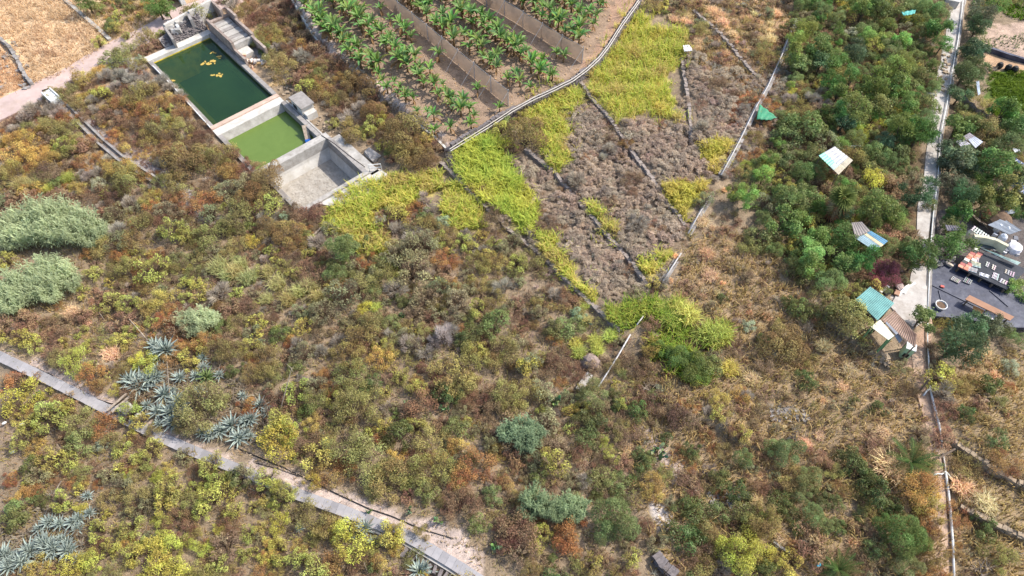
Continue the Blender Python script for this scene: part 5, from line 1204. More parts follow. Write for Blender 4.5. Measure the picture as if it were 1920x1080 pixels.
for i in range(40):
    child('dead_leaf', FANM, o, (0, 0, rb.uniform(1.5, 2.6)), (rb.uniform(-.3, .3), R(rb.uniform(55, 82)), rb.uniform(0, 6.28)), rb.uniform(1.0, 1.5), lin((196 * rb.uniform(.8, 1.1), 166 * rb.uniform(.85, 1.05), 112)))
# flower stalks and dead branches
def stalk(u0, v0, u1, v1, h1, r, label, mt=WOOD, name='dead_stalk', cat='stalk', h0=0.0, twig=0):
    P = at(u0, v0, h0); z0 = P[2] + h0; x, y = flat_at(u1, v1, z0 + h1); b = MB(); A = Vector((P[0], P[1], z0)); B_ = Vector((x, y, z0 + h1)); b.tube([A, A.lerp(B_, .5), B_], r, 5, r * .5)
    for k in range(twig):
        c = A.lerp(B_, rb.uniform(.55, 1)); b.tube([c, c + Vector((rb.uniform(-.4, .4), rb.uniform(-.4, .4), rb.uniform(.05, .35)))], .02, 4, .008)
    return tag(b.build(name, mt), label, cat)
stalk(292, 655, 242, 598, .6, .05, 'long pale fallen agave stalk on bare soil above the small agave')
stalk(524, 775, 547, 690, 3.2, .05, 'tall thin grey agave stalk standing above yellow green shrubs', twig=8)
stalk(318, 745, 313, 678, 2.4, .05, 'upright dead agave stalk rising from the agave thicket', twig=6)
stalk(197, 602, 186, 586, 1.0, .04, 'short pale stick standing in dry brown scrub at left')
stalk(120, 773, 112, 758, .9, .04, 'short pale stick beside the walkway at lower left')
stalk(94, 936, 115, 902, .8, .06, 'pale fallen branch among the bushes at lower left')
stalk(690, 1078, 683, 1055, .8, .03, 'thin pale stick at the bottom edge below the walkway')
stalk(118, 848, 106, 832, .6, .03, 'thin grey stick above the dark bush at lower left')
stalk(1308, 845, 1320, 833, .5, .04, 'short white stick beside two dark green bushes')
stalk(480, 562, 520, 505, .7, .07, 'grey fallen log amid tall grass left of centre', BARK, 'log', 'log')
stalk(440, 712, 465, 702, .5, .05, 'bare grey branch lying right of the agaves')
stalk(445, 845, 480, 825, .2, .04, 'pale fallen branch on the shoulder above the walkway')
def dead_branches(u, v, r, label, nb=10):
    P = at(u, v); s = r / ppm(v); b = MB()
    for k in range(nb):
        a = rb.uniform(0, 6.28); d = Vector((math.cos(a), math.sin(a), rb.uniform(.3, 1))) * s; A = Vector(P); M_ = A + d * .5 + Vector((rb.uniform(-.1, .1), rb.uniform(-.1, .1), .1)); b.tube([A, M_, A + d], .045, 4, .012)
        for q in range(3): b.tube([M_, M_ + Vector((rb.uniform(-.5, .5), rb.uniform(-.5, .5), rb.uniform(.1, .5))) * s], .025, 4, .008)
    return tag(b.build('dead_branches', WOOD), label, 'dead branches')
dead_branches(1840, 1075, 26, 'bleached dead branches at the lower right corner')
dead_branches(1898, 1050, 24, 'single bleached forked branch at the right bottom edge', 4)
dead_branches(1220, 733, 18, 'small bleached dead branch on the bare bank')
dead_branches(520, 750, 14, 'grey dead twigs beside the tall stalk', 6)
dead_branches(1345, 1070, 22, 'pale bare branching shrub beside the round tank')
# log heap under the green bushes at the end of the basin row
for k, (u0, v0, u1, v1, lab) in enumerate([(578, 452, 604, 424, 'pale split log leaning by the yellow grass, longest of the pile'), (588, 448, 610, 428, 'pale split log in the middle of the pile by the grass'), (548, 478, 560, 466, 'short pale log on the ground left of the dark bush')]):
    stalk(u0, v0, u1, v1, .3, .11, lab, WOOD, 'log', 'log', .05)

# ------------------------------------------------------------------ slab walkway on its channel wall
WP3 = [Vector((x, y, 0)) for x, y in WALK]
WZ = .42
wk = thing('slab_walkway', (WP3[7].x, WP3[7].y, WZ), 'raised walkway of grey concrete cover slabs crossing the lower left corner', 'walkway')
SLAB = [MB().box(0, 0, 0, .492, .70 + .01 * k, .09, 0, 0, .004).mesh('slab', mat('slab_concrete', (162, 158, 157), (140, 137, 137), 1.5, .9, .15, dirt=(150, 144, 142), dscale=.8, objcol=True)) for k in range(4)]
seglen = [(WP3[i + 1] - WP3[i]).length for i in range(len(WP3) - 1)]
def along(s):
    for i, l in enumerate(seglen):
        if s <= l or i == len(seglen) - 1: d = (WP3[i + 1] - WP3[i]).normalized(); return WP3[i] + d * s, d
        s -= l
tot = sum(seglen); s = 0; sl = []; rs = random.Random(9)
while s < tot:
    p, d = along(s + .25); g = rs.choice((1.0, .92, .84, .96, 1.05, .76 if rs.random() < .5 else .9))
    ob = child('slab', rs.choice(SLAB), wk, p + Vector((0, 0, WZ + rs.uniform(-.006, .006))) - Vector((WP3[7].x, WP3[7].y, WZ)), (rs.uniform(-.004, .004), rs.uniform(-.004, .004), math.atan2(d.y, d.x) + rs.uniform(-.006, .006)), 1, (g, g * .995, g)); s += .5
b = MB(); b2 = MB()
for i in range(len(WP3) - 1):
    d = (WP3[i + 1] - WP3[i]).normalized(); sv_ = Vector((-d.y, d.x, 0))
    for q, bb in ((.28, b), (-.28, b2)):
        bb.beam(WP3[i] + sv_ * q + Vector((0, 0, .0)), WP3[i + 1] + sv_ * q + Vector((0, 0, .001)), .15, .74)
b.build('side_wall', CONCG, wk); b2.build('side_wall', CONC, wk)
b = MB()                                      # projecting plinth on the downhill side
for i in range(9, len(WP3) - 1):
    d = (WP3[i + 1] - WP3[i]).normalized(); sv_ = Vector((-d.y, d.x, 0)) * -.43
    b.beam(WP3[i] + sv_ + Vector((0, 0, .0)), WP3[i + 1] + sv_ + Vector((0, 0, .001)), .2, .6)
b.build('plinth', CONC, wk)
ed = thing('stone_edging', (WP3[12].x, WP3[12].y, 0), 'row of dark upright rough stones below the walkway', 'stone edging')
s0 = sum(seglen[:10]); s = s0 + .6
while s < tot - 1:
    p, d = along(s); sv_ = Vector((-d.y, d.x, 0)); q = p - sv_ * rs.uniform(.72, .9); b = MB()
    b.box(q.x, q.y, -.08 + rs.uniform(0, .1), rs.uniform(.16, .26), rs.uniform(.42, .66), rs.uniform(.5, .7), math.atan2(d.y, d.x) + rs.uniform(-.25, .25), rs.uniform(-.3, .05), .05); b.build('stone', STONED, ed); s += rs.uniform(.26, .42)
def along_px(pts, lab, r=.035, dz=.06, mt=HOSE): return pipe(pts, r, lab, mt, dz=dz, name='hose', cat='hose')
along_px([(-20, 645), (0, 660), (30, 675), (75, 693), (110, 715), (160, 740), (205, 756), (235, 760)], 'black hose following the upper side of the walkway at left')
along_px([(25, 672), (60, 688), (95, 702), (130, 728), (170, 748)], 'second black hose lying just above the walkway slabs at left')
along_px([(440, 838), (480, 855), (530, 876), (580, 900), (640, 930), (690, 953), (735, 968), (790, 992), (850, 1010)], 'black hose snaking along the pale shoulder above the walkway')
along_px([(480, 868), (525, 880), (560, 893)], 'thin black hose branch near the middle of the walkway', .02)
P = at(240, 770); b = MB(); b.box(P[0], P[1], P[2] + .3, 1.0, .85, .55, R(-35), R(-6), .05); tag(b.build('concrete_slab', CONC), 'tilted pale concrete slab resting against the walkway', 'slab')
for q, lab in ((0, 'left weathered plank propped beside the tilted slab'), (9, 'right weathered plank propped beside the tilted slab')):
    A = Vector(at(208 + q, 776 + q * .3)); B_ = Vector(at(247 + q * .6, 746 + q * .6)); b = MB(); b.beam(A + Vector((0, 0, .55)), B_ + Vector((0, 0, .75)), .16, .05); tag(b.build('plank', WOOD), lab, 'plank', 'planks beside the tilted slab')
P = at(261, 783); b = MB(); b.lathe((P[0], P[1], P[2]), [(.01, 0), (.24, .05), (.26, .25), (.15, .42), (.01, .46)], 9); tag(b.build('stone', CONCW), 'rounded pale stone below the tilted slab', 'stone')
for (u, v, lab) in ((47, 800, 'white plastic scrap, right of two in the lower left scrub'), (14, 797, 'white plastic scrap, left of two in the lower left scrub'), (29, 851, 'narrow white litter on bare soil at the left edge'), (1527, 1065, None)):
    P = at(u, v); b = MB(); b.disc((P[0], P[1], P[2] + .35), .16, .1, .04, 7, .6)
    if lab: tag(b.build('plastic_scrap', WHITE), lab, 'litter')
    else: o = tag(b.build('plastic_scrap', PLAIN), 'bright blue plastic scrap in a yellow green bush at the bottom', 'litter'); o.color = (*lin((70, 170, 190)), 1); o.location.z += .4
# ------------------------------------------------------------------ ruined house at the head of the basins
PA = lambda a, bb, z: Vector((*ab(a, bb), z))
rh = thing('ruined_house', PA(-67.5, 20.6, 0), 'roofless concrete shelter with slatted grey floor above the dark green basin', 'ruin')
RUINW = mat('stained_render', (168, 152, 140), (128, 112, 102), 2.4, .95, .3, dirt=(84, 68, 60), dscale=1.0, damt=.7)
def ab_box(root, name, a0, a1, b0, b1, z0, z1, mt):
    b = MB(); rect_ab(b, a0, a1, b0, b1, z0, z1); return b.build(name, mt, root)
ab_box(rh, 'front_wall', -70.4, -64.9, 19.36, 19.62, -.3, 1.75, RUINW)
ab_box(rh, 'front_wall', -64.9, -62.6, 19.36, 19.6, -.3, 1.0, RUINW)
ab_box(rh, 'back_wall', -70.9, -68.6, 21.9, 22.15, -.3, 1.95, RUINW)
ab_box(rh, 'back_wall', -68.6, -65.0, 21.75, 22.02, -.3, 1.65, RUINW)
ab_box(rh, 'back_wall', -65.0, -62.2, 21.6, 21.85, -.3, 1.5, RUINW)
ab_box(rh, 'end_wall', -70.8, -70.4, 19.62, 21.9, -.3, 1.2, RUINW)
ab_box(rh, 'cross_beam', -65.25, -64.95, 19.62, 21.74, .6, 1.35, CONC)
for k in range(9):
    a0 = -70.3 + k * .55; bb = MB(); rect_ab(bb, a0, a0 + .5, 19.64, 21.72, .75, 1.02 + (.05 if k % 2 else 0)); bb.build('floor_slab', CONC if k % 3 else CONCG, rh)
ab_box(rh, 'lower_floor', -64.9, -63.6, 19.62, 20.9, .0, .72, CONCW)
ab_box(rh, 'lower_floor', -64.9, -62.4, 20.92, 21.58, -.2, .2, CONCG)
# rubble on the lower floor
rr = random.Random(2)
for k in range(16):
    P = PA(rr.uniform(-64.2, -61.8), rr.uniform(19.4, 21.4), .62 if k < 4 else .2); b = MB(); b.box(P.x, P.y, P.z + .12, rr.uniform(.2, .5), rr.uniform(.15, .35), rr.uniform(.1, .3), rr.uniform(0, 3), rr.uniform(-.4, .4), .04)
    cc = rr.choice([(226, 190, 170), (222, 210, 200), (200, 190, 180), (120, 130, 150), (222, 170, 140)])
    o = tag(b.build('rubble_block', PLAIN), 'broken block in the rubble heap at the lower end of the ruined shelter', 'rubble', 'rubble by the ruined shelter'); o.color = (*lin(cc), 1)
# battered stone face and broken rooms above the basin end
sr = thing('ruined_rooms', PA(-72, 17, 0), 'broken masonry rooms behind a sloping stone face at the basin end', 'ruin')
b = MB(); b.hexa([PA(-72.0, 14.4, -.3), PA(-70.82, 14.4, -.3), PA(-70.82, 19.34, -.3), PA(-72.0, 19.34, -.3)], [PA(-72.0, 14.4, .9), PA(-70.9, 14.4, .42), PA(-70.9, 19.34, .42), PA(-72.0, 19.34, 1.75)]); b.build('stone_face', CONCG, sr)
for k in range(230):                         # stones bedded in the face
    t = rr.random(); bb_ = rr.uniform(14.6, 19.25); tz = .42 + ((.9 + (1.75 - .9) * (bb_ - 14.4) / 4.94) - .42) * t; P = PA(-70.9 - 1.1 * t, bb_, tz + .02)
    b = MB() if k == 0 else b
    b.box(P.x, P.y, P.z, rr.uniform(.14, .3), rr.uniform(.14, .26), .14, rr.uniform(0, 3), 0, .03)
o = b.build('stones', STONED, sr); o['kind'] = 'stuff'
def zwall(root, name, px, zt, zb, th, mt):
    P = [Vector(pz(u, v, zt)) for u, v in px]; b = MB()
    for i in range(len(P) - 1): b.beam(P[i] - Vector((0, 0, (zt - zb) / 2)), P[i + 1] - Vector((0, 0, (zt - zb) / 2 + .003)), th, zt - zb)
    return b.build(name, mt, root)
zwall(sr, 'wall', [(307, 46), (330, 34), (351, 22)], 1.7, -.3, .3, CONCW)
zwall(sr, 'wall', [(353, 21), (374, 10), (394, -1)], 2.1, -.3, .3, CONCW)
zwall(sr, 'wall', [(306, 47), (324, 73)], 1.5, -.3, .22, CONCG)
zwall(sr, 'wall', [(351, 23), (358, 36)], 1.9, -.3, .3, CONCG)
zwall(sr, 'wall', [(396, 0), (414, 18)], 2.0, -.3, .25, RUINW)
for k in range(9):
    P = Vector(pz(rr.uniform(316, 345), rr.uniform(42, 62), 1.0)); b = MB(); b.box(P.x, P.y, .95 + rr.uniform(0, .3), rr.uniform(.3, .9), rr.uniform(.25, .5), rr.uniform(.25, .6), rr.uniform(0, 3), rr.uniform(-.3, .3), .05); b.build('fallen_block', CONCW if k % 2 else CONC, sr)
b = MB(); P = Vector(pz(332, 48, 1.3)); b.box(P.x, P.y, 1.35, .3, 1.5, .14, R(32), R(-18)); tag(b.build('fallen_beam', WHITE), 'white concrete beam fallen among the broken rooms', 'beam')
b = MB(); A = Vector(at(336, -4)); B_ = Vector(at(347, 12)); b.beam(A + Vector((0, 0, .6)), B_ + Vector((0, 0, .6)), .5, 1.2); tag(b.build('white_hoarding', WHITE), 'white hoarding beside the road at the top edge behind the ruin', 'hoarding')
# pump hut
ph = thing('pump_hut', PA(-53.1, 20.2, 0), 'small concrete pump hut with grey roof slab beside the middle basin', 'hut')
ab_box(ph, 'walls', -54.0, -52.0, 19.55, 20.85, -.3, 1.1, CONCW); ab_box(ph, 'roof', -54.15, -51.85, 19.48, 20.95, 1.1, 1.24, CONCG)
ab_box(ph, 'buttress', -51.85, -51.2, 19.6, 20.7, -.3, .75, CONCW)
ab_box(ph, 'door_frame', -53.6, -53.0, 19.5, 19.55, 0, .8, HOSE)
# basin fittings
b = MB(); A = PA(-50.6, 18.84, .45); B_ = PA(-49.2, 18.2, -.45); b.beam(A, B_, .5, .05); tag(b.build('plank_ramp', WOOD), 'worn plank ramp sloping into the bright green water', 'ramp')
bd = thing('barrel', PA(-49.1, 18.35, -.45), 'two blue plastic barrel halves floating in the green basin corner', 'barrel')
for k in range(2):
    b = MB(); c = PA(-49.35 + k * .45, 18.25 + .2 * k, -.38); b.tube([c - Vector((.26, .1, 0)), c - Vector((.2, .08, 0)), c + Vector((.2, .08, 0)), c + Vector((.26, .1, 0))], .22, 10)
    o = b.build('barrel_body', PLAIN, bd, True); o.color = (*lin((36, 92, 170)), 1)
ib = thing('inlet_box', PA(-42.4, 18.2, -1.78), 'square white inlet box with blue cover in the drained basin corner', 'inlet box')
for (a0, a1, b0, b1) in ((-43.1, -42.95, 17.6, 18.8), (-41.85, -41.7, 17.6, 18.8), (-42.95, -41.85, 17.6, 17.75), (-42.95, -41.85, 18.65, 18.8)): ab_box(ib, 'side', a0, a1, b0, b1, -1.9, -1.15, CONCW)
o = ab_box(ib, 'cover', -42.95, -41.85, 17.75, 18.65, -1.9, -1.5, PLAIN); o.color = (*lin((38, 64, 110)), 1)
hr = thing('handrail', PA(-41.5, 20.6, .3), 'white tubular handrail at the outer corner of the drained basin', 'handrail')
P4 = [PA(-41.5, 20.0, .3), PA(-41.5, 20.0, 1.1), PA(-40.9, 20.9, 1.1), PA(-40.9, 20.9, .2)]; b = MB(); b.tube(P4, .035, 6); b.build('rail', WHITE, hr); b = MB(); b.tube([PA(-41.5, 20.0, .7), PA(-40.9, 20.9, .7)], .03, 6); b.build('rail', WHITE, hr)
for (a0, a1, b0, b1, h, lab) in ((-47.5, -41.0, 19.85, 20.7, .3, 'pale concrete ledge along the drained basin'), (-55.0, -48.2, 19.4, 19.55, .36, 'grey concrete coping beside the green basin')):
    b = MB(); rect_ab(b, a0, a1, b0, b1, -.3, h); tag(b.build('concrete_ledge', CONC), lab, 'ledge')
b = MB(); b.prism([ab(-41.25, 14.4), ab(-39.9, 15.4), ab(-39.3, 19.0), ab(-40.2, 21.0), ab(-41.25, 20.8)], -.4, .3); tag(b.build('concrete_landing', CONCW), 'rough white concrete landing at the end of the drained basin', 'landing')
b = MB(); b.box(*PA(-43.2, 21.4, .2), 1.5, .9, .5, RA, .05, .14); tag(b.build('boulder', CONCG), 'grey flat block behind the drained basin ledge', 'block')
pipe([(603, 254), (628, 270), (655, 292), (684, 313)], .04, 'dark hose running along the drained basin ledge', HOSE, dz=.4, name='hose', cat='hose')
A = [P(-69, 12.0, .4), P(-66, 12.02, .42), P(-62, 12.0, .42), P(-56.6, 12.0, .42)] if False else [PA(-68.8, 12.05, .42), PA(-64, 12.1, .42), PA(-60, 12.05, .42), PA(-56.4, 12.0, .42)]
b = MB(); b.tube(A, .06, 6); tag(b.build('water_pipe', WHITE), 'white pipe laid on the near wall of the dark green basin', 'pipe')
# floating scum on the dark water
for u, v, s, lab in ((391, 117, 1.0, 'largest patch of yellow scum floating on the dark green water'), (407, 140, .75, 'long yellow scum patch nearest the middle of the dark basin'), (415, 107, .6, 'small yellow scum patch near the shaded basin wall'), (401, 98, .4, 'thin scum streak farthest up the dark basin'), (322, 151, .4, 'small yellow scum patch at the left wall of the dark basin'), (296, 126, .35, 'yellow scum flake in the left corner of the dark basin')):
    x, y = flat_at(u, v, -.02); b = MB()
    for k in range(int(9 * s) + 3):
        b.disc((x + rr.uniform(-.7, .7) * s, y + rr.uniform(-.35, .35) * s, -.035 + .002 * k), rr.uniform(.08, .24) * s ** .5, rr.uniform(.06, .18) * s ** .5, .008, 7, rr.uniform(0, 3))
    tag(b.build('floating_scum', mat('scum', (196, 166, 84), (160, 132, 66), 6, .9)), lab, 'scum', 'scum patches on the dark water')

# ------------------------------------------------------------------ sheds and sheets of the green garden
def sheet_roof(px, z, nw, amp, col, name='roof', root=None, mt=None, dirt=True, zs=None, thick=False):
    C = [Vector(pz(u, v, z + (zs[i] if zs else 0))) for i, (u, v) in enumerate(px)]; b = MB()
    b.grid(C[0], C[1], C[2], C[3], nw * 4, 1, (lambda u, v: amp * math.sin(u * nw * 6.2832)) if amp else None)
    n0 = len(b.v)
    o = b.build(name, mt or mat('tin_%d_%d_%d' % col, col, tuple(.86 * c for c in col), 1.5, .5, dirt=tuple(.6 * c for c in col), dscale=1.0, damt=.5), root)
    sol = o.modifiers.new('thickness', 'SOLIDIFY'); sol.thickness = .03
    return o, C
def gz(u, v): return at(u, v)[2]
z0 = gz(1645, 600)
sh = thing('garden_shed', (*flat_at(1650, 605, z0), z0), 'shed with ribbed teal roof at the end of the path', 'shed')
o, C = sheet_roof(Z('1631.5,538 1676.5,569 1645,601 1604,562'), z0 + 2.3, 16, .035, (124, 172, 166), 'teal_roof', sh)
for p in C:
    q = p.lerp(sum(C, Vector()) / 4, .06); b = MB(); b.tube([(q.x, q.y, z0 - .2), (q.x, q.y, p.z)], .05, 5); b.build('post', BARK, sh)
cc = [p.lerp(sum(C, Vector()) / 4, .1) for p in C]; b = MB()
for i in (0, 3):
    b.hexa([(*cc[i].xy, z0 - .2), (*cc[(i + 1) % 4].xy, z0 - .2), (*(cc[(i + 1) % 4].xy.lerp(cc[(i + 2) % 4].xy, .03)), z0 - .2), (*(cc[i].xy.lerp(cc[i - 1].xy, .03)), z0 - .2)],
           [(*cc[i].xy, z0 + 2.2), (*cc[(i + 1) % 4].xy, z0 + 2.2), (*(cc[(i + 1) % 4].xy.lerp(cc[(i + 2) % 4].xy, .03)), z0 + 2.2), (*(cc[i].xy.lerp(cc[i - 1].xy, .03)), z0 + 2.2)])
b.build('boarding', WOOD, sh)
l2 = thing('lean_to', (*flat_at(1690, 625, z0), z0), 'brown corrugated lean-to roof below the teal shed', 'shed')
o, C2 = sheet_roof(Z('1653,600 1677,581 1718,627 1716,651'), z0 + 1.95, 4, .0, (166, 142, 128), 'backing', l2)
o.hide_render = False
bpy.data.objects.remove(o)
b = MB(); b.grid(C2[0], C2[3], C2[2], C2[1], 18 * 4, 1, lambda u, v: .045 * math.sin(u * 18 * 6.2832)); o = b.build('corrugated_roof', mat('rusty_tin', (176, 152, 136), (140, 116, 100), 1.2, .7, dirt=(104, 82, 70), dscale=.9, damt=.7), l2); o.modifiers.new('thickness', 'SOLIDIFY').thickness = .03
for p in C2:
    q = p.lerp(sum(C2, Vector()) / 4, .06); b = MB(); b.tube([(q.x, q.y, z0 - .3), (q.x, q.y, p.z)], .05, 5); b.build('post', BARK, l2)
wr = thing('porch_roof', (*flat_at(1655, 622, z0), z0), 'pale cream sheet roof on green posts in front of the teal shed', 'shed')
o, C3 = sheet_roof(Z('1650,599.5 1676.5,630 1665.5,638 1632.5,613'), z0 + 2.05, 1, 0, (214, 212, 186), 'sheet', wr)
for p in C3:
    q = p.lerp(sum(C3, Vector()) / 4, .08); b = MB(); b.beam((q.x, q.y, z0 - .5), (q.x, q.y, p.z), .1, .1); o = b.build('post', PLAIN, wr); o.color = (*lin((110, 150, 104)), 1)
o, C4 = sheet_roof(Z('1677,630 1684,625 1692,636 1686,643'), z0 + 1.7, 1, 0, (150, 154, 164), 'metal_sheet', None, zs=(0, .1, -.25, -.3)); tag(o, 'crumpled grey metal sheet between the cream roof and the tin lean-to', 'sheet')
o, C4 = sheet_roof(Z('1662,603 1684,625 1680,628 1660,606'), z0 + 2.1, 1, 0, (128, 132, 140), 'metal_sheet', None); tag(o, 'narrow dark grey sheet lying along the lean-to ridge', 'sheet')
P = Vector(at(1693, 667)); cb = thing('cabinet', P, 'white and pale green cabinet with a dark window standing by the lean-to', 'cabinet')
b = MB(); b.box(P.x, P.y, P.z + .65, .62, .55, 1.35, R(-25)); o = b.build('body', PLAIN, cb); o.color = (*lin((176, 204, 160)), 1)
q = P + Vector((-math.sin(R(25)) * .29, -math.cos(R(25)) * .29, 0)); b = MB(); b.box(q.x, q.y, P.z + .5, .38, .02, .45, R(-25)); b.build('window', HOSE, cb)
b = MB(); b.box(P.x, P.y, P.z + 1.35, .7, .62, .06, R(-25)); b.build('top', WHITE, cb)
for k, (u, v, w_, l_, rz, c) in enumerate([(1656, 545, .25, 1.0, .6, (232, 226, 216)), (1660, 550, .5, .5, .2, (90, 84, 86)), (1690, 548, .2, 1.3, .7, (238, 236, 232)), (1697, 545, .18, 1.1, .9, (226, 218, 206)), (1686, 541, .5, .6, .3, (222, 196, 176)), (1702, 540, .15, 1.4, .5, (236, 232, 226)), (1680, 552, .4, .5, 1.0, (170, 130, 104))]):
    P = at(u, v); b = MB(); b.box(P[0], P[1], P[2] + .2, l_, w_, .15, rz, rr.uniform(-.2, .2)); o = tag(b.build('scrap_board', PLAIN), 'odd piece in the pile of scrap boards between teal shed and bougainvillea', 'scrap', 'scrap pile by the teal shed'); o.color = (*lin(c), 1)
# roof of white and green sheets
z1 = gz(1568, 318); fr_ = thing('garden_shelter', (*flat_at(1568, 300, z1), z1), 'shelter roofed with white and turquoise sheets among the trees', 'shelter')
A_, B1_, C_, D_ = [np.array(q) for q in ((1565, 275), (1599, 301), (1572, 328), (1535, 292))]
def sub(u0, u1, v0, v1):                     # u: A->B, v: A->D
    f = lambda u, v: tuple(A_ * (1 - u) * (1 - v) + B1_ * u * (1 - v) + C_ * u * v + D_ * (1 - u) * v); return [f(u0, v0), f(u1, v0), f(u1, v1), f(u0, v1)]
for k, (r_, c) in enumerate([((0, .76, 0, .33), (192, 190, 188)), ((0, .76, .335, .66), (186, 186, 188)), ((0, .55, .665, 1), (140, 202, 178)), ((.555, .76, .665, 1), (190, 214, 206)), ((.765, 1, 0, .5), (184, 174, 154)), ((.765, 1, .505, 1), (190, 178, 154))]):
    sheet_roof(sub(*r_), z1 + 2.3 + .012 * (k % 3), 5, .02, c, 'roof_sheet', fr_)
for q in (A_, B1_, C_, D_): x, y = flat_at(*(q * .9 + np.array((1568, 300)) * .1), z1 + 2.3); b = MB(); b.tube([(x, y, z1 - .3), (x, y, z1 + 2.28)], .05, 5); b.build('post', BARK, fr_)
z2 = gz(1630, 470); bs_ = thing('tool_shed', (*flat_at(1632, 448, z2), z2), 'half hidden shed with pale blue and grey sheets below the fan palm', 'shed')
sheet_roof(Z('1596,418 1616,416 1632,433 1604,446'), z2 + 2.3, 6, .02, (150, 140, 134), 'roof_sheet', bs_)
sheet_roof(Z('1604,447 1620,440 1652,462 1640,471'), z2 + 2.25, 5, .02, (156, 178, 184), 'roof_sheet', bs_)
sheet_roof(Z('1620,440 1625,437 1657,459 1652,463'), z2 + 2.26, 1, 0, (204, 184, 146), 'roof_sheet', bs_)
sheet_roof(Z('1625,437 1633,433 1665,452 1657,459'), z2 + 2.27, 3, .02, (108, 152, 176), 'roof_sheet', bs_)
for q in ((1600, 420), (1630, 434), (1660, 453), (1642, 468)): x, y = flat_at(*q, z2 + 2.2); b = MB(); b.tube([(x, y, z2 - .3), (x, y, z2 + 2.2)], .05, 5); b.build('post', BARK, bs_)
def cloth(px, dz, col, label, name='cloth', cat='tarpaulin', nw=3, amp=.06, mt=None):
    C = [Vector(at(u, v)) + Vector((0, 0, dz)) for u, v in px]
    if len(C) == 3: C.append(C[2].copy() + Vector((.02, 0, 0)))
    b = MB(); b.grid(C[0], C[1], C[2], C[3], 9, 9, lambda u, v: amp * (math.sin(u * 6.3 * nw + v * 4) + .6 * math.sin(v * 9 + u * 3)))
    o = tag(b.build(name, mt or PLAIN, smooth=True), label, cat); o.color = (*lin(col), 1); o.modifiers.new('thickness', 'SOLIDIFY').thickness = .02; return o
cloth(Z('1419,208 1452,233 1440,237 1414,236'), .8, (66, 142, 104), 'green shade net draped beside the long grey pipe', 'shade_net', 'net')
cloth(Z('1676,48 1704,43 1702,50 1682,54'), 1.6, (84, 168, 158), 'torn teal sheet caught in the trees near the top right', 'plastic_sheet', 'sheet')
cloth(Z('1277,98 1290,97 1295,107 1280,109'), .8, (226, 224, 222), 'small white sheet lying at the edge of the tall yellow grass', 'white_sheet', 'sheet')
P = at(1779, 10); b = MB(); b.box(P[0], P[1], P[2] + .5, 1.4, 1.3, .9, R(-20)); tag(b.build('concrete_block', CONCW), 'white concrete block beside the path at the top edge', 'block')
# ------------------------------------------------------------------ the yard right of the path
def flat_sheet(px, dz, name, mt, label, cat, kind=None, amp=.03):
    pp = [at(u, v) for u, v in px]; zt = max(p[2] for p in pp) + dz; b = MB(); b.hexa([(p[0], p[1], zt - .25) for p in pp[::-1]], [(p[0], p[1], zt) for p in pp[::-1]]) if False else b.hexa([(p[0], p[1], zt - .3) for p in pp][::-1], [(p[0], p[1], zt) for p in pp][::-1])
    return tag(b.build(name, mt), label, cat, None, kind), zt
TARP = mat('black_ground_cloth', (58, 62, 80), (38, 42, 58), .9, .55, .35, dirt=(96, 98, 110), dscale=.7, damt=.7)
tarp, zt = flat_sheet(Z('1743,494 1762,497 1832,527 1880,556 1940,596 1940,626 1868,624 1800,608 1742,592'), .04, 'ground_cloth', TARP, 'wide black weed cloth covering the yard right of the path', 'ground cloth')
b = MB()
for a_, c_ in (((1743, 533), (1815, 568)), ((1815, 568), (1832, 577)), ((1840, 528), (1880, 545)), ((1760, 545), (1765, 565)), ((1855, 545), (1890, 575))):
    x, y = flat_at(*a_, zt); x2, y2 = flat_at(*c_, zt); b.beam((x, y, zt + .03), (x2, y2, zt + .03), .07, .06)
tag(b.build('cloth_fold', mat('cloth_fold', (84, 86, 98), (56, 58, 70), 2, .6)), 'raised folds and seams running across the black weed cloth', 'cloth fold')
def pallet(px, z, label, nb=5, col=(206, 200, 194), group='pallets on the black platform', th=.06, both=True):
    C = [Vector(pz(u, v, z)) for u, v in px]; c0 = sum(C, Vector()) / 4; o = thing('wooden_pallet', c0, label, 'pallet', group)
    for k in range(nb):
        t = (k + .5) / nb; A = C[0].lerp(C[1], t); B_ = C[3].lerp(C[2], t); b = MB(); wd = (C[1] - C[0]).length / nb * .45; b.beam(A + Vector((0, 0, th)), B_ + Vector((0, 0, th)), wd, .03); q = b.build('plank', PLAIN, o); q.color = (*lin(tuple(rr.uniform(.86, 1.04) * x for x in col)), 1)
    if both:
        for t in (.08, .5, .92):
            A = C[0].lerp(C[3], t); B_ = C[1].lerp(C[2], t); b = MB(); b.beam(A + Vector((0, 0, th * .4)), B_ + Vector((0, 0, th * .4)), .08, th * .8); q = b.build('bearer', PLAIN, o); q.color = (*lin(tuple(.8 * x for x in col)), 1)
    return o
zp = zt + .5
PLAT = mat('black_felt', (58, 60, 66), (44, 46, 52), 1.2, .8, .2, dirt=(78, 80, 86), dscale=.9, damt=.5)
pf = thing('platform', pz(1860, 505, zt), 'large black covered platform carrying white pallets', 'platform')
pc = [Vector(pz(u, v, zp)) for u, v in Z('1828,464 1926,505 1888,543 1795,500')]
b = MB(); b.hexa([p - Vector((0, 0, .12)) for p in pc][::-1], pc[::-1]); b.build('deck', PLAT, pf)
for t in range(5):
    for A_e, B_e in ((3, 2), (0, 1)):
        q = pc[A_e].lerp(pc[B_e], .04 + .23 * t); b = MB(); b.beam((q.x, q.y, zt - .3), (q.x, q.y, zp - .11), .12, .12); b.build('leg', BARK, pf)

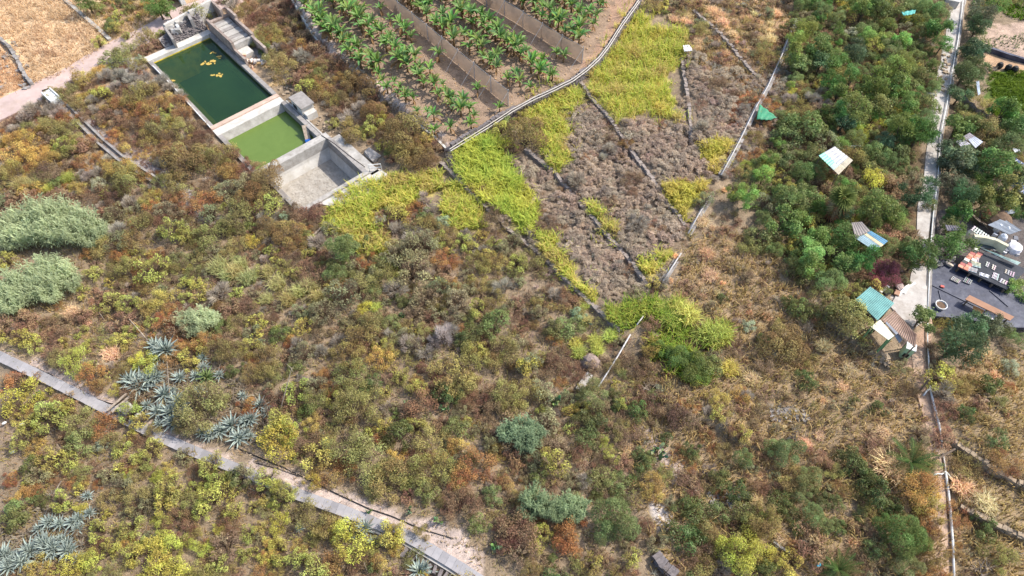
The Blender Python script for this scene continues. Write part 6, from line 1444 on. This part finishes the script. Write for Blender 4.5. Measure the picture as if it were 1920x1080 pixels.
e0, e1 = pc[3], pc[0]; ex = (pc[2] - pc[3]).normalized()
for i in range(9):
    for j in range(2):
        A = e0.lerp(e1, (i + .5) / 9) + ex * (.18 + .42 * j); b = MB(); b.box(A.x, A.y, zp + .035, .38, .3, .06, math.atan2(ex.y, ex.x)); o = b.build('tile', PLAIN, pf)
        o.color = (*lin([(214, 148, 120), (226, 222, 206), (170, 96, 90), (196, 122, 96), (70, 66, 66)][(i * 2 + j * 3) % 5]), 1)
pallet(Z('1828,483 1836,484 1834,493 1826,491'), zp, 'three bar white pallet near the tiled edge of the platform', 3)
pallet(Z('1820,490 1822,500 1838,504 1838,494'), zp, 'four bar pallet stack left on the platform, nearer the tiles', 4)
pallet(Z('1816,500 1814,508 1830,513 1833,505'), zp, 'five bar pallet at the front left edge of the platform', 5)
pallet(Z('1849,491 1856,494 1852,502 1846,499'), zp, 'open frame pallet, left one of the pair in mid platform', 2, both=True)
pallet(Z('1860,496 1868,500 1864,508 1858,504'), zp, 'open frame pallet, right one of the pair in mid platform', 2, both=True)
pallet(Z('1836,511 1855,517 1853,522 1835,516'), zp, 'long narrow white pallet at the front edge of the platform', 2, (232, 230, 226))
pallet(Z('1862,511 1873,515 1870,527 1858,521'), zp, 'square white lattice pallet at the front of the platform', 5, (226, 224, 220))
pallet(Z('1884,505 1903,512 1900,521 1882,512'), zp, 'grey lattice pallet at the right side of the platform', 4, (176, 174, 170))
pallet(Z('1876,522 1890,529 1886,535 1872,529'), zp, 'partly broken pallet at the right front corner of the platform', 3)
pallet(Z('1786,518 1801,527 1797,532 1781,524'), zt + .05, 'left of two grey pallets lying on the black weed cloth', 6, (180, 172, 168), 'pallets on the weed cloth')
pallet(Z('1810,519 1823,527 1819,534 1804,528'), zt + .05, 'right of two grey pallets lying on the black weed cloth', 5, (168, 164, 166), 'pallets on the weed cloth')
pallet(Z('1826,424 1855,443 1850,453 1819,431'), zt + .9, 'long row of white slats propped above the beige edging', 7, (226, 222, 214), 'slatted frames in the yard')
cloth_ = sheet_roof(Z('1837,464 1850,469 1914,492 1908,497'), zp + .35, 2, .05, (206, 222, 208), 'tarpaulin', None); tag(cloth_[0], 'crumpled pale green tarpaulin along the back of the black platform', 'tarpaulin')
o, _ = sheet_roof(Z('1830,454 1868,461 1868,468 1830,464'), zp + .1, 1, 0, (74, 82, 86), 'cover_panel', None); tag(o, 'dark grey panel between the beige edging and the pale tarpaulin', 'panel')
b = MB(); E_ = [Vector(pz(u, v, zt + .9)) for u, v in Z('1822,448 1840,450 1862,455 1885,467')]
for i in range(3): b.beam(E_[i], E_[i + 1] + Vector((0, 0, .002)), .28, .9)
tag(b.build('raised_edging', mat('beige_render', (206, 200, 172), (180, 172, 146), 2, .9)), 'curved beige edging wall behind the black platform', 'edging')
bo = thing('board_table', pz(1856, 577, zt), 'long brown board table on the black weed cloth', 'table')
c5 = [Vector(pz(u, v, zt + .7)) for u, v in Z('1818,553 1902,594 1894,601 1810,561')]; b = MB(); b.hexa([p - Vector((0, 0, .08)) for p in c5][::-1], c5[::-1]); b.build('top', mat('brown_board', (156, 116, 90), (138, 100, 76), 1.5, .7), bo)
for t in (.06, .5, .94):
    for A_e, B_e in ((0, 1), (3, 2)): q = c5[A_e].lerp(c5[B_e], t); b = MB(); b.beam((q.x, q.y, zt - .1), (q.x, q.y, zt + .62), .08, .08); b.build('leg', BARK, bo)
o, C6 = sheet_roof(Z('1849,582 1868,590 1862,600 1843,590.5'), zt + .35, 1, 0, (232, 222, 224), 'sign_board', None); tag(o, 'white sign board with dark drawn marks in front of the brown table', 'sign')
b = MB(); m0 = C6[0].lerp(C6[2], .5); ux_ = (C6[1] - C6[0]).normalized(); uy_ = (C6[3] - C6[0]).normalized()
for dx, dy, l_, ww in ((-.22, .0, .12, .2), (-.05, -.06, .1, .12), (.08, .03, .12, .22), (.2, .05, .08, .1), (-.1, .12, .3, .03), (.1, -.14, .24, .03)):
    q = m0 + ux_ * dx + uy_ * dy; b.box(q.x, q.y, zt + .372, l_, ww, .006, math.atan2(ux_.y, ux_.x))
q = b.build('drawn_marks', HOSE); q.parent = o; 
o, _ = sheet_roof(Z('1825,573 1845,582 1841,589 1824,580'), zt + .3, 1, 0, (226, 156, 92), 'sign_board', None); tag(o, 'orange sign board partly hidden under the tree by the brown table', 'sign')
P = pz(1762, 575, zt); tb = thing('tub', P, 'white rimmed tub of brown soil standing on the black weed cloth', 'tub')
b = MB(); b.lathe((P[0], P[1], zt), [(.36, 0), (.46, .3), (.4, .3), (.33, .12)], 11); b.build('shell', WHITE, tb); b = MB(); b.disc((P[0], P[1], zt + .1), .35, .35, .12, 11); b.build('soil', mat('brown_soil', (120, 98, 78), (84, 66, 52), 5, .95), tb)
P = pz(1766, 538, zt); b = MB(); b.box(P[0], P[1], zt + .06, .28, .2, .1, -.4); o = tag(b.build('crate', PLAIN), 'small red crate on the black weed cloth', 'crate'); o.color = (*lin((196, 92, 82)), 1)
for k, (u, v, s, c, nm, lab) in enumerate([(1818, 440, .3, (230, 218, 196), 'barrel', 'small cream barrel beside the white slats'), (1901, 466, .55, (226, 222, 226), 'sack', 'bulging white sack in the cluttered yard'), (1871, 428, .25, (224, 226, 228), 'basin', 'white washbasin on the grey tarpaulin'), (1886, 433, .22, (228, 228, 224), 'basin', 'small white bowl on the grey tarpaulin'), (1879, 447, .3, (212, 216, 222), 'basin', 'pale basin below the grey tarpaulin'), (1852, 403, .4, (180, 104, 84), 'crate', 'reddish crate beside the brown heap')]):
    P = pz(u, v, zt + .3); b = MB(); b.lathe((P[0], P[1], zt), [(.01, 0), (s, .02), (s * 1.1, .3), (s * .95, .62), (s * .3, .8), (.01, .8)], 10); o = tag(b.build(nm, PLAIN), lab, nm); o.color = (*lin(c), 1)
P = pz(1872, 411, zt + .2); b = MB(); b.lathe((P[0], P[1], zt), [(1.25, 0), (1.0, .45), (.5, .8), (.01, .95)], 12); tag(b.build('earth_heap', MATS['brown_soil']), 'brown heap of soil behind the grey tarpaulin', 'heap')
o, _ = sheet_roof(Z('1852,422 1880,409 1915,432 1893,440'), zt + .7, 3, .03, (124, 132, 142), 'tarpaulin', None); tag(o, 'grey tarpaulin spread in front of the brown heap', 'tarpaulin')
o, _ = sheet_roof(Z('1873,398 1905,392 1902,400 1878,404'), zt + .6, 2, .02, (110, 118, 126), 'tarpaulin', None); tag(o, 'small grey sheet behind the brown heap', 'tarpaulin')
for k in range(5):
    A = Vector(pz(1818 + 5 * k, 398 + 4 * k, zt + .8)); B_ = Vector(pz(1834 + 4 * k, 414 + 2 * k, zt + .8)); b = MB(); b.beam(A, B_, .1, .06); tag(b.build('timber', WOOD if k % 2 else BARK), 'loose timber lying in the heap of planks behind the white slats', 'timber', 'loose timbers in the yard')
for k in range(14):
    P = pz(rr.uniform(1858, 1915), rr.uniform(440, 478), zt + .2); b = MB(); b.box(P[0], P[1], zt + .2, rr.uniform(.2, .8), rr.uniform(.15, .4), rr.uniform(.1, .5), rr.uniform(0, 3), 0, .03)
    o = tag(b.build('junk', PLAIN), 'unsorted piece of junk in the yard between grey tarpaulin and platform', 'junk', 'junk in the yard'); o.color = (*lin(rr.choice([(190, 186, 184), (110, 112, 120), (86, 80, 78), (150, 130, 112), (206, 206, 210)])), 1)
for k in range(10):
    P = pz(rr.uniform(1748, 1790), rr.uniform(484, 500), zt); b = MB(); b.box(P[0], P[1], zt + .15, rr.uniform(.2, .5), rr.uniform(.2, .4), rr.uniform(.15, .4), rr.uniform(0, 3), .1, .05)
    o = tag(b.build('stone', PLAIN), 'stone in the loose row edging the black weed cloth', 'stone', 'stones edging the weed cloth'); o.color = (*lin(rr.choice([(180, 160, 144), (120, 112, 112), (206, 190, 170), (90, 88, 92)])), 1)
o, C7 = sheet_roof(Z('1772,422 1798,424 1806,432 1776,433'), zt + 1.8, 6, .02, (112, 106, 112), 'roof', None); tag(o, 'small grey ribbed roof among trees right of the path', 'roof')
for (u0, v0, u1, v1, lab) in ((1758, 430, 1769, 411, 'upper of two slanting pale poles right of the path'), (1750, 475, 1764, 456, 'lower of two slanting pale poles right of the path')): stalk(u0, v0, u1, v1, .9, .04, lab, PIPEG, 'pole', 'pole')
# solar panels
def solar(px, z, nu, nv, label):
    C = [Vector(pz(u, v, z)) for u, v in px]; c0 = sum(C, Vector()) / 4; o = thing('solar_panel', c0, label, 'solar panel'); b = MB(); b.hexa([p - Vector((0, 0, .07)) for p in C][::-1], [p - Vector((0, 0, .02)) for p in C][::-1]); b.build('frame', WHITE, o)
    f = lambda u, v: C[0] * (1 - u) * (1 - v) + C[1] * u * (1 - v) + C[2] * u * v + C[3] * (1 - u) * v
    for i in range(nu):
        for j in range(nv):
            u0, u1, v0, v1 = (i + .06) / nu, (i + .94) / nu, (j + .06) / nv, (j + .94) / nv; b = MB(); p4 = [f(u0, v0), f(u1, v0), f(u1, v1), f(u0, v1)]; b.hexa([p - Vector((0, 0, .02)) for p in p4][::-1], [p + Vector((0, 0, .004)) for p in p4][::-1]); b.build('cell', mat('solar_cell', (58, 76, 118), (44, 60, 100), .8, .18, spec=.6), o)
    b = MB(); b.tube([c0 - Vector((0, 0, 2.2)), c0 - Vector((0, 0, .07))], .06, 6); b.build('post', PIPEG, o)
zs_ = gz(1900, 360)
solar(Z('1911,335 1938,352 1922,364 1895,347'), zs_ + 1.6, 4, 3, 'upper blue solar panel of the pair at the right edge')
solar(Z('1894.5,348 1921,366 1916,372 1889,353') if False else Z('1938,353 1960,367 1944,379 1922,365'), zs_ + 1.6, 4, 3, 'lower blue solar panel of the pair at the right edge')
solar(Z('1902,294 1924,309 1917,316 1896,296'), zs_ + 1.5, 3, 2, 'narrow dark solar panel above the pair at the right edge')
z3 = gz(1815, 275); gs = thing('patched_shelter', (*flat_at(1816, 265, z3), z3), 'shelter of patched grey and white corrugated sheets right of the path', 'shelter')
sheet_roof(Z('1792,266 1803,259 1820,270 1806,279'), z3 + 2, 5, .025, (196, 190, 194), 'roof_sheet', gs); sheet_roof(Z('1803,258 1818,249 1828,256 1812,264'), z3 + 2.02, 5, .025, (164, 154, 156), 'roof_sheet', gs)
sheet_roof(Z('1815,262 1828,256 1843,266 1829,278'), z3 + 2.04, 5, .025, (206, 208, 214), 'roof_sheet', gs)
for q in ((1796, 266), (1818, 252), (1838, 266), (1810, 277)): x, y = flat_at(*q, z3 + 1.95); b = MB(); b.tube([(x, y, z3 - .3), (x, y, z3 + 1.95)], .05, 5); b.build('post', BARK, gs)
o, _ = sheet_roof(Z('1830,153 1836,152 1838,176 1834,179'), gz(1834, 170) + .9, 4, .02, (196, 208, 222), 'ribbed_panel', None); tag(o, 'pale blue ribbed panel standing by the crop bed', 'panel')
o, _ = sheet_roof(Z('1899,279 1910,278 1914,284 1902,286'), gz(1905, 285) + 1.2, 4, .02, (222, 222, 224), 'ribbed_panel', None); tag(o, 'small white ribbed panel above the dark solar panel', 'panel')
# bed edging of black plastic, drooping cloth screen
b = MB(); E_ = [Vector(at(u, v)) for u, v in Z('1840,93 1862,100 1885,108 1905,114 1960,130')]
for i in range(4): b.beam(E_[i] + Vector((0, 0, .25)), E_[i + 1] + Vector((0, 0, .252)), .3, .55)
tag(b.build('bed_edging', TARP), 'black plastic edging between the brown bed and the bare strip', 'edging')
E_ = [Vector(at(u, v)) for u, v in Z('1797,197 1815,212 1833,222 1850,232 1872,236 1893,237 1905,238 1930,250 1960,262')]; b = MB(); K = 8; hs_ = [1.3, 1.15, 1.0, 1.15, 1.0, 1.05, 1.25, 1.0, 1.2]
sc_ = thing('cloth_screen', E_[2], 'drooping grey cloth screen on posts in front of the green crop bed', 'screen')
for i in range(len(E_) - 1):
    for k in range(K):
        t0 = k / K; p = E_[i].lerp(E_[i + 1], t0); h = hs_[i] + (hs_[i + 1] - hs_[i]) * t0 - .18 * math.sin(math.pi * t0)
        for j in range(4): b.v.append((p.x, p.y - .08 * math.sin(j * 1.3 + k), p.z + .02 + h * j / 3))
m_ = len(b.v) // 4
for i in range(m_ - 1):
    for j in range(3): a = i * 4 + j; b.f.append((a, a + 4, a + 5, a + 1))
b.build('cloth', mat('grey_cloth', (158, 148, 142), (120, 108, 104), 1.5, .9, dirt=(130, 110, 94)), sc_, True)
for p, h in zip(E_, hs_): b = MB(); b.tube([(p.x, p.y, p.z - .1), (p.x, p.y, p.z + h + .08)], .035, 5); b.build('post', BARK, sc_)
for k, (u, v) in enumerate(((1872, 127), (1888, 131), (1900, 134))):
    P = at(u, v); b = MB(); b.lathe(P, [(.01, 0), (.3, .05), (.34, .35), (.2, .6), (.01, .62)], 9); tag(b.build('pot', HOSE), 'black pot at the upper edge of the green crop bed', 'pot', 'black pots by the crop bed')
P = at(1861, 24); b = MB(); b.box(P[0], P[1], P[2] + .1, .16, 1.0, .1, -.5); tag(b.build('board', WHITE), 'short white board at the corner of the brown bed', 'board')
dead_branches(1851, 135, 18, 'bare dark branching sapling beside the crop bed', 6)
# ------------------------------------------------------------------ odds and ends
P = at(1107, 682); b = MB(); b.lathe((P[0], P[1], P[2]), [(.9, -.1), (.74, .25), (.6, .5), (.34, .72), (.01, .8)], 14)
for i, q in enumerate(b.v): f = 1 + .2 * math.sin(i * 2.3) * math.cos(i * 1.1); b.v[i] = (P[0] + (q[0] - P[0]) * f, P[1] + (q[1] - P[1]) * f * .9, q[2] * 1)
tag(b.build('rubble_heap', mat('thatch_grey', (150, 132, 122), (104, 90, 82), 7, .95, .6)), 'rounded grey brown heap of dry litter by the fallen grey pole', 'heap')
stalk(1108, 695, 1112, 688, .5, .06, 'pale forked stick leaning on the rounded grey heap', WOOD)
P = at(1296, 1146); rt = thing('water_tank', P, 'round stone water tank cut off by the bottom edge of the picture', 'tank'); b = MB(); b.lathe(P, [(1.7, -.3), (1.7, .9), (1.5, .92), (1.5, .2), (.01, .2)], 26); b.build('ring_wall', CONC, rt)
stone_wall([(1228, 1040), (1238, 1055), (1262, 1080)], .5, 'short grey rock pile beside the round tank', STONED, .1, .3, .2, None, .6)
A = Vector(at(1447, 1016)); B_ = Vector(at(1478, 1039)); b = MB(); b.beam(A + Vector((0, 0, .2)), B_ + Vector((0, 0, .2)), .14, .1); tag(b.build('beam', CONCG), 'grey fallen beam on the pinkish bare patch at the bottom', 'beam')
def stones(px, n, smin, smax, mt, label, h=.1):
    b = MB(); x0 = min(p[0] for p in px); x1 = max(p[0] for p in px); y0 = min(p[1] for p in px); y1 = max(p[1] for p in px); k = 0
    while k < n:
        u, v = rr.uniform(x0, x1), rr.uniform(y0, y1)
        if not inpoly(np.array([u]), np.array([v]), px)[0]: continue
        P = at(u, v); s = rr.uniform(smin, smax); b.box(P[0], P[1], P[2] + s * .2, s, s * rr.uniform(.6, 1), s * .6, rr.uniform(0, 3), rr.uniform(-.3, .3), s * .15); k += 1
    return tag(b.build('loose_stones', mt), label, 'stones', None, 'stuff')
PALES = MATS['pale_field_stone']
stones(Z('0,660 230,755 470,862 720,950 900,1060 900,1030 850,1000 700,940 480,850 300,800 100,690 0,650'), 170, .05, .16, PALES, 'small pale stones scattered along the shoulder of the walkway')
stones(Z('1840,740 1880,745 1880,775 1845,770'), 70, .1, .3, PALES, 'pale stones scattered on the slope below the dark tree')
stones(Z('1440,765 1500,760 1520,790 1450,790'), 60, .12, .4, CONCG, 'grey outcrop stones in the dry grass slope')
stones(Z('1325,920 1400,925 1400,960 1330,945'), 60, .1, .3, CONCG, 'grey stones under the bushes at lower right')
stones(Z('1637,662 1672,670 1676,690 1640,680'), 26, .12, .35, PALES, 'pale stones below the shed bank')
stones(Z('1770,100 1782,70 1784,120 1765,180 1740,250 1735,240'), 60, .1, .35, PALES, 'loose pale stones along the left side of the path')
stones(Z('545,10 600,40 720,170 830,275 830,290 700,185 590,75'), 160, .08, .3, PALES, 'loose pale stones along the plantation edge')
stones(Z('590,-20 1180,-20 1100,125 960,200 850,268 700,165'), 900, .05, .18, mat('husk', (196, 164, 124), (150, 118, 86), 5, .95), 'dry husks and leaf litter on the plantation floor')
stones(Z('-20,70 40,80 66,160 40,180 -20,160'), 50, .15, .45, CONCG, 'rubble spilled beside the collapsed wall')
stones(Z('540,160 620,215 660,260 640,275 560,215 520,170'), 120, .1, .35, PALES, 'pale rubble beside the pump hut')

# ------------------------------------------------------------------ labels of the plants: kind, size, nearest landmark, order
LAND = [('beside the pink road', 150, 150), ('behind the broken stone rooms', 330, 5), ('left of the dark green basin', 265, 130), ('beside the roofless shelter', 500, 50), ('beside the pump hut', 585, 160),
 ('left of the plantation kerb', 640, 120), ('by the white hollow block', 110, 205), ('between the stone channel and the dark basin', 290, 215), ('left of the stone channel', 60, 260), ('below the stone channel', 330, 320),
 ('along the near wall of the green basin', 420, 300), ('below the drained basin', 520, 390), ('behind the drained basin', 700, 260), ('by the lower plantation corner', 780, 290), ('above the big reed stand', 120, 330),
 ('right of the big reed stand', 250, 440), ('left of the split log pile', 480, 440), ('below the split log pile', 590, 500), ('beside the yellow grass at the basin', 760, 420), ('left of the longest terrace wall', 880, 470),
 ('on the lowest brown terrace', 1010, 380), ('on the second brown terrace', 1110, 340), ('on the third brown terrace', 1220, 290), ('on the topmost brown terrace', 1340, 200), ('above the curved wall at the top', 1420, 60), ('by the small white sheet', 1290, 120),
 ('high on the lowest brown terrace', 960, 300), ('low on the lowest brown terrace', 1070, 500), ('low on the second brown terrace', 1190, 450), ('halfway along the second brown terrace', 1140, 390), ('high on the second brown terrace', 1060, 260), ('high on the third brown terrace', 1150, 240), ('low on the third brown terrace', 1250, 350), ('above the golden grass patch', 1310, 270), ('below the small white sheet', 1290, 170), ('left of the garden channel wall', 1370, 230), ('at the foot of the lowest brown terrace', 1130, 560), ('in the lowest terrace corner', 1240, 470), ('behind the lone dark bush', 1010, 220), ('right of the long straight grey pipe', 1370, 440), ('at the left top of the dry slope', 1340, 500), ('right of the curved wall', 1450, 130), ('left of the curved wall', 1300, 40),
 ('near the green shade net', 1440, 230), ('below the green shade net', 1430, 320), ('in the upper garden left of the path', 1560, 80), ('in the upper garden by the path', 1700, 80), ('in the garden above the white shelter', 1570, 190), ('by the short pale wall', 1700, 190),
 ('around the turquoise shelter', 1600, 300), ('left of the fan palm', 1470, 400), ('right of the fan palm', 1660, 380), ('around the half hidden shed', 1600, 470), ('above the teal roof', 1650, 520), ('left of the teal roof', 1560, 580), ('below the sheds', 1640, 680),
 ('right of the path at the top', 1830, 60), ('around the drooping cloth screen', 1840, 230), ('near the solar panels', 1830, 350), ('above the black platform', 1790, 440), ('below the black weed cloth', 1840, 620), ('by the white bucket', 1790, 720),
 ('right of the dirt path', 1850, 780), ('between the two rough walls', 1860, 930), ('at the lower right corner', 1850, 1040), ('around the low date palm', 1700, 900), ('near the bottom beside the dirt path', 1710, 1010), ('around the small bottom date palm', 1560, 1040),
 ('on the dry slope below the terraces', 1400, 560), ('uphill of the stone outcrop', 1500, 690), ('right of the fresh grass', 1420, 640), ('around the stone outcrop', 1460, 790), ('on the lower right slope', 1480, 880), ('around the round tank', 1290, 1020), ('by the pale sandy patch', 1230, 940),
 ('below the fallen grey pole', 1180, 790), ('right of the fallen grey pole', 1220, 700), ('beside the rounded grey heap', 1060, 670), ('above the rounded grey heap', 1060, 600), ('in the middle of the scrub', 830, 570), ('around the silvery dead shrub', 820, 660), ('left of the silvery dead shrub', 690, 640), ('beside the tall stalk', 560, 700),
 ('above the agave thicket', 330, 640), ('right of the agave thicket', 430, 700), ('left of the agave thicket', 190, 680), ('on the brown patch at the left edge', 60, 620), ('below the big reed stand', 230, 570), ('in the scrub right of the brown patch', 400, 560),
 ('above the middle of the walkway', 600, 820), ('above the lower part of the walkway', 740, 880), ('at the lower end of the walkway', 900, 980), ('left of the middle reeds', 880, 820), ('right of the middle reeds', 1080, 850), ('below the middle reeds', 1000, 1000), ('right of the lower reeds', 1150, 960),
 ('below the upper part of the walkway', 120, 800), ('below the tilted slab', 260, 850), ('among the lower left agaves', 90, 960), ('right of the lower left agaves', 250, 960), ('below the middle of the walkway', 450, 920), ('at the bottom left of the walkway', 600, 1010), ('at the bottom edge on the left', 400, 1040), ('at the lower left corner', 100, 1060), ('beside the upright rough stones', 740, 1050),
 ('below the straight grey wall', 230, 50), ('above the plank ramp', 640, 220)]
LU = np.array([l[1] for l in LAND], float); LV = np.array([l[2] for l in LAND], float)
_o1 = ['', 'first', 'second', 'third', 'fourth', 'fifth', 'sixth', 'seventh', 'eighth', 'ninth', 'tenth', 'eleventh', 'twelfth', 'thirteenth', 'fourteenth', 'fifteenth', 'sixteenth', 'seventeenth', 'eighteenth', 'nineteenth']
ORD = _o1[1:] + [t + 'ieth' if k == 0 else t + 'y-' + _o1[k] for t in ('twent', 'thirt', 'fort', 'fift') for k in range(10)]
def label_all(items):                         # items: (object, base words, u, v, size or None, group)
    B = {}
    for o, words, u, v, r, grp in items:
        k = int(np.argmin((LU - u) ** 2 + ((LV - v) * 1.15) ** 2)); sz = '' if r is None else ('big ' if r > 1.15 else 'small ' if r < .6 else '')
        o['group'] = grp; B.setdefault(sz + words + ' ' + LAND[k][0], []).append((u, v, o))
    for lab, L_ in B.items():
        L_.sort(key=lambda t: t[0])
        if len(L_) == 1: L_[0][2]['label'] = lab; continue
        if len(L_) == 2:
            L_[0][2]['label'] = 'left one of two: ' + lab; L_[1][2]['label'] = 'right one of two: ' + lab; continue
        if len(L_) <= 30:
            for i, t in enumerate(L_): t[2]['label'] = ('leftmost: ' if i == 0 else 'rightmost: ' if i == len(L_) - 1 else ORD[i] + ' from left: ') + lab
        else:
            for t in L_: t[2]['label'] = lab
def plural(w): return w + ('es' if w.endswith('sh') else 's')
GRP = {k: plural(v[3]) + ' on the hillside' for k, v in KIND.items()}
label_all([(p[0], KIND[p[1]][3], p[2], p[3], p[4], GRP[p[1]]) for p in PLANTS])
label_all([(o, 'blue grey agave' if (u, v) != (389, 708) else 'greenish agave', u, v, None, 'agave rosettes among the scrub') for o, u, v in AG])
label_all([(o, 'pale prickly pear', u, v, None, 'prickly pear cacti among the scrub') for o, u, v in PP])
label_all([(o, 'feathery reed clump', u, v, None, 'clumps of giant reed') for o, u, v in RD])
# bananas by their row between the nets
for o in BANANAS:
    x, y, z = o['_o']; u, v = proj(x, y, z); d1 = (Vector((x, y, 0)) - Vector((N1a.x, N1a.y, 0))).dot(npn); d2 = (Vector((x, y, 0)) - Vector((N2a.x, N2a.y, 0))).dot(npn)
    o['_row'] = 'left of the long net' if d1 < 0 else 'between the two nets' if d2 < 0 else 'right of the second net'
rowsB = {}
for o in BANANAS:
    x, y, z = o['_o']; u, v = proj(x, y, z); s = (Vector((x, y, 0)) - o0).dot(npn); rowsB.setdefault((o['_row'], round((s - .0) / 1.75 + (.2 if False else 0))), []).append((u, o))
for where in ('left of the long net', 'between the two nets', 'right of the second net'):
    rws = sorted(k for k in rowsB if k[0] == where)
    for i, k in enumerate(rws):
        L_ = sorted(rowsB[k], key=lambda t: t[0])
        for j, (u, o) in enumerate(L_):
            w_ = 'uppermost' if j == 0 else 'lowest' if j == len(L_) - 1 else ORD[j]
            o['label'] = '%s banana plant down the %s row %s' % (w_, ORD[i], where)
for o in list(bpy.data.objects):
    for k in ('_o', '_row'):
        if k in o: del o[k]
    if 'label' in o and o['label'] == '': del o['label']
print('objects', len(bpy.data.objects))
print('tris', sum(len(m.loops) - 2 * len(m.polygons) for m in bpy.data.meshes))
